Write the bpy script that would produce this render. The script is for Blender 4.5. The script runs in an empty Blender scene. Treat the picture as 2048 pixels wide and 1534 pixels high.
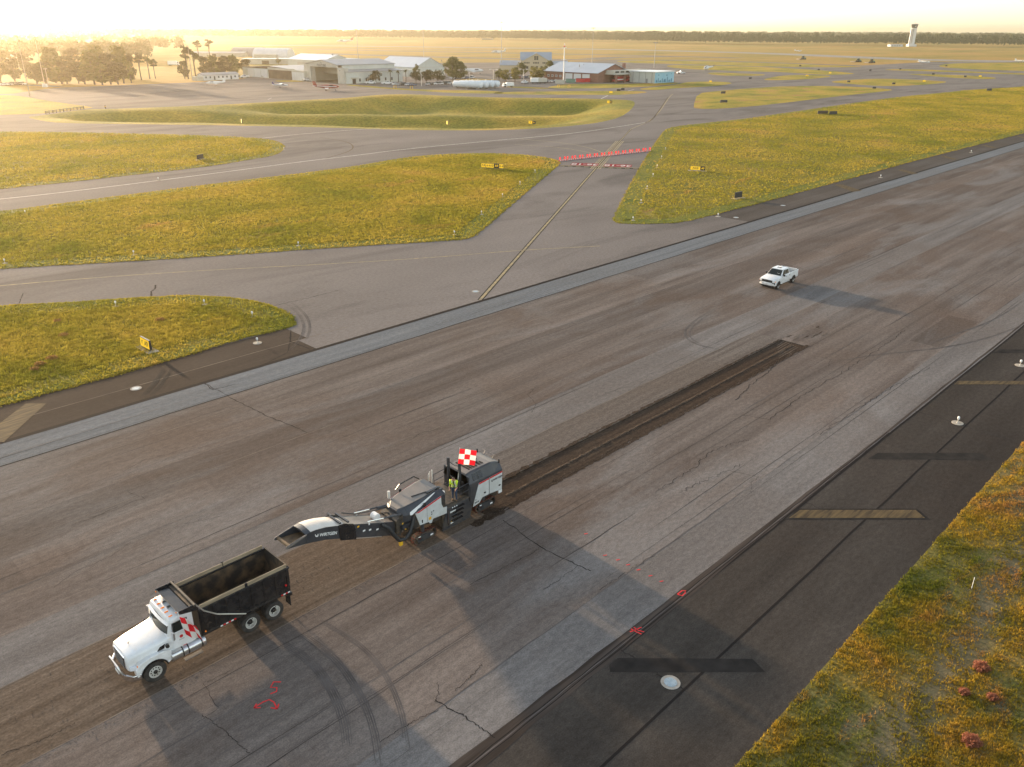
import bpy, bmesh, math, random
import numpy as np
from mathutils import Vector, Matrix

rnd = random.Random(7)
nrs = np.random.RandomState(11)
scene = bpy.context.scene
COL = scene.collection

# ------------------------------------------------------------------ camera
# World: +X along the runway (away), +Y across it (towards the hangars), Z up. Camera drone 28 m above the runway edge.
CAM_H = 28.0
FPX = 1640.0                      # focal length in pixels of a 2048 px wide frame
PITCH = math.atan((767 - 60) / FPX)
ROLL = math.radians(0.30)


def _camera_axes():
    cp, sp = math.cos(PITCH), math.sin(PITCH)
    F = Vector((0, cp, -sp)); R = Vector((1, 0, 0)); U = Vector((0, sp, cp))
    cr, sr = math.cos(ROLL), math.sin(ROLL)
    R2 = R * cr + U * sr; U2 = U * cr - R * sr
    vx = 2770.0; vy = 60 + (vx - 1024) * math.tan(ROLL)
    d = F * FPX + R2 * (vx - 1024) - U2 * (vy - 767)
    M = Matrix.Rotation(math.atan2(d.x, d.y) - math.pi / 2, 3, 'Z')
    return M @ F, M @ R2, M @ U2


CF, CR, CU = _camera_axes()


def G(px, py, z=0.0):
    """ground point seen at a survey pixel of the photograph"""
    d = CF * FPX + CR * (px - 1024) - CU * (py - 767)
    t = (z - CAM_H) / d.z
    return Vector((d.x * t, d.y * t, z))


cam_data = bpy.data.cameras.new('camera'); cam = bpy.data.objects.new('camera', cam_data); COL.objects.link(cam)
cam_data.sensor_fit = 'HORIZONTAL'; cam_data.sensor_width = 36.0; cam_data.lens = FPX / 2048 * 36
cam_data.clip_start = 0.5; cam_data.clip_end = 40000
mw = Matrix((CR, CU, -CF)).transposed().to_4x4(); mw.translation = Vector((0, 0, CAM_H))
cam.matrix_world = mw
scene.camera = cam

# ------------------------------------------------------------------ sky, sun, exposure
SUN_EL = math.radians(7.8)
SUN_AZ = math.radians(86.5)                 # counter-clockwise from +X
world = bpy.data.worlds.new('World'); scene.world = world; world.use_nodes = True
wn = world.node_tree.nodes; wl = world.node_tree.links
sky = wn.new('ShaderNodeTexSky'); sky.sky_type = 'NISHITA'; sky.sun_disc = False
sky.sun_elevation = SUN_EL
sky.sun_rotation = math.pi / 2 - SUN_AZ     # measured clockwise from +Y
sky.air_density = 1.0; sky.dust_density = 1.0; sky.ozone_density = 1.0; sky.altitude = 20
hsv = wn.new('ShaderNodeHueSaturation'); hsv.inputs['Saturation'].default_value = 0.55; wl.new(sky.outputs[0], hsv.inputs['Color'])
bg = wn['Background']; wl.new(hsv.outputs[0], bg.inputs['Color']); bg.inputs['Strength'].default_value = 0.15
sun_data = bpy.data.lights.new('sun', 'SUN'); sun = bpy.data.objects.new('sun', sun_data); COL.objects.link(sun)
sun_data.energy = 3.1; sun_data.angle = math.radians(1.5); sun_data.color = (1.0, 0.74, 0.48)
sdir = Vector((math.cos(SUN_EL) * math.cos(SUN_AZ), math.cos(SUN_EL) * math.sin(SUN_AZ), math.sin(SUN_EL)))
sun.rotation_euler = sdir.to_track_quat('Z', 'Y').to_euler()
vs = scene.view_settings
vs.view_transform = 'Standard'; vs.look = 'None'; vs.exposure = 1.75; vs.gamma = 1.0; vs.use_curve_mapping = False
scene.cycles.max_bounces = 6; scene.cycles.diffuse_bounces = 2; scene.cycles.glossy_bounces = 2
scene.cycles.transmission_bounces = 3; scene.cycles.transparent_max_bounces = 6; scene.cycles.volume_bounces = 0
scene.cycles.use_denoising = True

# ------------------------------------------------------------------ materials
MATS = {}


def nt(m):
    return m.node_tree.nodes, m.node_tree.links


def material(name, rgb, rough=0.6, metal=0.0, rgb2=None, scale=4.0, detail=4.0, bump=0.0, bscale=None, stretch=(1, 1, 1), lo=0.35, hi=0.65,
             emit=None, estr=0.0, coat=0.0, spec=None, transl=0.0, alpha=1.0):
    if name in MATS:
        return MATS[name]
    m = bpy.data.materials.new(name); m.use_nodes = True
    n, l = nt(m); b = n['Principled BSDF']
    b.inputs['Base Color'].default_value = (*rgb, 1); b.inputs['Roughness'].default_value = rough
    b.inputs['Metallic'].default_value = metal
    if coat: b.inputs['Coat Weight'].default_value = coat
    if spec is not None: b.inputs['Specular IOR Level'].default_value = spec
    if emit: b.inputs['Emission Color'].default_value = (*emit, 1); b.inputs['Emission Strength'].default_value = estr
    if alpha < 1: b.inputs['Alpha'].default_value = alpha
    if rgb2 or bump:
        tc = n.new('ShaderNodeTexCoord'); mp = n.new('ShaderNodeMapping'); l.new(tc.outputs['Object'], mp.inputs['Vector'])
        mp.inputs['Scale'].default_value = stretch
    if rgb2:
        no = n.new('ShaderNodeTexNoise'); no.inputs['Scale'].default_value = scale; no.inputs['Detail'].default_value = detail
        l.new(mp.outputs[0], no.inputs['Vector'])
        cr = n.new('ShaderNodeValToRGB'); cr.color_ramp.elements[0].position = lo; cr.color_ramp.elements[1].position = hi
        cr.color_ramp.elements[0].color = (*rgb, 1); cr.color_ramp.elements[1].color = (*rgb2, 1)
        l.new(no.outputs['Fac'], cr.inputs[0]); l.new(cr.outputs[0], b.inputs['Base Color'])
    if bump:
        nb = n.new('ShaderNodeTexNoise'); nb.inputs['Scale'].default_value = bscale or scale * 5; nb.inputs['Detail'].default_value = 3
        l.new(mp.outputs[0], nb.inputs['Vector'])
        bp = n.new('ShaderNodeBump'); bp.inputs['Strength'].default_value = bump; l.new(nb.outputs['Fac'], bp.inputs['Height'])
        l.new(bp.outputs[0], b.inputs['Normal'])
    if transl:
        t = n.new('ShaderNodeBsdfTranslucent'); mx = n.new('ShaderNodeMixShader'); mx.inputs[0].default_value = transl
        src = b.inputs['Base Color'].links[0].from_socket if b.inputs['Base Color'].links else None
        if src: l.new(src, t.inputs[0])
        else: t.inputs[0].default_value = (*rgb, 1)
        out = n['Material Output']; l.new(b.outputs[0], mx.inputs[1]); l.new(t.outputs[0], mx.inputs[2]); l.new(mx.outputs[0], out.inputs['Surface'])
    MATS[name] = m
    return m


def grime(m, z0, z1, rgb, k=0.8, scale=3.0):
    """road dust on a vehicle: thickest low down, broken up by noise (object space, height above ground)"""
    n, l = nt(m); b = n['Principled BSDF']; sock = b.inputs['Base Color']
    tc = n.new('ShaderNodeTexCoord'); sx = n.new('ShaderNodeSeparateXYZ'); l.new(tc.outputs['Object'], sx.inputs[0])
    mr = n.new('ShaderNodeMapRange'); l.new(sx.outputs['Z'], mr.inputs[0]); mr.inputs[1].default_value = z0; mr.inputs[2].default_value = z1; mr.inputs[3].default_value = 1; mr.inputs[4].default_value = 0.12
    no = n.new('ShaderNodeTexNoise'); no.inputs['Scale'].default_value = scale; no.inputs['Detail'].default_value = 6; no.inputs['Roughness'].default_value = .7; l.new(tc.outputs['Object'], no.inputs['Vector'])
    r = n.new('ShaderNodeMapRange'); l.new(no.outputs['Fac'], r.inputs[0]); r.inputs[1].default_value = .35; r.inputs[2].default_value = .75; r.inputs[4].default_value = k
    mu = n.new('ShaderNodeMath'); mu.operation = 'MULTIPLY'; l.new(mr.outputs[0], mu.inputs[0]); l.new(r.outputs[0], mu.inputs[1])
    x = n.new('ShaderNodeMix'); x.data_type = 'RGBA'; l.new(mu.outputs[0], x.inputs[0])
    if sock.links: l.new(sock.links[0].from_socket, x.inputs[6])
    else: x.inputs[6].default_value = sock.default_value
    x.inputs[7].default_value = (*rgb, 1); l.new(x.outputs[2], sock)


class Graph:
    """small helper to wire longer shader graphs"""
    def __init__(s, name, rough=0.8):
        s.m = bpy.data.materials.new(name); s.m.use_nodes = True; s.n, s.l = nt(s.m); s.b = s.n['Principled BSDF']
        s.b.inputs['Roughness'].default_value = rough; s.tc = s.n.new('ShaderNodeTexCoord'); s.geo = s.n.new('ShaderNodeNewGeometry')
        MATS[name] = s.m
    def pos(s, sc=(1, 1, 1)):
        mp = s.n.new('ShaderNodeMapping'); mp.inputs['Scale'].default_value = sc; s.l.new(s.geo.outputs['Position'], mp.inputs['Vector']); return mp.outputs[0]
    def noise(s, sc=(1, 1, 1), scale=1.0, detail=4.0, rough=0.55, dist=0.0):
        no = s.n.new('ShaderNodeTexNoise'); no.inputs['Scale'].default_value = scale; no.inputs['Detail'].default_value = detail
        no.inputs['Roughness'].default_value = rough; no.inputs['Distortion'].default_value = dist
        s.l.new(s.pos(sc), no.inputs['Vector']); return no.outputs['Fac']
    def ramp(s, fac, stops):
        r = s.n.new('ShaderNodeValToRGB'); e = r.color_ramp.elements
        while len(e) < len(stops): e.new(0.5)
        for k, (p, c) in enumerate(stops):
            e[k].position = p; e[k].color = (*c, 1) if len(c) == 3 else c
        s.l.new(fac, r.inputs[0]); return r.outputs[0]
    def mix(s, fac, a, b, mode='MIX'):
        x = s.n.new('ShaderNodeMix'); x.data_type = 'RGBA'; x.blend_type = mode
        if isinstance(fac, (int, float)): x.inputs[0].default_value = fac
        else: s.l.new(fac, x.inputs[0])
        for sock, v in ((x.inputs[6], a), (x.inputs[7], b)):
            if isinstance(v, tuple): sock.default_value = (*v, 1)
            else: s.l.new(v, sock)
        return x.outputs[2]
    def math(s, op, a, b=0.0):
        x = s.n.new('ShaderNodeMath'); x.operation = op
        for k, v in enumerate((a, b)):
            if isinstance(v, (int, float)): x.inputs[k].default_value = v
            else: s.l.new(v, x.inputs[k])
        return x.outputs[0]
    def color(s, sock): s.l.new(sock, s.b.inputs['Base Color'])
    def bump(s, h, strength=0.3, dist=0.05):
        bp = s.n.new('ShaderNodeBump'); bp.inputs['Strength'].default_value = strength; bp.inputs['Distance'].default_value = dist
        s.l.new(h, bp.inputs['Height']); s.l.new(bp.outputs[0], s.b.inputs['Normal'])
    def translucent(s, k):
        t = s.n.new('ShaderNodeBsdfTranslucent'); mx = s.n.new('ShaderNodeMixShader'); mx.inputs[0].default_value = k
        src = s.b.inputs['Base Color'].links[0].from_socket; s.l.new(src, t.inputs[0])
        s.l.new(s.b.outputs[0], mx.inputs[1]); s.l.new(t.outputs[0], mx.inputs[2]); s.l.new(mx.outputs[0], s.n['Material Output'].inputs['Surface'])


# ------------------------------------------------------------------ mesh builder
class MB:
    def __init__(s): s.v = []; s.f = []; s.mi = []
    def add(s, vs, fs, mi=0):
        k = len(s.v); s.v += [tuple(p) for p in vs]; s.f += [tuple(i + k for i in f) for f in fs]; s.mi += [mi] * len(fs); return s
    def box(s, x0, x1, y0, y1, z0, z1, mi=0):
        if x1 < x0: x0, x1 = x1, x0
        if y1 < y0: y0, y1 = y1, y0
        if z1 < z0: z0, z1 = z1, z0
        return s.add([(x0, y0, z0), (x1, y0, z0), (x1, y1, z0), (x0, y1, z0), (x0, y0, z1), (x1, y0, z1), (x1, y1, z1), (x0, y1, z1)],
                     [(3, 2, 1, 0), (4, 5, 6, 7), (0, 1, 5, 4), (1, 2, 6, 5), (2, 3, 7, 6), (3, 0, 4, 7)], mi)
    def prism_y(s, prof, y0, y1, mi=0):
        """profile in x,z extruded along y"""
        n = len(prof)
        vs = [(x, y0, z) for x, z in prof] + [(x, y1, z) for x, z in prof]
        return s.add(vs, [tuple(range(n))[::-1], tuple(range(n, 2 * n))] + [(i, (i + 1) % n, n + (i + 1) % n, n + i) for i in range(n)], mi)
    def prism_x(s, prof, x0, x1, mi=0):
        n = len(prof)
        vs = [(x0, y, z) for y, z in prof] + [(x1, y, z) for y, z in prof]
        return s.add(vs, [tuple(range(n))[::-1], tuple(range(n, 2 * n))] + [(i, (i + 1) % n, n + (i + 1) % n, n + i) for i in range(n)], mi)
    def prism_z(s, prof, z0, z1, mi=0):
        n = len(prof)
        vs = [(x, y, z0) for x, y in prof] + [(x, y, z1) for x, y in prof]
        return s.add(vs, [tuple(range(n))[::-1], tuple(range(n, 2 * n))] + [(i, (i + 1) % n, n + (i + 1) % n, n + i) for i in range(n)], mi)
    def loft(s, rings, cap=True, mi=0):
        n = len(rings[0]); vs = [p for r in rings for p in r]; fs = []
        for k in range(len(rings) - 1):
            for i in range(n):
                fs.append((k * n + i, k * n + (i + 1) % n, (k + 1) * n + (i + 1) % n, (k + 1) * n + i))
        if cap: fs += [tuple(range(n))[::-1], tuple(range((len(rings) - 1) * n, len(rings) * n))]
        return s.add(vs, fs, mi)
    def cyl(s, p0, p1, r0, r1=None, n=12, mi=0):
        r1 = r0 if r1 is None else r1
        p0 = Vector(p0); p1 = Vector(p1); d = (p1 - p0).normalized()
        a = d.orthogonal().normalized(); b = d.cross(a)
        rings = [[p + (a * math.cos(2 * math.pi * i / n) + b * math.sin(2 * math.pi * i / n)) * r for i in range(n)] for p, r in ((p0, r0), (p1, r1))]
        return s.loft(rings, True, mi)
    def tube(s, pts, r, n=8, mi=0):
        pts = [Vector(p) for p in pts]; rings = []; a = None
        for k, p in enumerate(pts):
            d = (pts[min(k + 1, len(pts) - 1)] - pts[max(k - 1, 0)]).normalized()
            if a is None: a = d.orthogonal().normalized()
            a = (a - d * a.dot(d)).normalized(); b = d.cross(a)
            rr = r[k] if isinstance(r, (list, tuple)) else r
            rings.append([p + (a * math.cos(2 * math.pi * i / n) + b * math.sin(2 * math.pi * i / n)) * rr for i in range(n)])
        return s.loft(rings, True, mi)
    def lathe_y(s, prof, n=24, c=(0, 0, 0), mi=0, cap=True):
        """profile (radius, y) turned about the y axis"""
        rings = [[(c[0] + r * math.cos(2 * math.pi * i / n), c[1] + y, c[2] + r * math.sin(2 * math.pi * i / n)) for i in range(n)] for r, y in prof]
        return s.loft(rings, cap, mi)
    def lathe_z(s, prof, n=16, c=(0, 0, 0), mi=0):
        rings = [[(c[0] + r * math.cos(2 * math.pi * i / n), c[1] + r * math.sin(2 * math.pi * i / n), c[2] + z) for i in range(n)] for r, z in prof]
        return s.loft(rings, True, mi)
    def quad(s, a, b, c, d, mi=0): return s.add([a, b, c, d], [(0, 1, 2, 3)], mi)
    def mesh(s, name, mats, smooth=False):
        me = bpy.data.meshes.new(name); me.from_pydata(s.v, [], s.f)
        for m in (mats if isinstance(mats, (list, tuple)) else [mats]): me.materials.append(m)
        if any(s.mi): me.polygons.foreach_set('material_index', s.mi)
        bm = bmesh.new(); bm.from_mesh(me); bmesh.ops.recalc_face_normals(bm, faces=bm.faces); bm.to_mesh(me); bm.free()
        if smooth:
            me.polygons.foreach_set('use_smooth', [True] * len(me.polygons))
            try: me.set_sharp_from_angle(angle=math.radians(40))
            except Exception: pass
        return me
    def build(s, name, mats, parent=None, bevel=0.0, smooth=False, seg=2):
        o = bpy.data.objects.new(name, s.mesh(name, mats, smooth)); COL.objects.link(o); o.parent = parent
        if bevel:
            md = o.modifiers.new('bevel', 'BEVEL'); md.width = bevel; md.segments = seg; md.limit_method = 'ANGLE'; md.angle_limit = math.radians(35)
        return o


def tag(o, label=None, cat=None, group=None, kind=None):
    if label: o['label'] = label
    if cat: o['category'] = cat
    if group: o['group'] = group
    if kind: o['kind'] = kind
    return o


def thing(name, label, cat, loc=(0, 0, 0), rz=0.0, group=None):
    o = bpy.data.objects.new(name, None); COL.objects.link(o); o.empty_display_size = 0.3
    o.location = loc; o.rotation_euler = (0, 0, rz)
    return tag(o, label, cat, group)


def copy_tree(o, parent=None):
    c = o.copy(); COL.objects.link(c); c.parent = parent
    for ch in list(o.children): copy_tree(ch, c)
    return c


def place(o, loc, rz=0.0, label=None, group=None, scale=None):
    o.location = loc; o.rotation_euler = (0, 0, rz)
    if scale: o.scale = (scale,) * 3 if isinstance(scale, (int, float)) else scale
    return tag(o, label, None, group)


def dup(o, loc, rz=0.0, label=None, group=None, scale=None):
    return place(copy_tree(o), loc, rz, label, group, scale)


def textmesh(name, body, size, mat, parent, origin, xdir, updir, depth=0.004, align='CENTER', bold=0.0, squeeze=1.0):
    cu = bpy.data.curves.new('t', 'FONT'); cu.body = body; cu.size = size; cu.extrude = depth; cu.align_x = align; cu.align_y = 'CENTER'; cu.offset = bold
    t = bpy.data.objects.new('t', cu); COL.objects.link(t)
    bpy.context.view_layer.update()
    me = bpy.data.meshes.new_from_object(t.evaluated_get(bpy.context.evaluated_depsgraph_get()))
    bpy.data.objects.remove(t); bpy.data.curves.remove(cu)
    x = Vector(xdir).normalized(); u = Vector(updir).normalized(); n = x.cross(u)
    M = Matrix((x * squeeze, u, n)).transposed().to_4x4(); M.translation = Vector(origin)
    me.transform(M); me.materials.clear(); me.materials.append(mat)
    o = bpy.data.objects.new(name, me); COL.objects.link(o); o.parent = parent
    return o


def chaikin(pts, it=2, closed=True):
    pts = [Vector(p) for p in pts]
    for _ in range(it):
        q = []
        n = len(pts)
        rng = range(n) if closed else range(n - 1)
        if not closed: q.append(pts[0])
        for i in rng:
            a, b = pts[i], pts[(i + 1) % n]
            q += [a * 0.75 + b * 0.25, a * 0.25 + b * 0.75]
        if not closed: q.append(pts[-1])
        pts = q
    return pts


def sheet(name, outer, mat, z=0.0, holes=(), parent=None, kind=None):
    """flat polygon with holes"""
    bm = bmesh.new()
    for loop in [outer, *holes]:
        vs = [bm.verts.new((p[0], p[1], z)) for p in loop]
        for i in range(len(vs)): bm.edges.new((vs[i], vs[(i + 1) % len(vs)]))
    bmesh.ops.triangle_fill(bm, use_beauty=True, use_dissolve=False, edges=bm.edges[:], normal=(0, 0, 1))
    for f in bm.faces:
        if f.normal.z < 0: f.normal_flip()
    me = bpy.data.meshes.new(name); bm.to_mesh(me); bm.free(); me.materials.append(mat)
    o = bpy.data.objects.new(name, me); COL.objects.link(o); o.parent = parent
    if kind: o['kind'] = kind
    return o


def ribbon(name, pts, w, mat, z, parent=None, taper=False):
    pts = [Vector((p[0], p[1], 0)) for p in pts]; vs = []; fs = []
    for k, p in enumerate(pts):
        d = pts[min(k + 1, len(pts) - 1)] - pts[max(k - 1, 0)]; d.normalize(); nrm = Vector((-d.y, d.x, 0))
        ww = w[k] if isinstance(w, (list, tuple)) else w
        if taper: ww *= min(1.0, 0.25 + 1.5 * min(k, len(pts) - 1 - k) / max(1, len(pts) - 1))
        a = p + nrm * ww / 2; b = p - nrm * ww / 2
        vs += [(a.x, a.y, z), (b.x, b.y, z)]
    for k in range(len(pts) - 1): fs.append((2 * k, 2 * k + 1, 2 * k + 3, 2 * k + 2))
    me = bpy.data.meshes.new(name); me.from_pydata(vs, [], fs); me.materials.append(mat)
    o = bpy.data.objects.new(name, me); COL.objects.link(o); o.parent = parent
    return o
# ================================================================== ground materials
def pavement_material(name, dark, light, tint, streak=(0.03, 0.5, 1), rough=0.85, fine=14.0, rand=0.25, blotch=0.06, bump=0.25, worn=None):
    g = Graph(name, 0.95)
    g.b.inputs['Specular IOR Level'].default_value = 0.04
    s1 = g.noise(streak, 1.0, 5, 0.6)
    base = g.ramp(s1, [(0.3, dark), (0.72, light)])
    s2 = g.noise((1, 1, 1), blotch, 5, 0.6, 0.6)
    base = g.mix(g.ramp(s2, [(0.42, (0, 0, 0)), (0.7, (1, 1, 1))]), base, tint)
    s3 = g.noise((0.35, 1.3, 1), blotch * 1.7, 5, 0.62, 0.8)
    if worn: base = g.mix(g.ramp(s3, [(0.50, (0, 0, 0)), (0.66, (0.8, 0.8, 0.8))]), base, worn)
    sp = g.noise((1, 1, 1), fine, 2, 0.7)
    base = g.mix(0.55, base, g.ramp(sp, [(0.3, (0.30, 0.30, 0.30)), (0.7, (0.72, 0.72, 0.72))]), 'OVERLAY')
    gr = g.noise((0.7, 1.3, 1), 3.2, 3, 0.75)
    base = g.mix(0.42, base, g.ramp(gr, [(0.34, (0.30, 0.30, 0.30)), (0.66, (0.70, 0.70, 0.70))]), 'OVERLAY')
    oi = g.n.new('ShaderNodeObjectInfo')
    k = g.math('ADD', g.math('MULTIPLY', oi.outputs['Random'], rand), 1 - rand / 2)
    vm = g.n.new('ShaderNodeVectorMath'); vm.operation = 'SCALE'; g.l.new(base, vm.inputs[0]); g.l.new(k, vm.inputs['Scale'])
    g.color(vm.outputs[0]); g.bump(sp, bump, 0.02)
    return g.m


M_taxi = pavement_material('taxiway_asphalt', (0.1317, 0.115, 0.1045), (0.2181, 0.194, 0.1787), (0.1749, 0.155, 0.1426), streak=(0.02, 0.05, 1), rand=0.0, blotch=0.035, rough=0.8, worn=(0.100, 0.090, 0.083))
M_run = pavement_material('runway_asphalt', (0.0903, 0.073, 0.0632), (0.1785, 0.15, 0.1321), (0.1155, 0.086, 0.0688), streak=(0.04, 0.6, 1), rand=0.30, worn=(0.172, 0.158, 0.149))
M_pale = pavement_material('pale_runway_asphalt', (0.115, 0.104, 0.098), (0.195, 0.180, 0.170), (0.135, 0.116, 0.104), streak=(0.04, 0.7, 1), rand=0.08)
M_blue = pavement_material('milled_edge_asphalt', (0.112, 0.120, 0.128), (0.172, 0.182, 0.192), (0.135, 0.138, 0.140), streak=(0.05, 1.2, 1), rand=0.05)
M_milled = pavement_material('milled_asphalt', (0.0861, 0.068, 0.0539), (0.1733, 0.142, 0.1172), (0.1176, 0.09, 0.0688), streak=(0.05, 3.0, 1), rand=0.1, fine=6.0, bump=0.7)
M_fresh = pavement_material('freshly_milled_asphalt', (0.030, 0.021, 0.016), (0.078, 0.056, 0.041), (0.048, 0.031, 0.021), streak=(0.05, 5.0, 1), rand=0.0, fine=6.0, bump=0.8)
M_wind = pavement_material('loose_dark_millings', (0.050, 0.037, 0.028), (0.105, 0.080, 0.060), (0.070, 0.050, 0.036), streak=(2, 4, 1), rand=0.0, fine=6.0, bump=0.8)
M_swept = pavement_material('dusty_runway_asphalt', (0.0735, 0.054, 0.04), (0.1733, 0.135, 0.1042), (0.1103, 0.075, 0.0493), streak=(0.05, 2.5, 1), rand=0.1, fine=8.0, bump=0.4)
M_strip = pavement_material('older_milled_asphalt', (0.092, 0.076, 0.065), (0.168, 0.145, 0.128), (0.122, 0.098, 0.081), streak=(0.05, 2.5, 1), rand=0.0, fine=8.0, bump=0.5)
M_rsh = pavement_material('dark_shoulder_asphalt', (0.035, 0.030, 0.026), (0.072, 0.063, 0.055), (0.050, 0.040, 0.033), streak=(0.04, 0.3, 1), rand=0.18, rough=0.7)
M_lsh = pavement_material('brown_shoulder_asphalt', (0.040, 0.030, 0.024), (0.070, 0.054, 0.043), (0.050, 0.036, 0.027), streak=(0.03, 0.4, 1), rand=0.12)
M_lsh2 = pavement_material('far_shoulder_asphalt', (0.064, 0.055, 0.048), (0.105, 0.092, 0.082), (0.075, 0.062, 0.052), streak=(0.03, 0.4, 1), rand=0.12)
M_crack = material('crack_dark', (0.022, 0.019, 0.018), 0.9, spec=0.03)  # plain dark tone shared by cracks, edge joints and thin streaks
M_seamd = material('dark_seam', (0.040, 0.034, 0.031), 0.9, rgb2=(0.075, 0.062, 0.055), scale=0.8, spec=0.03)
M_seaml = material('pale_seam', (0.22, 0.18, 0.14), 0.9, rgb2=(0.14, 0.11, 0.09), scale=0.6, spec=0.03)
M_rubber = material('tyre_mark_rubber', (0.085, 0.074, 0.069), 0.8, rgb2=(0.135, 0.118, 0.109), scale=0.9, spec=0.03)
M_rubd = material('dark_tyre_mark_rubber', (0.018, 0.016, 0.015), 0.7, rgb2=(0.032, 0.028, 0.026), scale=0.9, spec=0.03)
M_yel = material('yellow_line_paint', (0.38, 0.30, 0.16), 0.7, rgb2=(0.22, 0.19, 0.14), scale=1.2, spec=0.03)
M_yel2 = material('faded_yellow_paint', (0.135, 0.098, 0.052), 0.8, rgb2=(0.065, 0.050, 0.034), scale=1.6, stretch=(0.4, 3, 1), spec=0.03)
M_ghost = material('blacked_out_marking', (0.022, 0.020, 0.019), 0.9, rgb2=(0.038, 0.034, 0.031), scale=1.0, spec=0.03)
M_ghost2 = material('faint_blacked_out_marking', (0.026, 0.024, 0.022), 0.9, rgb2=(0.042, 0.037, 0.033), scale=1.0, spec=0.03)
M_white = material('white_line_paint', (0.62, 0.60, 0.56), 0.7, rgb2=(0.45, 0.42, 0.38), scale=1.0, spec=0.03)
M_red = material('red_marking_paint', (0.24, 0.014, 0.022), 0.7, spec=0.03)
M_spray = material('red_spray_paint', (0.78, 0.04, 0.045), 0.8, rgb2=(0.55, 0.06, 0.06), scale=6, spec=0.03)
M_conc = material('pale_concrete', (0.42, 0.38, 0.33), 0.85, rgb2=(0.30, 0.27, 0.23), scale=3.0, spec=0.03)


def grass_material(name, stops, patch, sc=0.07, fine=3.0, tl=0.0, bump=0.6, patch_lo=0.56, patch_hi=0.68):
    g = Graph(name, 0.95)
    g.b.inputs['Specular IOR Level'].default_value = 0.1
    a = g.noise((1, 1, 1), sc, 6, 0.62, 0.4)
    c = g.ramp(a, stops)
    p = g.noise((0.6, 1.4, 1), sc * 1.6, 5, 0.6, 0.5)
    c = g.mix(g.ramp(p, [(patch_lo, (0, 0, 0)), (patch_hi, (1, 1, 1))]), c, patch)
    f = g.noise((1, 1, 1), fine, 3, 0.7)
    c = g.mix(0.75, c, g.ramp(f, [(0.3, (0.18, 0.18, 0.18)), (0.7, (0.80, 0.80, 0.80))]), 'OVERLAY')
    g.color(c); g.bump(f, bump, 0.15)
    if tl: g.translucent(tl)
    return g.m


GSTOPS = [(0.30, (0.095, 0.098, 0.014)), (0.46, (0.155, 0.136, 0.020)), (0.62, (0.22, 0.170, 0.030)), (0.80, (0.25, 0.165, 0.045))]
M_grass = grass_material('airfield_grass', GSTOPS, (0.30, 0.15, 0.05), patch_lo=0.62, patch_hi=0.74)  # base tone darkened to paint deeper shade between the tufts
M_mown = grass_material('mown_edge_grass', [(0.30, (0.085, 0.11, 0.014)), (0.5, (0.135, 0.14, 0.020)), (0.7, (0.20, 0.17, 0.028))], (0.20, 0.13, 0.05), sc=0.15, fine=4.0, patch_lo=0.64, patch_hi=0.76)
M_blade = grass_material('grass_blades', [(0.34, (0.19, 0.195, 0.026)), (0.47, (0.30, 0.255, 0.034)), (0.59, (0.40, 0.305, 0.050)), (0.72, (0.43, 0.28, 0.072))], (0.43, 0.235, 0.085), sc=0.05, fine=1.2, tl=0.5, patch_lo=0.62, patch_hi=0.74, bump=0)
M_rgrass = grass_material('verge_grass', [(0.30, (0.085, 0.090, 0.020)), (0.48, (0.15, 0.125, 0.034)), (0.60, (0.22, 0.145, 0.034)), (0.72, (0.17, 0.135, 0.075))], (0.125, 0.105, 0.060), sc=0.16, fine=5.0)
def banded(g_mat):
    """bare pale soil band that runs along the shoulder"""
    n, l = nt(g_mat); b = n['Principled BSDF']; src = b.inputs['Base Color'].links[0].from_socket
    geo = n.new('ShaderNodeNewGeometry'); sx = n.new('ShaderNodeSeparateXYZ'); l.new(geo.outputs['Position'], sx.inputs[0])
    no = n.new('ShaderNodeTexNoise'); no.inputs['Scale'].default_value = 0.55; no.inputs['Detail'].default_value = 7; no.inputs['Roughness'].default_value = 0.75; l.new(geo.outputs['Position'], no.inputs['Vector'])
    m1 = n.new('ShaderNodeMath'); m1.operation = 'MULTIPLY_ADD'; l.new(no.outputs['Fac'], m1.inputs[0]); m1.inputs[1].default_value = 4.0; l.new(sx.outputs['Y'], m1.inputs[2])
    mr = n.new('ShaderNodeMapRange'); mr.inputs[1].default_value = 4; mr.inputs[2].default_value = 13; l.new(m1.outputs[0], mr.inputs[0])
    r = n.new('ShaderNodeValToRGB'); e = r.color_ramp.elements
    for k, (p, v) in enumerate([(0.34, 0), (0.46, .75), (0.54, .75), (0.66, 0)]):
        if k > 1: e.new(p)
        e[k].position = p; e[k].color = (v, v, v, 1)
    l.new(mr.outputs[0], r.inputs[0])
    x = n.new('ShaderNodeMix'); x.data_type = 'RGBA'; l.new(r.outputs[0], x.inputs[0]); l.new(src, x.inputs[6]); x.inputs[7].default_value = (0.150, 0.122, 0.075, 1); l.new(x.outputs[2], b.inputs['Base Color'])


banded(M_rgrass)
M_rblade = grass_material('verge_blades', [(0.34, (0.11, 0.125, 0.016)), (0.47, (0.23, 0.19, 0.022)), (0.58, (0.40, 0.26, 0.032)), (0.70, (0.46, 0.26, 0.07))], (0.40, 0.20, 0.06), sc=0.16, fine=2.0, tl=0.5, bump=0)
M_dgrass = grass_material('basin_grass', [(0.30, (0.13, 0.135, 0.016)), (0.48, (0.23, 0.19, 0.022)), (0.66, (0.38, 0.25, 0.036))], (0.36, 0.21, 0.06), sc=0.03, fine=1.0, patch_lo=0.6, patch_hi=0.75)


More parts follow.
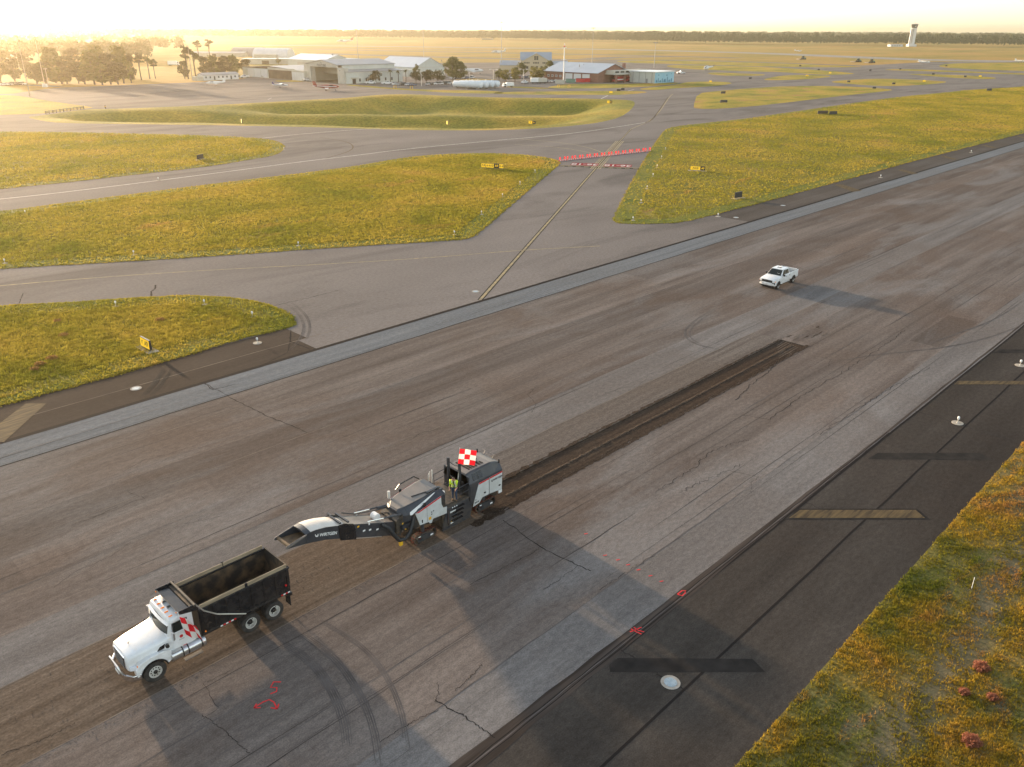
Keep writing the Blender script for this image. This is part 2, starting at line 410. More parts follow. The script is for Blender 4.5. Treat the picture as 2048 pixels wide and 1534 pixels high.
def far_field_material():
    g = Graph('far_field_grass', 0.95)
    g.b.inputs['Specular IOR Level'].default_value = 0.1
    a = g.noise((0.35, 1.0, 1), 0.012, 6, 0.6, 0.3)
    c = g.ramp(a, [(0.32, (0.17, 0.14, 0.022)), (0.48, (0.28, 0.185, 0.030)), (0.62, (0.35, 0.20, 0.045)), (0.75, (0.34, 0.16, 0.050))])
    f = g.noise((1, 1, 1), 0.12, 4, 0.7)
    c = g.mix(0.5, c, g.ramp(f, [(0.3, (0.30, 0.30, 0.30)), (0.7, (0.70, 0.70, 0.70))]), 'OVERLAY')
    g.color(c); g.bump(f, 0.4, 0.4)
    return g.m


M_far = far_field_material()

# ================================================================== outlines on the ground
PX = lambda pts: [G(x, y) for x, y in pts]
BASIN = PX([(51, 234), (84, 231), (168, 218.5), (221, 218), (330, 214), (430, 210), (520, 205), (637, 198.5), (696, 195.5), (745, 190.5), (778, 188.5), (829, 188.5), (892, 191.7),
            (1000, 195.2), (1087, 195.5), (1200, 197.6), (1250, 199.5), (1266, 201.5), (1271, 207), (1262, 220), (1240, 235), (1200, 245), (1150, 251), (1099, 255.5), (1002, 260.5),
            (873, 261), (760, 258.5), (680, 255.8), (580, 253.5), (478, 251.2), (239, 248), (120, 246.5), (80, 241)])
BASIN = chaikin(BASIN, 1)
RW_L, RW_R, RS_OUT, LS_OUT = 64.1, 18.4, 10.75, 71.6
X0, X1 = -140.0, 1500.0

# the big sheet of field grass out to the horizon, open where the runway and the drainage basin lie
RAD = 14000
circle = [(RAD * math.cos(2 * math.pi * i / 72), RAD * math.sin(2 * math.pi * i / 72)) for i in range(72)]
rect = [(X0 + 0.5, RS_OUT + 0.2), (X1 - 0.5, RS_OUT + 0.2), (X1 - 0.5, LS_OUT - 0.2), (X0 + 0.5, LS_OUT - 0.2)]
cx_ = sum((p.x for p in BASIN)) / len(BASIN); cy_ = sum((p.y for p in BASIN)) / len(BASIN)
ground = sheet('ground', circle, M_far, -0.03, holes=[rect, [(p.x, p.y) for p in BASIN]], kind='structure')

# main pavement (taxiways, aprons) between the runway shoulder and the hangars
outer = [Vector((X0, LS_OUT - 0.01, 0)), Vector((900, LS_OUT - 0.01, 0))] + PX([(2400, 116), (2200, 121), (2048, 123.5), (1866, 123.5), (1726, 131), (1600, 126.5), (1480, 122.5), (1380, 119.5), (1290, 120), (1200, 122),
        (1080, 125), (960, 125), (880, 126), (800, 128), (720, 130), (650, 136), (585, 141), (520, 151), (478, 158.5), (401, 164), (381, 165), (228, 171), (122, 175), (89, 178), (28, 187), (-60, 190), (-260, 205), (-420, 222)]) + [Vector((X0, 300, 0))]
pavement = sheet('taxiway', [(p.x, p.y) for p in outer], M_taxi, 0.0, holes=[[(p.x, p.y) for p in BASIN]], kind='structure')

# runway: paving lanes side by side, the two already milled lanes lie deeper
runway = bpy.data.objects.new('runway', None); COL.objects.link(runway); runway['kind'] = 'structure'
YS = [RW_R, 21.9, 25.4, 28.4, 31.75, 34.25, 37.2, 41.0, 44.7, 48.5, 52.3, 56.2, 60.25, RW_L]


def lane(x0, x1, y0, y1, z, mat, name='runway_lane', parent=runway):
    me = bpy.data.meshes.new(name); me.from_pydata([(x0, y0, z), (x1, y0, z), (x1, y1, z), (x0, y1, z)], [], [(0, 1, 2, 3)]); me.materials.append(mat)
    o = bpy.data.objects.new(name, me); COL.objects.link(o); o.parent = parent
    return o


CUT0, CUT1, DEEP = 30.4, 73.2, -0.07
for k in range(len(YS) - 1):
    a, b = YS[k], YS[k + 1]
    m = M_blue if k == len(YS) - 2 else (M_pale if k in (0, 6) else M_run)
    if k == 4:
        lane(X0, CUT0, a, b, 0, M_swept); lane(CUT0, CUT1, a, b, DEEP, M_fresh, 'milled_lane'); lane(CUT1, 180, a, b, 0, M_run); lane(180, X1, a, b, 0, M_run)
    elif k == 5:
        lane(X0, 31, a, b, 0, M_swept, 'milled_lane'); lane(31, CUT1, a, b, 0, M_strip, 'milled_lane'); lane(CUT1, 150, a, b, 0, M_run); lane(150, X1, a, b, 0, M_run)
    else:
        xs = [X0] + sorted(rnd.uniform(-20, 330) for _ in range(rnd.choice([1, 2, 3]))) + [X1]
        for x, y in zip(xs, xs[1:]): lane(x, y, a, b, 0, m)
# cut faces of the milled lanes
for (x0, y0, x1, y1, z0) in [(CUT0, 31.75, CUT1, 31.75, DEEP), (CUT0, 34.25, CUT1, 34.25, DEEP), (CUT1, 31.75, CUT1, 34.25, DEEP), (CUT0, 31.75, CUT0, 34.25, DEEP)]:
    MB().quad((x0, y0, z0 - 0.03), (x1, y1, z0 - 0.03), (x1, y1, 0), (x0, y0, 0)).build('cut_edge', M_milled, runway)
# loose millings windrow left in the cut
vs_, fs_ = [], []
xx = np.arange(33.0, 72.5, 0.12)
for x in xx:
    yc = 32.75 + 0.02 * math.sin(x * 0.31) + rnd.uniform(-.04, .04); w = 0.11 + rnd.uniform(-.05, .06); h = 0.04 + rnd.uniform(-.03, .04)
    vs_ += [(x, yc - w, DEEP + .002), (x, yc - w * .4, DEEP + h), (x, yc + w * .4, DEEP + h * rnd.uniform(.7, 1.1)), (x, yc + w, DEEP + .002)]
for i in range(len(xx) - 1):
    for j in range(3): fs_.append((4 * i + j, 4 * i + j + 1, 4 * i + 5 + j, 4 * i + 4 + j))
tag(MB().add(vs_, fs_).build('loose_millings', M_wind, runway), kind='stuff')

# crumbs of milled asphalt lying along the cut and under the machine
def crumbs(n, seed):
    rs = np.random.RandomState(seed); k = rs.rand(n)
    x = np.where(k < .8, rs.uniform(30, 75, n), rs.uniform(4, 31, n)); side = rs.rand(n)
    y = np.where(side < .35, 31.75 - np.abs(rs.normal(0, .35, n)), np.where(side < .55, 34.25 + np.abs(rs.normal(0, .3, n)), rs.uniform(31.8, 37.1, n)))
    z = np.where((y > 31.75) & (y < 34.25) & (x > 30.4), DEEP, 0.0)
    s = rs.uniform(.012, .04, n); c = np.stack([x, y, z + s * .4], 1); q = rs.normal(0, 1, (n, 4, 3)); q /= np.linalg.norm(q, axis=2)[..., None]
    V = c[:, None] + q * s[:, None, None] * np.array([1, 1, .7]); V = V[:, [0, 1, 2, 0, 1, 3, 0, 2, 3, 1, 2, 3]]
    o = raw_mesh('millings', V.reshape(-1, 3), np.arange(n * 12, dtype=np.int32), 3, M_milled); o.parent = runway; tag(o, kind='stuff')


# shoulders
for (a, b, m) in [(RS_OUT, 14.7, M_rsh), (14.7, RW_R, M_rsh)]:
    xs = [X0, 36.0 if a < 12 else 58.0, 140, X1]
    for x, y in zip(xs, xs[1:]): lane(x, y, a, b, 0, m, 'shoulder_lane')
for (a, b) in [(RW_L, 67.6), (67.6, LS_OUT)]:
    lane(X0, 39.3 if a < 65 else 40.3, a, b, 0, M_lsh, 'shoulder_lane'); lane(39.3 if a < 65 else 40.3, 120, a, b, 0.0, M_taxi, 'shoulder_lane'); lane(120, X1, a, b, 0, M_lsh2, 'shoulder_lane')


def wobble(x0, y0, x1, y1, n, amp):
    out = []
    for i in range(n + 1):
        t = i / n; out.append((x0 + (x1 - x0) * t + rnd.uniform(-amp, amp), y0 + (y1 - y0) * t + rnd.uniform(-amp, amp)))
    return out


# joints between paving lanes
ribbon('edge_joint', wobble(X0, RW_L + .08, 700, RW_L + .08, 150, 0.05), 0.50, M_crack, 0.006, runway)
ribbon('edge_joint', wobble(X0, RW_R - .05, 700, RW_R - .05, 150, 0.04), 0.16, M_crack, 0.006, runway)
ribbon('edge_joint', wobble(X0, 14.7, 700, 14.7, 150, 0.03), 0.13, M_crack, 0.006, runway)
ribbon('edge_joint', wobble(X0, 67.6, 45, 67.6, 60, 0.03), 0.10, M_seaml, 0.006, runway)
ribbon('lane_joint', wobble(X0, 60.25, 500, 60.25, 200, 0.05), 0.14, M_crack, 0.006, runway)
def broken(name, y, x0, x1, w, mats, p=0.7):
    x = x0
    while x < x1:
        L = rnd.uniform(5, 22)
        if rnd.random() < p: ribbon(name, wobble(x, y + rnd.uniform(-.03, .03), min(x + L, x1), y + rnd.uniform(-.03, .03), max(3, int(L / 1.1)), 0.035), w * rnd.uniform(.5, 1.2), rnd.choice(mats), 0.0057 + rnd.uniform(0, 3e-4), runway, taper=True)
        x += L


for k, y in enumerate(YS[1:-2]):
    if y in (31.75, 34.25): continue
    broken('lane_joint', y, -20 if y != 37.2 else 74, 230, 0.075, [M_seaml, M_seaml, M_rubber] if y == 37.2 else [M_seamd, M_rubber, M_rubber])
ribbon('lane_joint', wobble(X0, 37.2, 73, 37.2, 160, 0.04), 0.06, M_seaml, 0.0062, runway)
ribbon('lane_joint', wobble(X0, 31.75, 30, 31.75, 90, 0.03), 0.06, M_seaml, 0.006, runway)
# fine longitudinal scraping lines left by the planer
for i in range(150):
    x = rnd.uniform(-10, 170); L = rnd.uniform(6, 45); y = rnd.uniform(RW_R + .4, RW_L - .4)
    if 31.6 < y < 37.4 and x < 80: continue
    ribbon('scrape_line', wobble(x, y, x + L, y + rnd.uniform(-.15, .15), max(4, int(L / 1.2)), 0.025), rnd.uniform(0.02, 0.06), rnd.choice([M_seamd, M_seaml, M_rubber, M_seamd]), 0.0045 + i * 1e-5, runway, taper=True)
# worn dark strip along the right runway edge
M_worn = material('worn_dark_strip', (0.040, 0.032, 0.027), 0.95, rgb2=(0.085, 0.068, 0.058), scale=1.2, stretch=(0.12, 3, 1), spec=0.03)
wp = wobble(X0, RW_R + .30, 400, RW_R + .12, 300, 0.03)
ribbon('worn_strip', wp, [max(.18, 1.25 - max(0, p[0]) / 55) * rnd.uniform(.85, 1.15) for p in wp], M_worn, 0.0062, runway)
for dy in (.15, .45, .62): ribbon('worn_streak', wobble(X0, RW_R + dy, 60, RW_R + dy * .3, 200, 0.03), 0.05, M_crack if dy != .45 else M_rubber, 0.0078 + dy * .001, runway)
# old paving patches of a slightly different tone
for (x0, x1, y0, y1) in [(95, 112, 26.2, 27.4), (74, 96, 31.8, 34.2), (44, 58, 45, 48.3), (100, 130, 45, 48), (82, 93, 22, 25.2), (8, 20, 44.9, 48.2)]:
    lane(x0, x1, y0 + .1, y1 - .1, 0.0041, M_run, 'paving_patch')


def crack(pts, w=0.07, amp=0.12, sub=7, mat=M_crack, parent=runway, z=0.0085, name='crack'):
    out = []; w *= .62; amp *= .55; sub = int(sub * 1.6)
    for (a, b) in zip(pts, pts[1:]):
        for i in range(sub):
            t = i / sub; out.append((a[0] + (b[0] - a[0]) * t + rnd.uniform(-amp, amp), a[1] + (b[1] - a[1]) * t + rnd.uniform(-amp, amp)))
    out.append(pts[-1])
    return ribbon(name, out, [w * rnd.uniform(0.45, 1.3) for _ in out], mat, z, parent)


cpx = lambda pts, **k: crack([tuple(G(*p).xy) for p in pts], **k)
cpx([(1007, 1040), (1081, 1094), (1150, 1128), (1182, 1142)], w=0.09)
cpx([(1081, 1094), (1060, 1110), (1020, 1128), (940, 1170)], w=0.05)
cpx([(1155, 1132), (1110, 1165), (1085, 1180)], w=0.05)
cpx([(871, 1402), (925, 1430), (960, 1455), (990, 1475)], w=0.08)
cpx([(871, 1402), (878, 1385), (875, 1365)], w=0.04)
cpx([(963, 1330), (945, 1350), (935, 1360), (910, 1382)], w=0.05)
cpx([(876, 1420), (830, 1440), (815, 1450), (760, 1485)], w=0.05)
cpx([(1243, 1301), (1290, 1330), (1340, 1365), (1366, 1378)], w=0.07)
cpx([(1605, 1002), (1660, 1025), (1718, 1045)], w=0.05)
cpx([(1830, 822), (1880, 836), (1905, 845)], w=0.05)
cpx([(408, 766), (470, 800), (530, 830), (614, 865)], w=0.09)
cpx([(408, 766), (425, 780), (470, 768)], w=0.12)
cpx([(405, 1430), (440, 1455), (475, 1485), (500, 1505)], w=0.04)
cpx([(0, 1510), (60, 1490), (110, 1468), (150, 1445)], w=0.05)
cpx([(1560, 720), (1535, 745), (1500, 770), (1470, 800)], w=0.10, amp=0.25)
cpx([(1860, 735), (1810, 760), (1760, 790), (1700, 825), (1640, 870)], w=0.06, amp=0.3)
cpx([(1810, 660), (1790, 675), (1740, 710), (1700, 735), (1640, 770), (1590, 800), (1540, 840)], w=0.07, amp=0.3)
cpx([(1540, 840), (1500, 832), (1465, 828)], w=0.05, amp=0.15)
cpx([(1500, 880), (1460, 888), (1420, 905), (1390, 935), (1350, 960), (1310, 985)], w=0.06, amp=0.25)
cpx([(1480, 930), (1440, 948), (1400, 965), (1360, 985)], w=0.05, amp=0.25)
cpx([(1310, 1110), (1260, 1140), (1200, 1180)], w=0.04, amp=0.2)
cpx([(303, 592), (302, 583), (310, 578), (311, 570)], w=0.30, amp=0.08, parent=pavement, name='pavement_crack')
cpx([(37, 609), (42, 598), (46, 587)], w=0.18, amp=0.08, parent=pavement, name='pavement_crack')
cpx([(582, 660), (580, 683), (620, 698)], w=0.18, amp=0.05)
cpx([(580, 683), (575, 705), (525, 730)], w=0.12, amp=0.06)
cpx([(545, 612), (600, 600), (680, 580)], w=0.12, amp=0.12, parent=pavement, name='pavement_crack')
for i in range(34):
    x = rnd.uniform(5, 140); y = rnd.uniform(RW_R + 1, RW_L - 4)
    if 31 < y < 38 and x < 78: continue
    pts = [(x, y)]
    for _ in range(rnd.choice([2, 3, 4, 5])):
        a = rnd.choice([0, 0, 0, math.pi / 2]) + rnd.uniform(-.5, .5); L = rnd.uniform(0.6, 2.2); pts.append((pts[-1][0] + L * math.cos(a), pts[-1][1] + L * math.sin(a)))
    crack(pts, w=rnd.uniform(0.025, 0.045), amp=0.09, sub=5, z=0.009 + i * 1e-5)

# tyre marks
def arc_px(pts, w, mat, parent=runway, z=0.0105, name='tyre_mark'):
    c = chaikin([G(*p) for p in pts], 3, False); n = max(2, int(w / 0.09)); out = None
    for k in range(n):
        off = (k + .5) / n - .5; q = []
        for i, p in enumerate(c):
            d = c[min(i + 1, len(c) - 1)] - c[max(i - 1, 0)]; d.normalize(); q.append(p + Vector((-d.y, d.x, 0)) * (off * w + rnd.uniform(-.012, .012)))
        a0, a1 = sorted((rnd.uniform(0, .12), rnd.uniform(.86, 1))); q = q[int(a0 * len(q)):max(4, int(a1 * len(q)))]
        out = ribbon(name, q, rnd.uniform(.04, .10), mat, z + k * 5e-5, parent, taper=True)
    return out


arc_px([(1440, 612), (1395, 636), (1368, 660), (1372, 678), (1400, 692), (1450, 700)], 0.22, M_rubber)
arc_px([(1436, 618), (1400, 640), (1376, 662), (1382, 678), (1405, 690)], 0.16, M_rubber, z=0.0108)
arc_px([(2048, 648), (2000, 668), (1920, 690), (1830, 702), (1740, 710), (1650, 728)], 0.20, M_rubber)
arc_px([(2048, 600), (1990, 640), (1900, 672), (1850, 690)], 0.14, M_rubber)
arc_px([(560, 1285), (620, 1320), (660, 1370), (690, 1440), (695, 1500)], 0.5, M_rubber)
arc_px([(600, 1265), (665, 1310), (710, 1370), (745, 1440), (760, 1534)], 0.4, M_rubber, z=0.0108)
arc_px([(640, 1240), (740, 1300), (800, 1400), (815, 1500)], 0.3, M_rubber, z=0.0112)
arc_px([(570, 605), (600, 628), (610, 655), (600, 680), (580, 700)], 0.35, M_rubber)
arc_px([(580, 603), (612, 628), (622, 655), (612, 680)], 0.30, M_rubber, z=0.0108)
arc_px([(330, 738), (310, 765), (285, 795)], 0.5, M_rubd); arc_px([(345, 738), (325, 765), (300, 795)], 0.4, M_rubd, z=0.011)
# blacked-out shoulder bars
def bar_px(name, quad, mat, z, parent=runway):
    return sheet(name, [(p.x, p.y) for p in PX(quad)], mat, z, parent=parent)


bar_px('blacked_out_bar', [(1218, 1330), (1236, 1316), (1505, 1318), (1530, 1344), (1220, 1344)], M_ghost, 0.010)
bar_px('blacked_out_bar', [(1735, 918), (1755, 906), (1960, 906), (1985, 920)], M_ghost2, 0.010)
bar_px('blacked_out_bar', [(1985, 706), (2000, 699), (2150, 699), (2160, 706)], M_ghost, 0.010)
bar_px('yellow_shoulder_bar', [(1578, 1036), (1600, 1020), (1831, 1020), (1850, 1036)], M_yel2, 0.012)
bar_px('yellow_bar_border', [(1568, 1039), (1596, 1017.5), (1834, 1017.5), (1860, 1039)], M_ghost, 0.0095)
bar_px('yellow_shoulder_bar', [(1908, 769), (1916, 762), (2090, 762), (2104, 769)], M_yel2, 0.012)
for q in [[(52, 807), (93, 807), (8, 884), (-50, 884)], [(1666, 369), (1684, 368.5), (1724, 381.5), (1705, 383.5)], [(1793, 339.5), (1804, 338.5), (1836, 347), (1824, 348.5)], [(1880, 312.5), (1889, 311.5), (1915, 318), (1906, 319.5)],
          [(1962, 290.5), (1970, 289.5), (1993, 295), (1985, 296.5)], [(2030, 271.5), (2036, 271), (2056, 276), (2049, 277.5)]]:
    bar_px('shoulder_hatch', q, M_yel2, 0.012)

# taxiway lines (yellow, some with black edging)
def line_px(name, pts, w, mat, z=0.008, it=2, border=0.0):
    w3 = chaikin([G(*p) for p in pts], it, False)
    if border: ribbon('line_border', w3, w + border, M_ghost, z - 0.003, pavement)
    return ribbon(name, w3, w, mat, z, pavement)


line_px('taxi_centreline', [(960, 600), (1060, 486), (1185, 344), (1215, 309)], 0.34, M_yel, it=0, border=0.3)
line_px('taxi_centreline', [(1215, 309), (1228, 295), (1262, 258)], 0.26, M_yel, it=0, border=0.25)
for o_ in (-1.0, -0.5, 0.5, 1.0):
    a, b = G(1190, 338), G(1240, 282); d = (b - a).normalized(); nn = Vector((-d.y, d.x, 0)) * o_
    ribbon('hold_approach_line', [a + nn, b + nn], 0.28, M_yel, 0.010, pavement)
line_px('taxi_line', [(-200, 593), (0, 571), (220, 553), (420, 540), (680, 527), (880, 514), (1045, 500), (1200, 492)], 0.24, M_yel2 if False else M_yel)
line_px('taxi_line', [(-200, 415), (0, 399), (200, 376), (480, 340), (620, 321), (720, 310), (800, 299), (1000, 280), (1150, 267), (1290, 245)], 0.36, M_white)
line_px('taxi_line', [(-100, 259), (0, 256), (150, 254), (300, 253)], 0.4, M_yel2)
line_px('taxi_line', [(520, 277), (600, 268), (700, 260), (760, 257)], 0.36, M_white)
line_px('taxi_line', [(640, 275), (690, 282), (709, 292), (700, 303), (650, 317)], 0.3, M_yel2)
line_px('taxi_line', [(1212, 312), (1200, 302), (1160, 291), (1110, 284), (1040, 278)], 0.32, M_yel)
line_px('taxi_line', [(1210, 315), (1190, 308), (1150, 299), (1100, 293), (1030, 289)], 0.3, M_yel)
line_px('taxi_line', [(1262, 258), (1310, 238), (1340, 192), (1346, 188)], 0.36, M_yel, it=2)
line_px('taxi_line', [(1290, 246), (1305, 240), (1322, 215), (1336, 194)], 0.30, M_yel2)
line_px('apron_line', [(1202, 197.5), (1216, 191)], 0.45, M_white); line_px('apron_line', [(1256, 182), (1268, 179)], 0.45, M_white); line_px('apron_line', [(536, 199), (543, 196)], 0.3, M_white)
# runway holding position: solid line, dashes and the red-backed numbers
hl, hr = G(1120, 330.5), G(1282, 336.5); hd = (hr - hl).normalized(); hu = Vector((-hd.y, hd.x, 0))      # hu points away from the runway
HW = (hr - hl).length
ribbon('hold_line', [hl, hr], 0.45, M_yel, 0.012, pavement); ribbon('hold_line_border', [hl - hu * .75, hr - hu * .75], 1.9, M_ghost, 0.008, pavement)
for i in range(10):
    a = hl + hd * (HW * (i + 0.08) / 10) - hu * 1.05
    ribbon('hold_dash', [a, a + hd * HW * 0.058], 0.45, M_yel, 0.012, pavement)
for c in (0.30, 0.70):
    cc = hl + hd * HW * (c - 0.01 if c < .5 else c + 0.005) + hu * 2.7
    box = [cc + hd * 3.1 + hu * 1.9, cc - hd * 3.1 + hu * 1.9, cc - hd * 3.1 - hu * 1.9, cc + hd * 3.1 - hu * 1.9]
    sheet('red_hold_panel', [(p.x, p.y) for p in box], M_red, 0.013, parent=pavement)
    textmesh('hold_number', '36-18', 3.3, M_white, pavement, (cc.x, cc.y, 0.018), -hd, -hu, 0.001, bold=0.06, squeeze=0.8)

# red survey marks sprayed on the runway
def spray(strokes, o, sc, rot=0.0):
    for st in strokes:
        ribbon('spray_mark', [(o.x + sc * (x * math.cos(rot) - y * math.sin(rot)), o.y + sc * (x * math.sin(rot) + y * math.cos(rot))) for x, y in st], 0.065, M_spray, 0.013, runway)


vr = Vector((CR.x, CR.y, 0)).normalized(); rot_v = math.atan2(vr.y, vr.x)
spray([[(.25, .9), (-.1, .9), (-.15, .55), (.15, .55), (.2, .3), (-.05, .15)], [(-.55, -.7), (-.25, -.35), (0, -.2), (.25, -.35), (.5, -.75)], [(-.55, -.7), (-.5, -.45)], [(-.55, -.7), (-.25, -.68)], [(.5, -.75), (.5, -.45)], [(.5, -.75), (.2, -.68)]], G(541, 1393), 1.0, rot_v)
spray([[(-.4, -.1), (0, .1), (.4, .35)], [(-.3, .2), (0, -.1), (.3, -.3)], [(-.1, .35), (.15, .05), (.5, -.1)]], G(1272, 1262), 0.8, rot_v)
spray([[(-.3, -.1), (.1, .3)], [(-.3, -.1), (0, -.25), (.3, .1)], [(.1, .3), (.35, .25)]], G(1363, 1187), 0.8, rot_v)
for p in [(1210, 1111), (1236, 1120), (1256, 1130), (1277, 1140), (1301, 1152), (1323, 1163), (1172, 1068)]:
    spray([[(-.11, -.02), (.11, .04)]], G(*p), 1.0, rot_v)

# ================================================================== grass islands between the taxiways
M_igrass = grass_material('short_island_grass', [(0.34, (0.125, 0.135, 0.012)), (0.46, (0.24, 0.20, 0.018)), (0.58, (0.35, 0.245, 0.028)), (0.70, (0.38, 0.20, 0.050))], (0.34, 0.17, 0.06), sc=0.05, fine=1.5)


def island(px, z=0.03, mat=M_igrass, it=2, smooth=True):
    w = [G(*p) for p in px]
    w = chaikin(w, it) if smooth else w
    o = sheet('grass_verge', [(p.x, p.y) for p in w], mat, z, kind='structure')
    return w


def mown(poly, w=3.0, inset=1.7):
    ar = sum(a.x * b.y - b.x * a.y for a, b in zip(poly, poly[1:] + poly[:1])); sg = 1 if ar > 0 else -1
    q = []; last = None
    for i, p in enumerate(poly):
        d = (poly[(i + 1) % len(poly)] - poly[i - 1]); d.z = 0; d.normalize(); nn = Vector((-d.y, d.x, 0)) * sg; inn = p + nn * (inset + w / 2)
        if last is None or (inn - last).dot(d) > 0.15: q.append(p + nn * inset); last = inn
    q.append(q[0]); o = ribbon('mown_edge', q, w, M_mown, 0.036); o['kind'] = 'structure'


ISL = {}
ISL['a'] = island([(-420, 262), (-100, 263), (100, 264), (260, 267), (434, 271.6), (523, 277), (554, 282.5), (569, 291), (567, 299.6), (547, 311.6), (495, 320), (410, 334), (290, 347), (137, 364.5), (0, 378), (-420, 420)], mat=M_grass)
ISL['b'] = island([(-420, 470), (0, 424), (239, 392), (444, 366), (700, 335.5), (799, 317), (860, 310.5), (938, 306.6), (1002, 307), (1067, 311.5), (1102, 317), (1119, 323), (1118, 329), (1080, 360.5), (1034, 399), (989, 438), (954, 468), (935, 478.5), (900, 481), (680, 494.2), (342, 518), (0, 537), (-420, 566)], mat=M_grass)
e1, e2 = G(1531, 403), G(2048, 267)
ISL['c'] = island([(1337, 256), (1324, 267), (1291, 316.6), (1258, 374.6), (1232, 427), (1226, 439), (1236, 447), (1260, 447.5), (1303, 448), (1366, 445), (1432, 428), (1531, 403), (1697, 357.5), (1862, 312.5), (2048, 266), (2160, 237.5), (2280, 207.5), (2200, 158), (2048, 173.5), (1934, 180), (1904, 184), (1804, 193), (1673, 211), (1614, 220), (1543, 230), (1490, 238), (1366, 251)], it=1, mat=M_grass)
ISL['d'] = island([(-420, 640), (0, 612), (133, 606), (266, 597), (332, 592.5), (398, 591.5), (481, 598), (531, 608), (564, 620), (584, 633), (588, 646), (581, 654.5), (465, 681), (332, 723), (199, 758), (93, 787), (0, 811), (-420, 935)], mat=M_grass)
island([(1394.7, 187), (1386, 214), (1392, 217.5), (1445, 218), (1543, 209), (1673, 193), (1771, 182.6), (1789, 179.4), (1755, 176), (1673, 172), (1576, 172), (1494, 177), (1429, 182.6)], it=1)
island([(1650, 164), (1706, 159), (1771, 157), (1853, 160.5), (1905, 163.7), (1853, 169.6), (1771, 173), (1706, 168.6)])
island([(1515, 160.5), (1562, 151), (1608, 149.5), (1670, 152), (1641, 156.6), (1575, 160.5)])
island([(1270, 178.5), (1310, 174), (1351, 170), (1375, 163.4), (1440, 163), (1470, 166), (1440, 171.5), (1392, 174.5), (1351, 176.5), (1310, 180.5)])
island([(1866, 133), (1902, 126), (2048, 124.8), (2220, 124), (2250, 146), (2048, 142), (1934, 138.6)])
island([(1752, 140), (1804, 137.4), (1934, 142.5), (2048, 147), (2250, 152), (2240, 154), (2048, 150), (1869, 143)])
island([(1788, 146.5), (1934, 150.5), (2000, 155.6), (1977, 159), (1902, 155.6)])
island([(1412, 144), (1510, 148), (1535, 149.3), (1520, 152), (1422, 151)])
island([(1330, 130), (1380, 130.5), (1510, 133), (1624, 139), (1714, 146.5), (1700, 149), (1641, 150), (1576, 144.5), (1478, 142.5), (1340, 136.5)])
island([(1230, 121), (1380, 121.5), (1543, 126), (1706, 132), (1734, 134), (1657, 135), (1543, 133.4), (1380, 128.4), (1240, 125.5)])
island([(-380, 205), (-60, 191.5), (33, 190), (101, 203), (190, 214.5), (178, 216.5), (90, 227), (40, 229), (-380, 240)])
island([(546, 161), (575, 160.3), (604, 160.5), (617, 162), (592, 164), (558, 164)])
island([(688, 169), (715, 170), (740, 172), (790, 176.2), (842, 179), (900, 180.3), (960, 181.2), (1010, 183.2), (1000, 188), (900, 186), (842, 182.5), (760, 177), (700, 171.5)])
island([(990, 184), (1087, 183), (1200, 181.8), (1242, 182.5), (1276, 182), (1300, 184.2), (1270, 188), (1235, 190), (1150, 189.6), (985, 189)])
island([(1125, 169), (1160, 167.5), (1250, 168), (1340, 165.2), (1364, 165.2), (1340, 169.5), (1300, 173), (1240, 176), (1160, 177), (1110, 177), (1090, 175)])
island([(1020, 173), (1060, 173.8), (1105, 176.2), (1090, 178), (1050, 176.5), (1010, 174.5)])
for k_ in 'abc': mown(ISL[k_])
mown(ISL['d'], 1.6, 0.9)
# verge beyond the right shoulder
verge = sheet('roadside_verge', [(X0, RS_OUT), (X0, -60), (400, -60), (X1, -200), (X1, RS_OUT)], M_rgrass, 0.0, kind='structure')
# far strips of pavement across the field
for i, (pts, w) in enumerate([([(480, 90), (700, 92), (900, 94.5), (1200, 98.2), (1400, 103), (1543, 107), (1706, 114), (1853, 120), (2048, 123), (2300, 126)], 60),
              ([(620, 98.5), (900, 104), (1100, 107.5), (1300, 111.5), (1480, 116)], 30), ([(640, 107), (860, 114), (1100, 119), (1300, 121)], 34), ([(560, 95), (760, 97.5), (1000, 101)], 24), ([(420, 87.5), (600, 88.5), (800, 89.5)], 24),
              ([(1180, 118), (1230, 114.5), (1330, 113), (1420, 114)], 30)]):
    o = ribbon('far_taxiway', chaikin([G(*p) for p in pts], 2, False), w, M_taxi if i else pavement_material('far_runway_concrete', (0.20, 0.185, 0.17), (0.34, 0.31, 0.29), (0.26, 0.24, 0.22), rand=0.0), -0.026 + i * 0.003); o['kind'] = 'structure'
o = ribbon('road', [G(-250, 180), G(-60, 174), G(30, 169.5), G(85, 171), G(120, 173.5)], 7, M_taxi, -0.02); o['kind'] = 'structure'

# drainage basin: a dished grid inside its outline
def inside(pt, poly):
    x, y = pt; c = False; n = len(poly)
    for i in range(n):
        a, b = poly[i], poly[i - 1]
        if (a[1] > y) != (b[1] > y) and x < (b[0] - a[0]) * (y - a[1]) / (b[1] - a[1]) + a[0]: c = not c
    return c


def seg_dist(px, py, poly):
    A = np.array(poly); B = np.roll(A, -1, 0); d = B - A; L2 = (d ** 2).sum(1)
    P = np.stack([px, py], -1)[:, None, :]
    t = np.clip(((P - A) * d).sum(-1) / L2, 0, 1); q = A + t[..., None] * d
    return np.sqrt(((P - q) ** 2).sum(-1)).min(1)


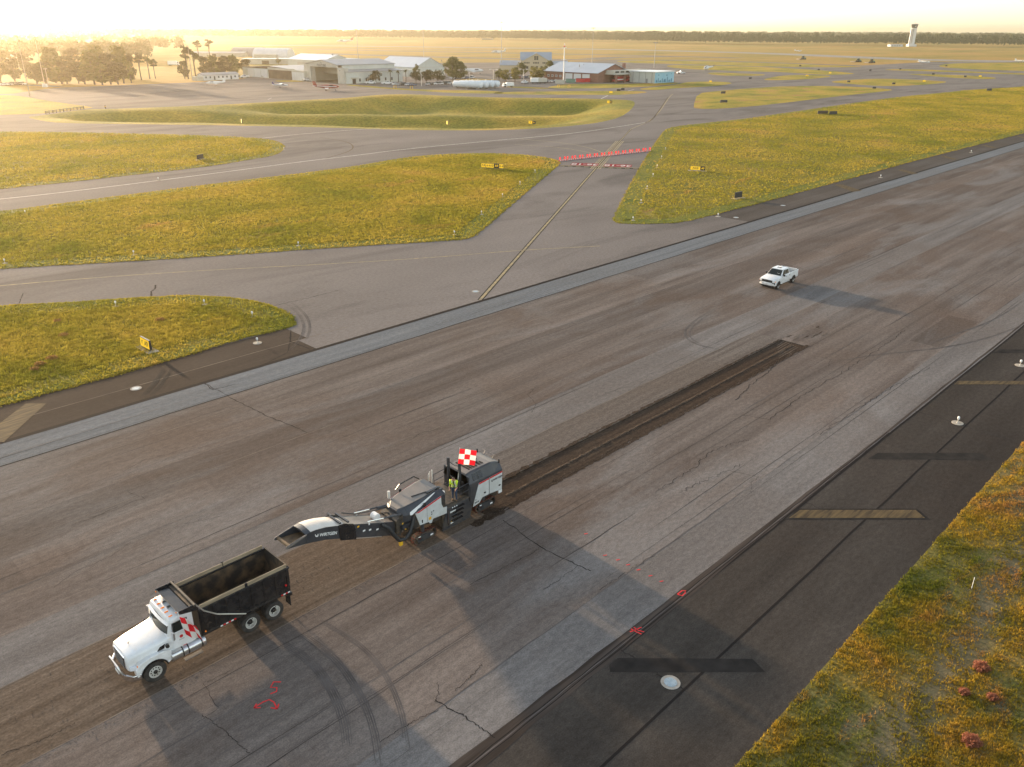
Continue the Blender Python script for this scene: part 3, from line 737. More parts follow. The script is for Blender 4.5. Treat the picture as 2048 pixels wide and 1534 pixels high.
def basin():
    poly = [(p.x, p.y) for p in BASIN]
    bm = bmesh.new(); vs = [bm.verts.new((x, y, 0.0)) for x, y in poly]
    for i in range(len(vs)): bm.edges.new((vs[i], vs[(i + 1) % len(vs)]))
    bmesh.ops.triangle_fill(bm, use_beauty=True, edges=bm.edges[:], normal=(0, 0, 1))
    for _ in range(9):
        ed = [e for e in bm.edges if e.calc_length() > 6.0]
        if not ed: break
        bmesh.ops.subdivide_edges(bm, edges=ed, cuts=1, use_grid_fill=True); bmesh.ops.triangulate(bm, faces=bm.faces[:])
    bm.verts.ensure_lookup_table()
    X = np.array([v.co.x for v in bm.verts]); Y = np.array([v.co.y for v in bm.verts])
    d = np.concatenate([seg_dist(X[i:i + 2000], Y[i:i + 2000], poly) for i in range(0, len(X), 2000)])
    dep = 5.2 * np.clip((d - 4.0) / 26.0, 0, 1); dep = dep * dep * (3 - 2 * np.clip((d - 4) / 26.0, 0, 1)) / 5.2
    # a spur of ground divides the basin
    sx, sy = G(905, 222).xy
    rr = ((X - sx) * 0.75 + (Y - sy) * 0.66) ; tt = (-(X - sx) * 0.66 + (Y - sy) * 0.75)
    spur = np.exp(-(rr / 13.0) ** 2) * 0.65
    dep = dep * (1 - spur) + 0.25 * np.sin(X * 0.11) * np.sin(Y * 0.13 + 1) * np.clip(d / 10, 0, 1)
    for v, q in zip(bm.verts, dep): v.co.z = -float(q) * 0.95
    for f in bm.faces:
        f.smooth = True
        if f.normal.z < 0: f.normal_flip()
    me = bpy.data.meshes.new('drainage_basin'); bm.to_mesh(me); bm.free(); me.materials.append(M_dgrass)
    o = bpy.data.objects.new('drainage_basin', me); COL.objects.link(o); o['kind'] = 'structure'


basin()

# ================================================================== grass tufts (uncountable): one object per verge
def blades(name, poly, n, h, w, mat, z=0.03, label=None, holes=None, edge=None, seed=1, lean=0.35, clump=0.0, band=False):
    rs = np.random.RandomState(seed); P = np.array([(p[0], p[1]) for p in poly]); lo, hi = P.min(0), P.max(0)
    pts = np.zeros((0, 2))
    A = P; B = np.roll(P, -1, 0)
    while len(pts) < n:
        q = lo + rs.rand(int(n * 1.5), 2) * (hi - lo)
        c = np.zeros(len(q), bool)
        for a, b in zip(A, B):
            if abs(b[1] - a[1]) < 1e-9: continue
            k = ((a[1] > q[:, 1]) != (b[1] > q[:, 1])) & (q[:, 0] < (b[0] - a[0]) * (q[:, 1] - a[1]) / (b[1] - a[1]) + a[0]); c ^= k
        q = q[c]
        if clump:
            s = np.sin(q[:, 0] * 1.9 + np.sin(q[:, 1] * 1.3) * 2) * np.sin(q[:, 1] * 2.3 + np.sin(q[:, 0] * .9) * 2) + 0.6 * np.sin(q[:, 0] * .43 + 1) * np.sin(q[:, 1] * .5)
            pr = np.clip(0.55 + clump * s, 0.06, 1)
            if band: pr = pr * (1 - .62 * np.exp(-((q[:, 1] - 7.0 + .9 * np.sin(q[:, 0] * .35)) / 1.3) ** 2)) * np.where(q[:, 1] > 9.6, .8, 1)
            q = q[rs.rand(len(q)) < pr]
        pts = np.concatenate([pts, q])
    pts = pts[:n]
    if edge:
        dd = np.concatenate([seg_dist(pts[i:i + 4000, 0], pts[i:i + 4000, 1], [tuple(p) for p in P]) for i in range(0, n, 4000)]); pts = pts[rs.rand(n) < np.where(dd < edge, .30, 1.0)]; n = len(pts)
    K = 3
    base = np.repeat(pts, K, 0); m = len(base)
    ang = rs.rand(m) * 2 * np.pi; hh = h * (0.45 + 0.9 * rs.rand(m)) * np.repeat(0.6 + 0.8 * rs.rand(n), K); ww = w * (0.6 + 0.8 * rs.rand(m))
    off = rs.normal(0, w * 0.7, (m, 2)); base = base + off
    dx, dy = np.cos(ang) * ww / 2, np.sin(ang) * ww / 2
    la = rs.rand(m) * 2 * np.pi; lx, ly = np.cos(la) * hh * lean * rs.rand(m) * 2, np.sin(la) * hh * lean * rs.rand(m) * 2
    V = np.empty((m, 3, 3), np.float32)
    V[:, 0] = np.stack([base[:, 0] - dx, base[:, 1] - dy, np.full(m, z - 0.01)], 1); V[:, 1] = np.stack([base[:, 0] + dx, base[:, 1] + dy, np.full(m, z - 0.01)], 1)
    V[:, 2] = np.stack([base[:, 0] + lx, base[:, 1] + ly, z + hh], 1)
    o = raw_mesh(name, V.reshape(-1, 3), np.arange(m * 3, dtype=np.int32), 3, mat)
    tag(o, label, 'grass', kind='stuff')
    return o


def raw_mesh(name, V, idx, k, mat):
    me = bpy.data.meshes.new(name); nf = len(idx) // k
    me.vertices.add(len(V)); me.vertices.foreach_set('co', np.ascontiguousarray(V, np.float32).ravel())
    me.loops.add(len(idx)); me.loops.foreach_set('vertex_index', np.ascontiguousarray(idx, np.int32))
    me.polygons.add(nf); me.polygons.foreach_set('loop_start', np.arange(0, nf * k, k, dtype=np.int32)); me.polygons.foreach_set('loop_total', np.full(nf, k, np.int32))
    me.update(calc_edges=True); me.materials.append(mat)
    o = bpy.data.objects.new(name, me); COL.objects.link(o)
    return o


crumbs(9000, 9)
blades('grass', [(20, 10.75), (20, -4), (62, -6), (105, 2), (105, 10.75)], 150000, 0.11, 0.045, M_rblade, 0.0, 'dense ochre and green grass beyond the dark shoulder in the lower right corner', seed=2, clump=0.55, band=True)
blades('grass', [(p.x, p.y) for p in ISL['d'] if True], 110000, 0.15, 0.065, M_blade, 0.03, 'yellow green grass island with the angled sign, at the left edge', seed=3, clump=0.2, edge=3.2)
blades('grass', [(p.x, p.y) for p in ISL['b']], 150000, 0.20, 0.11, M_blade, 0.03, 'long grass island left of the diagonal taxiway', seed=4, clump=0.2, edge=3.2)
blades('grass', [(p.x, p.y) for p in ISL['c']], 150000, 0.20, 0.15, M_blade, 0.03, 'wide grass field right of the diagonal taxiway', seed=5, clump=0.2, edge=3.2)
blades('grass', [(p.x, p.y) for p in ISL['a']], 60000, 0.22, 0.17, M_blade, 0.03, 'grass island at the left edge in front of the drainage basin', seed=6, clump=0.2, edge=3.2)


# ragged grass fringe creeping over the pavement edges
def fringe(polys, mat, label):
    rs = np.random.RandomState(31); P = []
    for poly, dens in polys:
        A = np.array(poly)[:-1]; B = np.array(poly)[1:]; L = np.linalg.norm(B - A, axis=1); k = rs.choice(len(L), int(L.sum() * dens), p=L / L.sum()); t = rs.rand(len(k))[:, None]
        d = (B[k] - A[k]) / L[k][:, None]; c = A[k] + d * t * L[k][:, None]; s = np.sin(c[:, 0] * 1.7) + np.sin(c[:, 1] * 2.3 + c[:, 0] * .6)
        P.append(c + np.stack([-d[:, 1], d[:, 0]], 1) * (rs.normal(0, .14, len(k)) + .06 * s)[:, None])
    pts = np.concatenate(P); m = len(pts) * 2; base = np.repeat(pts, 2, 0) + rs.normal(0, .04, (m, 2)); a = rs.rand(m) * 6.283; h = .02 + .07 * rs.rand(m); w = .03 + .035 * rs.rand(m)
    V = np.zeros((m, 3, 3), np.float32); dx, dy = np.cos(a) * w, np.sin(a) * w
    V[:, 0] = np.stack([base[:, 0] - dx, base[:, 1] - dy, np.full(m, .002)], 1); V[:, 1] = np.stack([base[:, 0] + dx, base[:, 1] + dy, np.full(m, .002)], 1); V[:, 2] = np.stack([base[:, 0] + rs.normal(0, .05, m), base[:, 1] + rs.normal(0, .05, m), .03 + h], 1)
    o = raw_mesh('grass_fringe', V.reshape(-1, 3), np.arange(m * 3, dtype=np.int32), 3, mat); tag(o, label, 'grass', kind='stuff')


cl = lambda w: [(p.x, p.y) for p in w] + [(w[0].x, w[0].y)]
fringe([(cl(ISL['d']), 60), (cl(ISL['b']), 30), (cl(ISL['c']), 16), (cl(ISL['a']), 16)], M_blade, 'ragged grass fringe along the island edges')
M_straw = material('dead_straw', (0.26, 0.21, 0.13), 0.9, rgb2=(0.17, 0.125, 0.06), scale=.6, transl=.3)
blades('grass', [(20, 9.4), (20, 2), (62, -1), (105, 4), (105, 9.4)], 60000, 0.035, 0.035, M_straw, 0.0, 'short dead straw between the grass of the lower right verge', seed=12, clump=0.3)
# dark dirt smeared along both rims of the fresh cut
for y_, w_ in ((31.62, .42), (31.45, .25), (34.36, .30), (31.70, .22)):
    pts_ = wobble(29, y_, 73.5, y_, 150, .05); ribbon('smeared_dirt', pts_, [w_ * rnd.uniform(.15, 1.5) * (1.25 - (p[0] - 29) / 60) for p in pts_], M_fresh, 0.0066 + y_ * 1e-5, runway)
for k in range(16):
    x_ = rnd.uniform(70, 79); y_ = rnd.uniform(31.2, 34.6); L_ = rnd.uniform(.6, 3.0); pts_ = wobble(x_, y_, x_ + L_, y_ + rnd.uniform(-.2, .2), 6, .05); ribbon('smeared_dirt', pts_, [rnd.uniform(.05, .35) for _ in pts_], M_milled if k % 2 else M_fresh, 0.0125 + k * 2e-5, runway, taper=True) if x_ > 73.4 else None
# pale scratches at the end of the cut
for k in range(7): ribbon('scratch', wobble(68.5 + .5 * k, 32.0 + .3 * k, 72.5 + .2 * k, 32.1 + .3 * k, 6, .03), .04, M_seaml, (DEEP if 32 + .3 * k < 34.2 else 0) + .006, runway)
# ================================================================== paints
M_wpaint = material('white_paint', (0.80, 0.81, 0.81), 0.32, rgb2=(0.70, 0.69, 0.66), scale=2.5, coat=0.3, lo=.4, hi=.8)
M_black = material('black_steel', (0.008, 0.009, 0.011), 0.27, rgb2=(0.018, 0.018, 0.020), scale=3.0)
M_rust = material('dusty_bed_steel', (0.022, 0.018, 0.015), 0.75, rgb2=(0.16, 0.105, 0.055), scale=1.6, lo=0.42, hi=0.72)
M_wood2 = material('weathered_side_board', (0.34, 0.27, 0.18), 0.8, rgb2=(0.22, 0.17, 0.11), scale=3.0, stretch=(0.6, 4, 4))
M_tyre = material('tyre_rubber', (0.018, 0.017, 0.016), 0.85, rgb2=(0.050, 0.042, 0.036), scale=5.0)
M_rim = material('white_wheel_rim', (0.62, 0.61, 0.57), 0.4, rgb2=(0.50, 0.47, 0.42), scale=6.0)
M_alu = material('polished_aluminium', (0.62, 0.62, 0.62), 0.28, metal=0.9)
M_chrome = material('chrome', (0.70, 0.70, 0.72), 0.15, metal=1.0)
M_glass = material('dark_window_glass', (0.016, 0.022, 0.022), 0.05, spec=0.3)
M_amber = material('amber_lens', (0.75, 0.20, 0.02), 0.25, emit=(1.0, 0.28, 0.02), estr=0.08)
M_redl = material('red_lens', (0.60, 0.02, 0.02), 0.25)
M_clear = material('headlight_lens', (0.75, 0.77, 0.80), 0.1, spec=0.8)
M_redp = material('red_paint', (0.55, 0.02, 0.025), 0.5)
M_wflat = material('white_decal', (0.75, 0.75, 0.73), 0.5)
M_flagr = material('red_flag_cloth', (0.72, 0.012, 0.022), 0.8, transl=0.35)
M_flagw = material('white_flag_cloth', (0.80, 0.77, 0.70), 0.8, transl=0.35)
M_gunm = material('dark_grey_machine_paint', (0.030, 0.034, 0.042), 0.38, rgb2=(0.050, 0.053, 0.060), scale=1.5)
M_light = material('light_grey_machine_paint', (0.60, 0.62, 0.61), 0.4, rgb2=(0.52, 0.53, 0.51), scale=2.0)
M_roof = material('dusty_sunlit_machine_tan', (0.20, 0.17, 0.145), 0.45, rgb2=(0.15, 0.135, 0.12), scale=1.2)  # tan paints sun reflected off dark machine tops; also dusty tone of conveyor cover
M_dusty = material('dusty_black_machinery', (0.020, 0.019, 0.018), 0.6, rgb2=(0.085, 0.065, 0.045), scale=4.0)
M_orange = material('orange_red_paint', (0.50, 0.06, 0.02), 0.6)
M_padc = material('worn_orange_track_pad', (0.20, 0.028, 0.010), 0.7, rgb2=(0.04, 0.02, 0.012), scale=6)
M_ylw = material('safety_yellow', (0.75, 0.42, 0.02), 0.5)
M_belt = material('rubber_belt', (0.10, 0.068, 0.040), 0.8, rgb2=(0.20, 0.13, 0.07), scale=3.0)
M_tarp = material('pale_conveyor_cover', (0.66, 0.62, 0.56), 0.6, rgb2=(0.58, 0.53, 0.47), scale=2.0)
M_hose = material('black_hose', (0.020, 0.022, 0.024), 0.5)
M_dtext = material('dark_lettering', (0.04, 0.045, 0.055), 0.5)
M_grey0 = material('dull_grille_bar', (0.16, 0.16, 0.16), 0.4)
M_void = material('black_gap', (0.004, 0.004, 0.004), 0.9)
M_foot = material('dusty_dark_plate', (0.055, 0.045, 0.036), 0.7, rgb2=(0.11, 0.085, 0.06), scale=5.0)


grime(M_wpaint, .4, 1.7, (0.30, 0.24, 0.18), .75); grime(M_black, .6, 2.6, (0.060, 0.047, 0.036), .7); grime(M_light, .6, 2.2, (0.30, 0.26, 0.21), .4); grime(M_gunm, .2, 2.4, (0.11, 0.085, 0.062), .75); grime(M_alu, .3, 1.5, (0.22, 0.18, 0.14), .6); grime(M_rim, -.3, .3, (0.25, 0.20, 0.15), .6)


def ring(x, hw, z0, z1, r=0.1, n=3):
    """rounded cross-section in the y-z plane"""
    out = []
    for cx, cz, a0 in ((hw - r, z1 - r, 0), (-hw + r, z1 - r, 90), (-hw + r * .5, z0 + r * .5, 180), (hw - r * .5, z0 + r * .5, 270)):
        q = r if a0 < 180 else r * .5
        for k in range(n + 1):
            a = math.radians(a0 + 90 * k / n); out.append((x, cx + q * math.cos(a), cz + q * math.sin(a)))
    return out


def wheel(parent, loc, r, w, side, rim_r, rim_mat=None, dish=0.06, holes=8, dual=False, name='wheel'):
    """axis along y, outer face on side*y"""
    e = bpy.data.objects.new(name, None); COL.objects.link(e); e.parent = parent; e.location = loc
    if side < 0: e.rotation_euler = (0, 0, math.pi)
    h = w / 2
    def tyre(c):
        prof = [(rim_r, c - h * .8), (r * .86, c - h), (r * .965, c - h * .85), (r, c - h * .55), (r * .985, c - .01), (r * .985, c + .01), (r, c + h * .55), (r * .965, c + h * .85), (r * .86, c + h), (rim_r, c + h * .8)]
        m = MB(); n = 28
        rings = [[(q * math.cos(2 * math.pi * i / n), y, q * math.sin(2 * math.pi * i / n)) for i in range(n)] for q, y in prof]
        m.loft(rings, False); return m
    t = tyre(0)
    t.build('tyre', M_tyre, e, smooth=True)
    if dual: tyre(-w * 1.08).build('tyre', M_tyre, e, smooth=True)
    m = MB(); m.lathe_y([(rim_r * 1.04, h * .80), (rim_r, h * .86), (rim_r * .92, h * .80), (rim_r * .88, h * .8 - dish), (rim_r * .45, h * .8 - dish * .95), (rim_r * .38, h * .8 - dish * (.4 if not dual else .97)), (0.005, h * .8 - dish * (.4 if not dual else .97))], 24, cap=False)
    rm = m.build('rim', rim_mat or M_rim, e, smooth=True)
    m = MB(); m.lathe_y([(rim_r * (.34 if not dual else .52), h * .8 - dish * (.35 if not dual else .85)), (rim_r * .32, h * .8 + (.02 if not dual else -.05)), (rim_r * .12, h * .8 + (.04 if not dual else -.03)), (0.004, h * .8 + (.04 if not dual else -.03))], 12)
    m.build('hub', M_black, e)
    m = MB()
    for k in range(holes):
        a = 2 * math.pi * k / holes; c = (rim_r * .66 * math.cos(a), h * .8 - dish * .95, rim_r * .66 * math.sin(a))
        m.cyl((c[0], c[1] - .01, c[2]), (c[0], c[1] + .012, c[2]), rim_r * .11, n=8)
    tag(m.build('hand_holes', M_black, e), kind='stuff')
    return e


# ================================================================== dump truck (faces -X)
TR = thing('dump_truck', 'white cab dump truck with long black bed under the milling conveyor', 'dump truck', (9.72, 33.68, 0), math.pi - math.radians(0.4))
for s in (-1, 1): MB().box(-7.0, 0.9, s * .36, s * .52, .72, .98).build('chassis_rail', M_black, TR)
for x in (-6.6, -5.4, -3.6, -2.2, -.9, .5): MB().box(x - .08, x + .08, -.36, .36, .76, .95).build('cross_member', M_black, TR)
for x in (0, -4.86, -6.18): MB().cyl((x, -.95, .52), (x, .95, .52), .11).build('axle', M_black, TR)
for s in (1, -1): MB().box(-6.3, -4.7, s * .54, s * .62, .55, .80).build('walking_beam', M_black, TR)
for y, s in ((1.06, 1), (-1.06, -1)):
    wheel(TR, (0, y, .535), .535, .31, s, .30, dish=.05, holes=10)
for x in (-4.86, -6.18):
    for s in (1, -1): wheel(TR, (x, s * 1.08, .525), .525, .27, s, .30, dish=.17, holes=5, dual=True)
# hood and cab
m = MB(); m.loft([ring(1.02, .80, .98, 1.60, .14), ring(.95, .86, .92, 1.70, .16), ring(.5, .93, .92, 1.80, .18), ring(-.2, 1.0, .95, 1.88, .2), ring(-.82, 1.06, 1.0, 1.95, .2)])
hood = m.build('hood', M_wpaint, TR, smooth=True)
m = MB(); m.loft([ring(-.80, 1.05, .95, 1.92, .12), ring(-1.02, 1.09, .95, 2.0, .10), ring(-1.06, 1.09, .95, 2.06, .1), ring(-2.12, 1.09, .95, 2.06, .1)])
m.build('cab', M_wpaint, TR, smooth=True)
# upper cab: pillars, roof
m = MB(); m.loft([ring(-1.0, 1.02, 2.60, 2.70, .05), ring(-1.08, 1.07, 2.56, 2.82, .11), ring(-1.5, 1.08, 2.56, 2.88, .14), ring(-2.12, 1.08, 2.56, 2.86, .14)])
m.build('cab_roof', M_wpaint, TR, smooth=True)
m = MB(); m.box(-2.12, -2.05, -1.08, 1.08, 2.0, 2.6); m.build('cab_back_panel', M_wpaint, TR)
for s in (1, -1):
    m = MB(); m.add([(-.86, s * 1.0, 1.95), (-.99, s * 1.07, 1.95), (-1.14, s * 1.05, 2.58), (-1.03, s * .97, 2.58)], [(0, 1, 2, 3)])
    m.add([(-.86, s * .96, 1.95), (-.99, s * 1.03, 1.95), (-1.14, s * 1.01, 2.58), (-1.03, s * .93, 2.58)], [(0, 1, 2, 3)])
    m.build('windscreen_pillar', M_wpaint, TR)
    m = MB(); m.box(-2.10, -1.86, s * 1.03, s * 1.085, 1.98, 2.6); m.build('door_pillar', M_wpaint, TR)
    d = MB().prism_y([(-1.03, 1.08), (-1.03, 1.96), (-1.14, 2.0), (-1.96, 2.0), (-1.96, 1.08)], s * 1.088, s * 1.112).build('door', M_wpaint, TR, bevel=.01)
    MB().prism_y([(-1.12, 2.03), (-1.24, 2.52), (-1.88, 2.54), (-1.88, 2.03)], s * 1.04, s * 1.062).build('side_window', M_glass, TR)
    MB().box(-1.78, -1.90, s * 1.112, s * 1.135, 1.66, 1.76).build('door_handle', M_black, d)
    if s > 0:
        MB().cyl((-1.45, 1.112, 1.72), (-1.45, 1.118, 1.72), .085, n=14).build('door_emblem', M_redp, d)
        MB().box(-1.32, -1.58, 1.112, 1.116, 1.52, 1.60).build('door_lettering', M_light, d)
m = MB(); rows = []
for z, x0, hw in ((1.93, -.82, 1.0), (2.25, -.92, .98), (2.58, -1.02, .96)):
    rows.append([(x0 - .13 * (abs(t) ** 2), hw * t, z) for t in (-1, -.6, -.2, .2, .6, 1)])
vs_ = [p for r in rows for p in r]
m.add(vs_, [(i * 6 + j, i * 6 + j + 1, i * 6 + 7 + j, i * 6 + 6 + j) for i in range(2) for j in range(5)])
m.build('windscreen', M_glass, TR, smooth=True)
# visor, marker lights, horns
m = MB(); rows = [[(-.96 - .08 * t * t, 1.06 * t, 2.62), (-.84 - .08 * t * t, 1.06 * t, 2.55)] for t in np.linspace(-1, 1, 7)]
vs_ = [p for r in rows for p in r]; m.add(vs_, [(2 * i, 2 * i + 1, 2 * i + 3, 2 * i + 2) for i in range(6)]); m.build('sun_visor', M_wpaint, TR)
for y in (-.85, -.42, 0, .42, .85): MB().cyl((-1.30, y, 2.85), (-1.14, y, 2.87), .04, .028, 8).build('marker_light', M_amber, TR)
for y in (-.3, .2): MB().tube([(-1.85, y, 2.92), (-1.5, y, 2.92), (-1.35, y, 2.92)], [.03, .035, .075], 8).build('air_horn', M_alu, TR)
# grille, bumper, lights, vents
m = MB(); m.prism_y([(1.03, .95), (1.07, 1.0), (1.05, 1.62), (.99, 1.66), (.99, .95)], -.60, .60); gr = m.build('grille', M_chrome, TR, bevel=.02)
for k in range(6): MB().box(1.055, 1.085, -.52, .52, 1.03 + .095 * k, 1.06 + .095 * k).build('grille_bar', M_grey0, gr)
MB().box(1.045, 1.072, -.54, .54, 1.0, 1.6).build('grille_mesh', M_black, gr)
m = MB()
pts = [(.62, 1.22), (.98, 1.12), (1.22, .75), (1.27, .3), (1.27, -.3), (1.22, -.75), (.98, -1.12), (.62, -1.22)]
inner = [(x - .08, y * .94) for x, y in pts]
m.prism_z(pts + inner[::-1], .52, .82); m.build('bumper', M_chrome, TR, bevel=.02)
m = MB(); m.tube([(1.22, .62, .8), (1.32, .62, 1.0), (1.33, .5, 1.22), (1.33, -.5, 1.22), (1.32, -.62, 1.0), (1.22, -.62, .8)], .045, 8); m.build('bull_bar', M_alu, TR, smooth=True)
MB().box(1.275, 1.285, -.2, .2, .58, .72).build('number_plate', M_wflat, TR)
MB().tube([(.55, 0, 1.80), (.60, 0, 1.86), (.50, 0, 1.90)], .02, 6).build('hood_emblem', M_black, TR)
for s in (1, -1):
    MB().prism_z([(1.0, s * .62), (.98, s * .93), (.72, s * 1.10), (.70, s * .9), (.90, s * .62)], 1.02, 1.22).build('headlight', M_clear, TR, bevel=.01)
    MB().prism_z([(.72, s * 1.14), (.52, s * 1.19), (.50, s * 1.10), (.70, s * 1.04)], 1.05, 1.24).build('turn_signal', M_amber, TR)
    MB().prism_y([(-.30, 1.45), (-.62, 1.45), (-.68, 1.68), (-.44, 1.62)], s * 1.0, s * 1.05).build('hood_vent', M_black, TR)
    arc = [(.66 * math.cos(a), .53 + .66 * math.sin(a)) for a in np.radians(np.linspace(12, 168, 12))]
    MB().prism_y([(.80, .70), (.82, 1.08), (.60, 1.32), (.15, 1.44), (-.5, 1.44), (-.86, 1.30), (-.86, .80)] + arc[::-1], s * .82, s * 1.20).build('fender', M_wpaint, TR, bevel=.03)
    arc2 = [(.60 * math.cos(a), .53 + .60 * math.sin(a)) for a in np.radians(np.linspace(12, 168, 12))]
    MB().prism_y(arc + arc2[::-1], s * 1.1, s * 1.225).build('wheel_arch_trim', M_black, TR)
    # fuel tank with straps and steps (driver's side only)
    if s > 0: tank = MB().cyl((-.80, s * 1.02, .86), (-2.5, s * 1.02, .86), .30, n=22).build('fuel_tank', M_alu, TR, bevel=.03, smooth=True)
    for x in (-1.35, -1.62, -2.28) if s > 0 else (): MB().cyl((x - .03, s * 1.02, .86), (x + .03, s * 1.02, .86), .312, n=22).build('tank_strap', M_black, tank)
    if s > 0: MB().box(-1.35, -2.25, s * 1.12, s * 1.36, .42, .46).build('step', M_alu, TR)
    MB().box(-.85, -1.3, s * 1.05, s * 1.33, 1.13, 1.17).build('step', M_alu, TR)
    MB().tube([(-1.12, s * 1.1, 2.45), (-1.0, s * 1.32, 2.40), (-1.0, s * 1.32, 1.85), (-1.1, s * 1.1, 1.80)], .018, 6).build('mirror_arm', M_alu, TR)
    MB().box(-.97, -1.06, s * 1.24, s * 1.46, 1.92, 2.34).build('mirror', M_alu, TR, bevel=.02)
    MB().cyl((-.74, s * 1.14, 1.62), (-.70, s * 1.30, 1.66), .09, n=10).build('hood_mirror', M_black, TR)
for x in (-1.2, -1.55): MB().box(x - .09, x + .09, 1.112, 1.118, 1.12, 1.17).build('reflector', M_redl, TR)
# dump bed
BX0, BX1 = -2.42, -7.22
bed = bpy.data.objects.new('dump_bed', None); COL.objects.link(bed); bed.parent = TR
MB().box(BX1, BX0, -1.12, 1.12, 1.20, 1.30).build('bed_floor', M_rust, bed)
for s in (1, -1):
    sw = MB().prism_y([(BX0, 1.22), (BX0, 2.74), (BX1, 2.74), (BX1 + .12, 1.22)], s * 1.14, s * 1.20).build('side_wall', M_black, bed)
    MB().quad((BX0, s * 1.137, 1.3), (BX1 + .1, s * 1.137, 1.3), (BX1, s * 1.137, 2.73), (BX0, s * 1.137, 2.73)).build('inner_liner', M_rust, bed)
    MB().box(BX1 - .02, BX0 + .02, s * 1.10, s * 1.26, 2.66, 2.755).build('top_rail', M_black, sw, bevel=.015)
    MB().box(BX1 + .1, BX0, s * 1.16, s * 1.235, 1.20, 1.34).build('bottom_rail', M_black, sw, bevel=.015)
    for k in range(8):
        x = BX0 - .06 - k * (4.62 / 7)
        MB().prism_x([(s * 1.18, 1.3), (s * 1.245, 1.36), (s * 1.245, 2.62), (s * 1.18, 2.68)], x - .06, x + .06).build('rib', M_black, sw)
    for k in range(7):
        x = BX0 - .06 - (k + .5) * (4.62 / 7); MB().prism_y([(x - .24, 2.02), (x + .24, 2.02), (x + .2, 2.14), (x - .2, 2.14)], s * 1.20, s * 1.222).build('stamped_rib', M_black, sw)
    for a, b in ((BX0 - .05, -4.85), (-4.89, BX1 + .12)): MB().box(a, b, s * 1.155, s * 1.205, 2.757, 2.96).build('side_board', M_wood2, bed, bevel=.008)
    MB().box(-4.80, -4.94, s * 1.21, s * 1.24, 2.70, 2.98).build('board_bracket', M_black, bed)
    for k in range(6):
        MB().box(-3.30 - .14 * k, -3.42 - .14 * k, s * 1.236, s * 1.242, 1.24, 1.31).build('reflective_tape', M_redl if k % 2 else M_wflat, bed)
    for k in range(4): MB().box(-6.62 - .13 * k, -6.74 - .13 * k, s * 1.236, s * 1.242, 1.24, 1.31).build('reflective_tape', M_redl if k % 2 == 0 else M_wflat, bed)
    MB().cyl((-6.95, s * 1.2, 1.75), (-6.95, s * 1.255, 1.75), .05, n=10).build('side_marker_lamp', M_redl, bed)
    MB().cyl((-2.55, s * 1.2, 1.42), (-2.55, s * 1.26, 1.42), .04, n=8).build('side_marker_lamp', M_amber, bed)
    MB().tube([(-4.62, s * 1.28, 1.30), (-3.2, s * 1.29, 2.10), (-2.62, s * 1.28, 2.62), (-2.30, s * 1.22, 3.12)], .035, 8).build('tarp_arm', M_alu, bed)
    MB().box(-7.10, -7.13, s * .72, s * 1.2, .36, .98).build('mud_flap', M_tyre, TR)
    MB().box(-7.0, -7.25, s * 1.0, s * 1.24, 1.0, 1.16).build('tail_light_box', M_black, TR, bevel=.01)
    MB().box(-7.251, -7.262, s * 1.04, s * 1.2, 1.03, 1.13).build('tail_light', M_redl, TR)
MB().box(BX0, BX0 + .07, -1.2, 1.2, 1.2, 2.95).build('front_wall', M_black, bed, bevel=.01)
MB().quad((BX0 - .003, -1.13, 1.31), (BX0 - .003, 1.13, 1.31), (BX0 - .003, 1.13, 2.9), (BX0 - .003, -1.13, 2.9)).build('inner_liner', M_rust, bed)
tg = MB().prism_y([(BX1 + .1, 1.22), (BX1 + .16, 1.22), (BX1 + .05, 2.80), (BX1 - .02, 2.80)], -1.13, 1.13).build('tailgate', M_rust, bed)
for k in range(5): MB().box(BX1 - .02, BX1 - .07 + .0, -1.0 + .5 * k - .04, -1.0 + .5 * k + .04, 1.6, 2.72).build('tailgate_rib', M_black, tg)
sh = MB().prism_y([(BX0 + .07, 2.94), (-1.50, 3.02), (-1.44, 3.14), (-1.47, 3.15), (-1.53, 3.06), (BX0 + .07, 2.99)], -1.18, 1.18).build('cab_shield', M_black, bed)
for s in (1, -1): MB().prism_y([(BX0 + .07, 2.78), (-1.46, 2.98), (-1.44, 3.16), (BX0 + .07, 3.16)], s * 1.18, s * 1.22).build('shield_flange', M_black, sh); MB().cyl((-1.43, s * 1.1, 3.08), (-1.40, s * 1.1, 3.08), .035, n=8).build('marker_light', M_amber, sh)
MB().cyl((-2.24, -1.3, 3.14), (-2.24, 1.3, 3.14), .055, n=12).build('tarp_roll', M_dusty, bed)
MB().box(-2.36, -2.05, -1.1, 1.1, 3.03, 3.07).build('tarp_tray', M_rust, bed)
# heaps left on the bed floor
m = MB(); hv = []
for i in range(9):
    for j in range(6):
        x = -3.2 - i * .42; y = -.95 + j * .38; hv.append((x + rnd.uniform(-.1, .1), y, 1.305 + max(0, .16 * math.sin(i * 1.1) * math.sin(j * 1.3) + rnd.uniform(-.02, .05))))
m.add(hv, [(i * 6 + j, i * 6 + j + 1, i * 6 + 7 + j, i * 6 + 6 + j) for i in range(8) for j in range(5)]); tag(m.build('leftover_millings', M_milled, bed), kind='stuff')


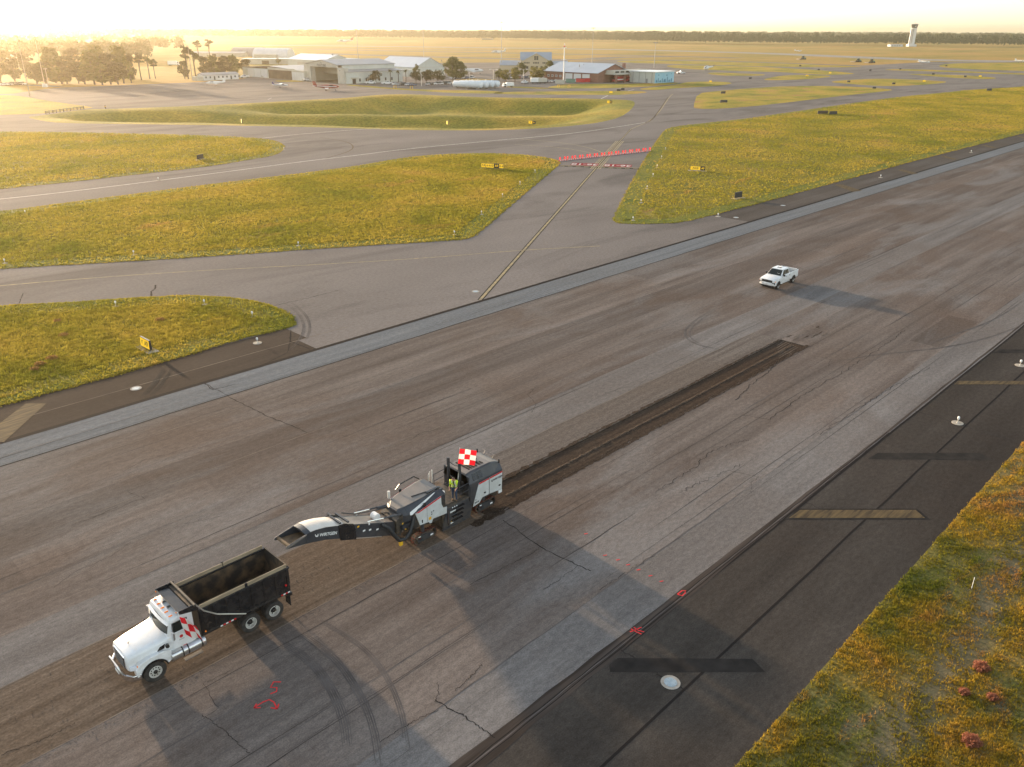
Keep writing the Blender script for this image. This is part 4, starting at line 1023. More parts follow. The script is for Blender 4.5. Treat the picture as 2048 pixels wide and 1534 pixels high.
# ================================================================== checkered flags
def flag(name, label, loc, u, v, w, h, nx, ny, amp, first, pole, fold=0.0):
    """u along the fly, v up; nx*ny checks"""
    t = thing(name, label, 'flag', loc)
    u = Vector(u).normalized(); v = Vector(v).normalized(); nrm = u.cross(v)
    K = 5; vs_ = []; m = MB()
    for j in range(ny * K + 1):
        for i in range(nx * K + 1):
            a, b = i / (nx * K), j / (ny * K)
            p = u * (a * w * (1 - fold * .3 * b)) + v * (b * h - fold * .35 * a * h) + nrm * (amp * math.sin(a * 6.5 + b * 2.2) * (0.25 + a) + fold * .25 * math.sin(b * 7) * a)
            vs_.append(p)
    N = nx * K + 1; fs = []; mi = []
    for j in range(ny * K):
        for i in range(nx * K):
            fs.append((j * N + i, j * N + i + 1, j * N + N + i + 1, j * N + N + i)); mi.append(((i // K) + (ny - 1 - j // K) + first) % 2)
    m.v = [tuple(p) for p in vs_]; m.f = fs; m.mi = mi
    m.build('cloth', [M_flagr, M_flagw], t, smooth=True)
    m = MB(); m.cyl(pole[0], pole[1], .016, n=8); m.build('pole', M_wflat, t)
    return t


vright = Vector((CR.x, CR.y, 0)).normalized()
flag('checkered_flag', 'red and white checkered flag drooping beside the dump truck cab door', (11.22, 32.1, 2.05), (.72, -.42, -.50), (-.10, .1, .98), .85, 1.05, 3, 3, .17, 0, ((.03, .06, -.3), (-.14, .1, 1.3)), fold=.45)
flag('checkered_flag', 'upright red and white checkered flag over the milling machine engine deck', (29.28, 33.15, 3.62), (.78, -.58, -.20), (.20, .03, .95), 1.05, .98, 3, 3, .05, 0, ((-.02, 0, -1.1), (.22, .04, 1.02)))

# ================================================================== milling machine (front towards -X), local x forward
MM = thing('milling_machine', 'dark grey and white tracked milling machine with raised front conveyor', 'milling machine', (32.4, 33.65, 0), math.pi)
wx = lambda X: 32.4 - X            # world x -> local forward distance from the rear
NE = 1.25                          # half width; near side is +y locally


def prof(pts): return [(wx(x), z) for x, z in pts]


# frame and lower body
MB().prism_y(prof([(25.2, 1.0), (25.2, 1.5), (29.9, 1.5), (32.3, 1.2), (32.3, .75), (30.0, .62), (27.0, .75)]), -.95, .95).build('main_frame', M_dusty, MM)
# rear engine housing
eng = bpy.data.objects.new('engine_housing', None); COL.objects.link(eng); eng.parent = MM
MB().prism_y(prof([(29.62, .80), (29.62, 2.15), (30.1, 2.2), (32.42, 2.2), (32.35, .9)]), -1.19, 1.19).build('housing_body', M_gunm, eng, bevel=.03)
m = MB()   # chamfered top
rings = []
for X, zt, in ((29.55, 2.84), (30.0, 2.92), (31.7, 2.92), (32.42, 2.72)):
    x = wx(X); rings.append([(x, 1.22, 2.16), (x, 1.20, 2.30), (x, .92, zt - .04), (x, .86, zt), (x, -.86, zt), (x, -.92, zt - .04), (x, -1.20, 2.30), (x, -1.22, 2.16)])
m.loft(rings); m.build('housing_top', M_gunm, eng, bevel=.02)
m = MB(); rr = []
for X, zt in ((29.62, 2.87), (30.0, 2.93), (31.68, 2.93), (32.2, 2.79)): rr.append([(wx(X), .80, zt), (wx(X), -.80, zt), (wx(X), -.80, zt + .012), (wx(X), .80, zt + .012)])
m.loft(rr); m.build('roof_panel', M_roof, eng)  # thin tan skin: sunlight on the dark housing put into its colour
for j in range(7):
    X = 30.05 + .2 * j
    MB().box(wx(X), wx(X + .12), -.62 if j < 4 else -.62, .62 if j < 4 else -.05, 2.946, 2.975).build('roof_grille', M_void, eng)
for j in range(2): MB().box(wx(30.95 + .22 * j), wx(31.07 + .22 * j), .3, .62, 2.946, 2.975).build('roof_grille', M_void, eng)
MB().box(wx(30.85), wx(31.15), .08, .26, 2.946, 3.0).build('roof_hatch_lock', M_black, eng)
for k in range(2): MB().prism_x([(1.17, 2.40), (1.19, 2.42), (.97, 2.80), (.95, 2.78)], wx(29.95 + .42 * k), wx(30.30 + .42 * k)).build('side_vent', M_black, eng)
for s in (1, -1):
    p = MB().prism_y(prof([(29.80, .62), (30.34, 2.12), (31.20, 2.14), (31.20, .98), (30.62, .98), (30.36, .70)]), s * 1.195, s * 1.235).build('side_panel', M_light, eng, bevel=.015)
    q = MB().prism_y(prof([(31.25, 2.14), (32.38, 2.18), (32.34, .86), (31.25, .98)]), s * 1.195, s * 1.235).build('side_panel', M_light, eng, bevel=.015)
    MB().prism_y(prof([(30.32, 2.02), (30.36, 2.13), (31.20, 2.145), (31.20, 2.05)]), s * 1.234, s * 1.239).build('red_stripe', M_redp, p)
    MB().prism_y(prof([(31.27, 2.055), (31.27, 2.145), (32.375, 2.19), (32.37, 2.09)]), s * 1.234, s * 1.239).build('red_stripe', M_redp, q)
    for X in (30.75, 32.05): MB().box(wx(X), wx(X + .16), s * 1.234, s * 1.245, 1.20, 1.30).build('latch', M_black, p if X < 31 else q)
    MB().box(wx(32.05), wx(32.34), s * 1.16, s * 1.24, .66, .86).build('rear_light', M_wflat, eng)
    MB().cyl((wx(32.3), s * 1.0, 2.72), (wx(32.3), s * 1.0, 2.95), .05, n=8).build('rear_camera', M_black, eng)
textmesh('lettering', 'WIRTGEN', .185, M_dtext, eng, (wx(31.99), 1.242, 1.84), (-1, 0, 0), (0, 0, 1), .003, bold=.006)
MB().prism_y([(wx(31.40), 1.92), (wx(31.40), 1.82), (wx(31.44), 1.76), (wx(31.52), 1.76), (wx(31.56), 1.82), (wx(31.56), 1.92), (wx(31.53), 1.92), (wx(31.53), 1.83), (wx(31.43), 1.83), (wx(31.43), 1.92)], 1.236, 1.243).build('maker_emblem', M_dtext, eng)
for k in range(3): MB().box(wx(29.95 + .13 * k), wx(30.04 + .13 * k), 1.234, 1.24, .80, .90).build('small_decal', M_dtext, eng)
MB().box(wx(29.98), wx(30.10), 1.234, 1.24, 1.02, 1.06).build('small_decal', M_dtext, eng)
MB().tube([(wx(32.4), .3, 2.74), (wx(32.62), .25, 2.88), (wx(32.62), -.25, 2.88), (wx(32.4), -.3, 2.74)], .022, 8).build('rear_handle', M_roof, eng)
MB().tube([(wx(32.4), -.5, 2.74), (wx(32.65), -.6, 2.85), (wx(32.68), -.9, 2.85)], .022, 8).build('rear_handle', M_roof, eng)
# operator platform
plat = MB().box(wx(27.6), wx(29.62), -1.15, 1.15, 1.40, 1.47).build('operator_platform', M_foot, MM)
MB().box(wx(29.55), wx(29.62), -1.15, 1.15, 1.47, 2.8).build('platform_back_wall', M_gunm, plat)
cons = MB().prism_y(prof([(27.65, 1.47), (27.65, 2.42), (28.0, 2.36), (27.95, 1.47)]), -.9, .75).build('control_console', M_gunm, plat, bevel=.03)
for y in (-.55, .35): MB().box(wx(27.78), wx(27.98), y - .16, y + .16, 2.36, 2.44).build('control_panel', M_black, cons)
MB().box(wx(27.62), wx(27.78), .78, .95, 2.35, 2.5).build('white_cap', M_wflat, cons)
for yy in (-.35, .62): 
    sq = MB().box(wx(28.95), wx(29.4), yy - .2, yy + .2, 1.85, 1.97).build('seat', M_black, plat, bevel=.04); MB().box(wx(29.36), wx(29.48), yy - .2, yy + .2, 1.9, 2.45).build('seat_back', M_black, sq, bevel=.04)
for s in (1, -1):
    for z in (1.95, 2.42): MB().tube([(wx(28.75), s * 1.18, z), (wx(29.55), s * 1.18, z + .04)], .022, 6).build('guard_rail', M_gunm, plat)
    MB().tube([(wx(28.72), s * 1.18, 1.47), (wx(28.72), s * 1.18, 2.45)], .022, 6).build('guard_rail', M_gunm, plat)
    # canopy posts
    MB().box(wx(29.30), wx(29.46), s * .52 + .0 - .07, s * .52 + .07, 1.47, 3.62).build('canopy_post', M_gunm, plat, bevel=.02)
MB().tube([(wx(29.38), .5, 3.36), (wx(29.38), .25, 3.36), (wx(29.42), .15, 3.28), (wx(29.42), -.15, 3.28), (wx(29.38), -.25, 3.36), (wx(29.38), -.5, 3.36)], .03, 6).build('canopy_cross_bar', M_gunm, plat)
MB().tube([(wx(28.1), -.95, 1.9), (wx(28.1), -.95, 2.75), (wx(28.25), -.98, 2.9), (wx(28.25), -1.05, 2.2)], .03, 6).build('lever_rack', M_tarp, plat)
MB().tube([(wx(28.35), -.9, 1.9), (wx(28.35), -.9, 3.0)], .045, 8).build('lever_rack', M_tarp, plat)
# front hood
hd_ = bpy.data.objects.new('front_hood', None); COL.objects.link(hd_); hd_.parent = MM
m = MB(); rings = []
for X, zs, zt, hw in ((24.55, 2.05, 2.28, .62), (24.95, 2.10, 2.48, .95), (25.6, 2.18, 2.60, 1.06), (27.2, 2.48, 2.74, 1.14), (27.62, 2.50, 2.70, 1.16)):
    x = wx(X); rings.append([(x, hw, zs - .45), (x, hw + .02, zs), (x, hw - .28, zt - .04), (x, hw - .34, zt), (x, -hw + .34, zt), (x, -hw + .28, zt - .04), (x, -hw - .02, zs), (x, -hw, zs - .45)])
m.loft(rings); m.build('hood_shell', M_gunm, hd_, bevel=.02)
m = MB(); rr = []
for X, zt, hw in ((24.65, 2.335, .30), (24.95, 2.487, .58), (25.6, 2.607, .70), (27.2, 2.747, .78)): rr.append([(wx(X), hw, zt), (wx(X), -hw, zt), (wx(X), -hw, zt + .012), (wx(X), hw, zt + .012)])
m.loft(rr); m.build('hood_top_panel', M_roof, hd_)  # same tan skin, painting the sunlit top of the dark hood
m = MB(); m.add([(wx(25.0), 1.02, 2.10), (wx(25.15), 1.04, 2.06), (wx(27.05), .88, 2.70), (wx(26.95), .86, 2.72), (wx(25.05), .95, 2.24)], [(0, 1, 2, 3, 4)])
m.v = [(x, y + .035, z + .01) for x, y, z in m.v]; m.build('white_flash', M_wflat, hd_)
for s in (1, -1):
    p = MB().prism_y(prof([(25.28, 2.14), (27.26, 2.50), (27.28, 1.95), (27.42, 1.62), (27.70, 1.58), (27.68, 1.12), (26.60, 1.22), (26.46, .98), (26.32, 1.02), (26.26, 1.15), (25.58, 1.22)]), s * 1.165, s * 1.205).build('side_panel', M_light, hd_, bevel=.012)
    MB().prism_y(prof([(25.30, 2.155), (25.52, 2.10), (27.24, 2.42), (27.25, 2.51)]), s * 1.204, s * 1.21).build('red_stripe', M_redp, p)
    MB().box(wx(26.14), wx(26.155), s * 1.204, s * 1.209, 1.2, 2.25).build('panel_gap', M_dtext, p)
    MB().box(wx(25.72), wx(25.80), s * 1.204, s * 1.215, 1.32, 1.52).build('latch', M_black, p)
    MB().box(wx(26.25), wx(26.45), s * 1.204, s * 1.211, 1.26, 1.46).build('warning_sticker', M_ylw, p)
    for X, z in ((26.45, 1.70), (26.60, 1.72), (26.45, 1.55)): MB().box(wx(X), wx(X + .08), s * 1.204, s * 1.21, z, z + .07).build('sticker', M_dtext, p)
    MB().box(wx(25.95), wx(26.10), s * 1.10, s * 1.175, 2.30, 2.52).build('hood_vent', M_black, hd_)
    MB().prism_y(prof([(25.2, 1.1), (25.2, 2.1), (27.6, 2.4), (27.6, 1.1)]), s * .9, s * 1.16).build('inner_wall', M_dusty, hd_)
MB().tube([(wx(25.0), -.9, 2.45), (wx(25.0), -.9, 2.9)], .09, 10).build('exhaust_pipe', M_tarp, hd_)
MB().tube([(wx(27.4), -1.0, 2.7), (wx(27.0), -1.0, 3.05), (wx(25.9), -1.0, 2.95), (wx(25.6), -1.0, 2.7)], .04, 8).build('hood_hand_rail', M_black, hd_)
MB().box(wx(26.6), wx(27.6), .55, .72, 2.74, 2.80).build('wiper_rail', M_black, hd_); MB().tube([(wx(25.8), .2, 2.66), (wx(27.5), .75, 2.8)], .03, 6).build('hose_line', M_hose, hd_)
# front machinery around the conveyor pivot
fm = MB().prism_y(prof([(24.2, .95), (24.2, 1.9), (24.7, 2.15), (25.4, 2.1), (25.5, 1.0)]), -.75, .75).build('conveyor_mount', M_dusty, MM)
MB().box(wx(24.5), wx(25.3), -.95, .95, 1.3, 1.55).build('mount_beam', M_gunm, fm)
for s in (.62, -.62):
    MB().tube([(wx(24.75), s, 2.05), (wx(24.3), s, 2.25), (wx(23.9), s, 2.35)], .07, 8).build('hinge_arm', M_gunm, fm)
    MB().tube([(wx(24.6), s * 1.15, 2.2), (wx(22.3), s * 1.02, 2.72)], .035, 8).build('hydraulic_ram', M_chrome, fm)
    MB().tube([(wx(24.6), s * 1.15, 2.2), (wx(23.4), s * 1.08, 2.47)], .055, 8).build('ram_barrel', M_gunm, fm)
MB().tube([(wx(25.35), 1.02, 2.05), (wx(25.15), 1.1, 1.6), (wx(24.9), 1.12, 1.05), (wx(24.55), 1.08, .72), (wx(24.15), 1.0, .78), (wx(23.85), .95, 1.25), (wx(23.55), .85, 1.85), (wx(23.2), .7, 2.15)], .125, 10).build('suction_hose', M_hose, MM, smooth=True)
MB().box(wx(24.35), wx(24.15), .95, 1.1, .40, .66).build('yellow_wheel_chock', M_ylw, MM, bevel=.01)
MB().tube([(wx(24.85), .55, 1.75), (wx(24.6), .8, 1.5), (wx(24.75), .9, 1.2)], .05, 6).build('yellow_bracket', M_ylw, MM)
# conveyor: lower straight part, knee, curved upper part
cv = bpy.data.objects.new('conveyor', None); COL.objects.link(cv); cv.parent = MM
low = [(24.3, .85), (24.3, 1.78), (20.95, 3.12), (20.95, 2.26)]
upp_b = [(20.95, 2.26), (19.6, 2.80), (18.5, 3.10), (17.75, 3.24), (17.32, 3.30)]
upp_t = [(17.25, 3.36), (17.32, 3.46), (17.9, 3.58), (18.45, 3.66), (19.0, 3.68), (19.7, 3.54), (20.95, 3.12)]
for s in (1, -1):
    sp = MB().prism_y(prof(low), s * .56, s * .60).build('side_plate', M_gunm, cv, bevel=.01)
    su = MB().prism_y(prof(upp_b + upp_t), s * .56, s * .60).build('side_plate', M_gunm, cv, bevel=.01)
    MB().prism_y(prof([(17.25, 3.33), (17.35, 3.44), (18.5, 3.68), (18.5, 3.60), (17.6, 3.40)]), s * .60, s * .64).build('edge_lip', M_roof, su)
    MB().prism_y(prof([(21.5, 1.95), (20.5, 2.35), (20.45, 3.30), (20.75, 3.3), (21.4, 3.0), (21.5, 2.6)]), s * .60, s * .66).build('knee_bracket', M_black, cv)
    for X in (18.45,): MB().box(wx(X), wx(X + .05), s * .60, s * .63, 2.75 + (19.6 - X) * .28 + .05, 3.5).build('stiffener', M_gunm, su)
    for X, z in ((22.0, 1.95), (22.4, 1.82), (22.9, 1.62)): MB().box(wx(X), wx(X + .16), s * .60, s * .606, z + .22, z + .32).build('sticker', M_wflat, sp)
    MB().box(wx(22.4), wx(22.5), s * .60, s * .606, 2.42, 2.6).build('sticker', M_wflat, sp); MB().box(wx(21.65), wx(21.78), s * .60, s * .606, 2.6, 2.7).build('warning_sticker', M_ylw, sp)
    MB().tube([(wx(23.2), s * .63, 1.32), (wx(21.5), s * .63, 2.0)], .02, 6).build('hose_line', M_alu, sp)
MB().prism_y(prof([(24.3, 1.70), (24.3, 1.76), (20.95, 3.10), (20.95, 3.04)]), -.56, .56).build('lower_cover', M_roof, cv)
MB().prism_y(prof([(24.3, .88), (24.3, .95), (20.95, 2.34), (20.95, 2.28)]), -.56, .56).build('belt', M_belt, cv)
MB().prism_y(prof([(20.95, 2.30), (19.6, 2.84), (18.5, 3.14), (17.5, 3.30), (17.5, 3.36), (18.5, 3.20), (19.6, 2.92), (20.95, 2.38)]), -.56, .56).build('belt', M_belt, cv)
m = MB(); cov = [(20.9, 3.14), (20.3, 3.40), (19.7, 3.60), (19.1, 3.72), (18.75, 3.74)]
rings = []
for X, z in cov: rings.append([(wx(X), y, z + .10 * (1 - (y / .6) ** 2) - .03) for y in np.linspace(-.6, .6, 7)] + [(wx(X), y, z - .05) for y in (.6, -.6)])
m.loft(rings); m.build('upper_cover', M_tarp, cv, smooth=True)
m = MB(); rings = []
for X, z in ((18.75, 3.73), (18.45, 3.70)): rings.append([(wx(X), y, z + .08 * (1 - (y / .6) ** 2) - .03) for y in np.linspace(-.6, .6, 7)] + [(wx(X), y, z - .06) for y in (.6, -.6)])
m.loft(rings); m.build('discharge_rim', M_gunm, cv)
MB().cyl((wx(17.5), -.56, 3.36), (wx(17.5), .56, 3.36), .10, n=14).build('head_pulley', M_belt, cv)
for X in (20.55, 21.05): MB().box(wx(X), wx(X + .1), -.62, .62, 3.34 if X < 21 else 3.2, 3.44 if X < 21 else 3.3).build('knee_cross_bar', M_gunm, cv)
MB().tube([(wx(20.6), -.5, 3.42), (wx(20.5), -.45, 3.62), (wx(20.5), -.1, 3.62)], .04, 6).build('knee_lug', M_gunm, cv)
MB().cyl((wx(23.3), -.2, 2.35), (wx(23.3), .2, 2.35), .22, n=16).build('fan_housing', M_wflat, cv); MB().tube([(wx(24.2), -.3, 2.35), (wx(22.3), -.4, 2.75), (wx(21.4), -.5, 3.2)], .03, 6).build('tension_rod', M_hose, cv)
textmesh('lettering', 'WIRTGEN', .25, M_wflat, cv, (wx(19.80), .607, 3.08), (-1, 0, -.33), (-.33, 0, 1), .003, bold=.006)
MB().prism_y([(wx(19.00), 3.42), (wx(19.01), 3.30), (wx(19.06), 3.24), (wx(19.16), 3.22), (wx(19.20), 3.28), (wx(19.20), 3.38), (wx(19.16), 3.38), (wx(19.14), 3.30), (wx(19.05), 3.32), (wx(19.04), 3.42)], .602, .608).build('maker_emblem', M_wflat, cv)


rh = random.Random(5)
for k in range(9):
    y0 = rh.uniform(-.7, .8); z0 = rh.uniform(1.2, 2.1); x0 = rh.uniform(24.5, 25.3)
    MB().tube([(wx(x0), y0, z0), (wx(x0 - .25), y0 + rh.uniform(-.2, .2), z0 - rh.uniform(.1, .5)), (wx(x0 - .6), y0 * .8, z0 - rh.uniform(0, .3)), (wx(x0 - rh.uniform(.8, 1.6)), y0 * .75, z0 + rh.uniform(.0, .4))], rh.uniform(.02, .04), 6).build('hydraulic_hose', M_hose, MM, smooth=True)
for k in range(5): MB().cyl((wx(24.6 + .15 * k), .76, 1.1 + .15 * (k % 3)), (wx(24.6 + .15 * k), .80, 1.1 + .15 * (k % 3)), .05, n=8).build('valve', M_roof, MM)


def track(parent, X, y, s):
    e = bpy.data.objects.new('track', None); COL.objects.link(e); e.parent = parent; e.location = (wx(X), y, 0)
    L, h, w = 1.78, .62, .30
    def loop(k, n=10, lift=.0):
        out = []
        for i in range(n + 1): a = math.radians(-90 + 180 * i / n); out.append((L / 2 - h / 2 + h / 2 * k * math.cos(a), h / 2 + .01 + h / 2 * k * math.sin(a)))
        for i in range(n + 1): a = math.radians(90 + 180 * i / n); out.append((-L / 2 + h / 2 + h / 2 * k * .85 * math.cos(a), h / 2 + .01 + h / 2 * k * math.sin(a)))
        return out
    o, i_ = loop(1.0), loop(.80); n = len(o)
    m = MB(); vs_ = [(x, -w / 2, z) for x, z in o] + [(x, w / 2, z) for x, z in o] + [(x, -w / 2, z) for x, z in i_] + [(x, w / 2, z) for x, z in i_]
    fs = []
    for k in range(n):
        j = (k + 1) % n; fs += [(k, j, n + j, n + k), (2 * n + k, 3 * n + k, 3 * n + j, 2 * n + j), (k, 2 * n + k, 2 * n + j, j), (n + k, n + j, 3 * n + j, 3 * n + k)]
    m.add(vs_, fs); m.build('track_belt', M_dusty, e)
    # track pads
    per = []; 
    for k in range(n):
        a, b = Vector((o[k][0], 0, o[k][1])), Vector((o[(k + 1) % n][0], 0, o[(k + 1) % n][1])); per.append(((b - a).length, a, b))
    tot = sum(p[0] for p in per); N = 26
    for q in range(N):
        d = tot * q / N
        for Ls, a, b in per:
            if d <= Ls:
                p = a + (b - a) * (d / max(Ls, 1e-6)); t = (b - a).normalized(); nn = Vector((t.z, 0, -t.x)); break
            d -= Ls
        m = MB(); A, B = p - t * .034, p + t * .034
        ctr = Vector((0, 0, h / 2)); nn = nn if (p - ctr).dot(nn) > 0 else -nn
        c1, c2 = A + nn * .03, B + nn * .03
        m.add([(A.x, -w / 2 - .01, A.z), (B.x, -w / 2 - .01, B.z), (c2.x, -w / 2 - .01, c2.z), (c1.x, -w / 2 - .01, c1.z), (A.x, w / 2 + .01, A.z), (B.x, w / 2 + .01, B.z), (c2.x, w / 2 + .01, c2.z), (c1.x, w / 2 + .01, c1.z)],
              [(0, 1, 2, 3), (7, 6, 5, 4), (0, 4, 5, 1), (1, 5, 6, 2), (2, 6, 7, 3), (3, 7, 4, 0)])
        m.build('track_pad', M_padc, e)
    MB().prism_y([(-.62, .12), (-.66, .3), (-.3, .5), (.5, .5), (.66, .32), (.6, .12)], -w / 2 + .02, w / 2 + (.02 if s > 0 else -.02)).build('track_frame', M_gunm, e)
    MB().box(.38, .56, s * w / 2, s * (w / 2 + .02), .30, .44).build('red_reflector', M_redp, e); MB().box(.40, .56, s * (w / 2 + .005), s * (w / 2 + .027), .44, .5).build('white_reflector', M_wflat, e)
    MB().box(-.55, -.35, s * w / 2, s * (w / 2 + .026), .2, .3).build('white_sticker', M_wflat, e)
    MB().cyl((0.1, 0, .45), (0.1, 0, 1.25), .11, n=12).build('lifting_column', M_gunm, e)


for X in (25.95, 30.92):
    for s in (1, -1): track(MM, X, s * 1.08, s)
# drum housing, edge protection plates and ladder
MB().prism_y(prof([(27.4, .12), (27.4, 1.4), (29.7, 1.4), (29.8, .3), (29.4, .10)]), -1.1, 1.1).build('drum_housing', M_dusty, MM)
for s in (1, -1):
    ep = MB().prism_y(prof([(27.36, .02), (27.36, .30), (27.75, 1.40), (29.45, 1.40), (29.78, .62), (29.62, .1), (29.5, .02)]), s * 1.12, s * 1.19).build('edge_plate', M_gunm, MM, bevel=.02)
    MB().box(wx(27.3), wx(29.6), s * 1.12, s * 1.24, .0, .09).build('skid', M_gunm, ep)
    for k in range(4): MB().box(wx(28.0 + .05 * k), wx(28.85 + .05 * k), s * 1.185, s * 1.36, .42 + .27 * k, .46 + .27 * k).build('ladder_step', M_black, ep)
    MB().tube([(wx(27.75), s * 1.24, .25), (wx(27.75), s * 1.24, 1.35)], .035, 8).build('depth_ram', M_chrome, ep)
    MB().box(wx(27.95), wx(28.4), s * 1.189, s * 1.196, .98, 1.08).build('white_sticker', M_wflat, ep); MB().prism_y(prof([(27.98, .34), (28.14, .34), (28.06, .48)]), s * 1.19, s * 1.197).build('warning_triangle', M_ylw, ep); MB().box(wx(27.96), wx(28.18), s * 1.19, s * 1.197, .22, .31).build('white_sticker', M_wflat, ep)
    MB().cyl((wx(28.7), s * 1.18, .35), (wx(28.7), s * 1.215, .35), .2, n=18).build('drum_hub_cover', M_gunm, ep)
    for k in range(3): MB().cyl((wx(28.15 + .17 * k), s * 1.185, 1.30), (wx(28.15 + .17 * k), s * 1.21, 1.30), .045, n=10).build('white_indicator', M_wflat, ep)
MB().box(wx(29.7), wx(32.2), -.9, .9, .35, .75).build('scraper_blade', M_dusty, MM)
# ================================================================== white pickup (faces -X)
def make_pickup(name, label, group=None, paint=None):
    paint = paint or M_wpaint
    t = thing(name, label, 'pickup truck', group=group)
    m = MB(); m.loft([ring(.98, .84, .52, .98, .08), ring(.95, .92, .46, 1.08, .10), ring(.72, 1.0, .42, 1.16, .12), ring(.1, 1.01, .42, 1.23, .13), ring(-.62, 1.01, .42, 1.29, .13), ring(-.75, 1.01, .40, 1.31, .10), ring(-2.72, 1.01, .40, 1.34, .10)])
    m.build('body', paint, t, smooth=True)
    # greenhouse
    b0 = [(-.52, .92), (-2.74, .93), (-2.74, -.93), (-.52, -.92)]; b1 = [(-1.28, .72), (-2.60, .74), (-2.60, -.74), (-1.28, -.72)]
    m = MB(); m.loft([[(x, y, 1.26) for x, y in b0], [(x, y, 1.86) for x, y in b1], [(x * .97 - .03, y * .93, 1.92) for x, y in b1]]); m.build('cab', paint, t, bevel=.03)
    def pane(name, q, out):
        o = Vector(out) * .012; m = MB(); m.add([Vector(p) + o for p in q] + [Vector(p) - o for p in q], [(0, 1, 2, 3), (7, 6, 5, 4), (0, 4, 5, 1), (1, 5, 6, 2), (2, 6, 7, 3), (3, 7, 4, 0)]); return m.build(name, M_glass, t)
    pane('windscreen', [(-.60, .84, 1.33), (-.60, -.84, 1.33), (-1.25, -.69, 1.83), (-1.25, .69, 1.83)], (.6, 0, .8))
    pane('rear_window', [(-2.735, .6, 1.40), (-2.735, -.6, 1.40), (-2.62, -.55, 1.80), (-2.62, .55, 1.80)], (-1, 0, .2))
    for s in (1, -1):
        pane('side_window', [(-.95, s * .905, 1.36), (-1.68, s * .91, 1.36), (-1.68, s * .765, 1.82), (-1.36, s * .755, 1.82)], (0, s, .3))
        pane('side_window', [(-1.76, s * .91, 1.36), (-2.52, s * .91, 1.38), (-2.46, s * .77, 1.80), (-1.76, s * .765, 1.82)], (0, s, .3))
        for x in (-1.62, -2.48): MB().box(x - .12, x + .06, s * 1.008, s * 1.03, 1.12, 1.17).build('door_handle', M_black, t)
        for x in (-.72, -1.72, -2.66): MB().box(x - .006, x + .006, s * 1.003, s * 1.013, .55, 1.24).build('door_gap', M_dtext, t)
        MB().box(-.82, -1.0, s * 1.0, s * 1.24, 1.28, 1.47).build('mirror', M_black, t, bevel=.03)
        MB().box(-4.86, -2.74, s * .88, s * 1.0, .55, 1.38).build('bed_side', paint, t, bevel=.05)
        MB().box(-4.85, -2.75, s * .885, s * .955, 1.38, 1.40).build('bed_rail', M_black, t)
        MB().box(.93, .80, s * .60, s * .97, .94, 1.06).build('headlight', M_clear, t, bevel=.01); MB().box(.88, .70, s * .93, s * 1.0, .9, .98).build('turn_signal', M_amber, t)
        MB().prism_y([(.99, .62), (.99, .82), (.80, .84), (.80, .62)], s * .66, s * .96).build('fog_light_recess', M_black, t)
        MB().box(-4.80, -4.88, s * .84, s * .99, .98, 1.32).build('tail_light', M_redl, t)
        for x in (0, -3.75):
            arc = [(x + .50 * math.cos(a), .40 + .50 * math.sin(a)) for a in np.radians(np.linspace(0, 180, 12))]
            MB().prism_y(arc, s * .80, s * 1.018).build('wheel_arch', M_black, t)
            wheel(t, (x, s * .90, .40), .40, .27, s, .27, M_alu, dish=.03, holes=6)
        MB().box(-3.2, -.55, s * .92, s * 1.0, .36, .44).build('running_board', M_black, t)
    m = MB(); m.box(-4.86, -2.74, -.9, .9, .62, .72); m.build('bed_floor', M_black, t)
    MB().box(-4.90, -4.82, -.9, .9, .62, 1.36).build('tailgate', paint, t, bevel=.02)
    MB().box(-4.85, -5.02, -.98, .98, .48, .66).build('rear_bumper', M_chrome, t, bevel=.03)
    MB().prism_y([(1.0, .80), (1.03, .86), (1.0, 1.05), (.9, 1.09), (.9, .80)], -.66, .66).build('grille', M_black, t, bevel=.02)
    MB().prism_z([(.98, .96), (1.10, .60), (1.12, 0), (1.10, -.60), (.98, -.96), (.8, -.96), (.8, .96)], .50, .74).build('front_bumper', paint, t, bevel=.03)
    MB().prism_z([(.96, .9), (1.08, .55), (1.08, -.55), (.96, -.9), (.7, -.9), (.7, .9)], .36, .50).build('lower_valance', M_black, t)
    MB().box(-1.78, -1.86, -.22, .22, 1.925, 1.97).build('roof_bracket', M_black, t); 
    for y in (-.2, .2): MB().box(-1.66, -1.86, y - .03, y + .03, 1.92, 1.955).build('roof_bracket', M_black, t)
    MB().cyl((-2.3, 0, 1.92), (-2.3, 0, 1.99), .16, n=12).build('roof_beacon', M_wflat, t)
    MB().box(-.80, -.95, .25, .55, 1.515, 1.53).build('dash_paper', M_wflat, t)
    return t


PK = make_pickup('pickup_truck', 'white crew cab pickup standing alone on the runway')
place(PK, (88.95, 43.9, 0), math.pi + math.radians(0.7), scale=(1.02, 1.0, 1.07))

# ================================================================== operator in a hi-vis vest
M_skin = material('skin', (0.42, 0.22, 0.14), 0.6)
M_hair = material('dark_hair_and_cap', (0.030, 0.022, 0.018), 0.8)
M_jean = material('blue_jeans', (0.025, 0.045, 0.085), 0.9, rgb2=(0.04, 0.065, 0.11), scale=20)
M_shirt = material('dark_shirt', (0.022, 0.024, 0.03), 0.9)
M_boot = material('tan_boots', (0.16, 0.09, 0.045), 0.8)
M_vest = material('yellow_safety_vest', (0.62, 0.80, 0.02), 0.7, emit=(0.62, 0.80, 0.02), estr=0.0)
M_tape = material('silver_reflective_tape', (0.62, 0.60, 0.55), 0.35)


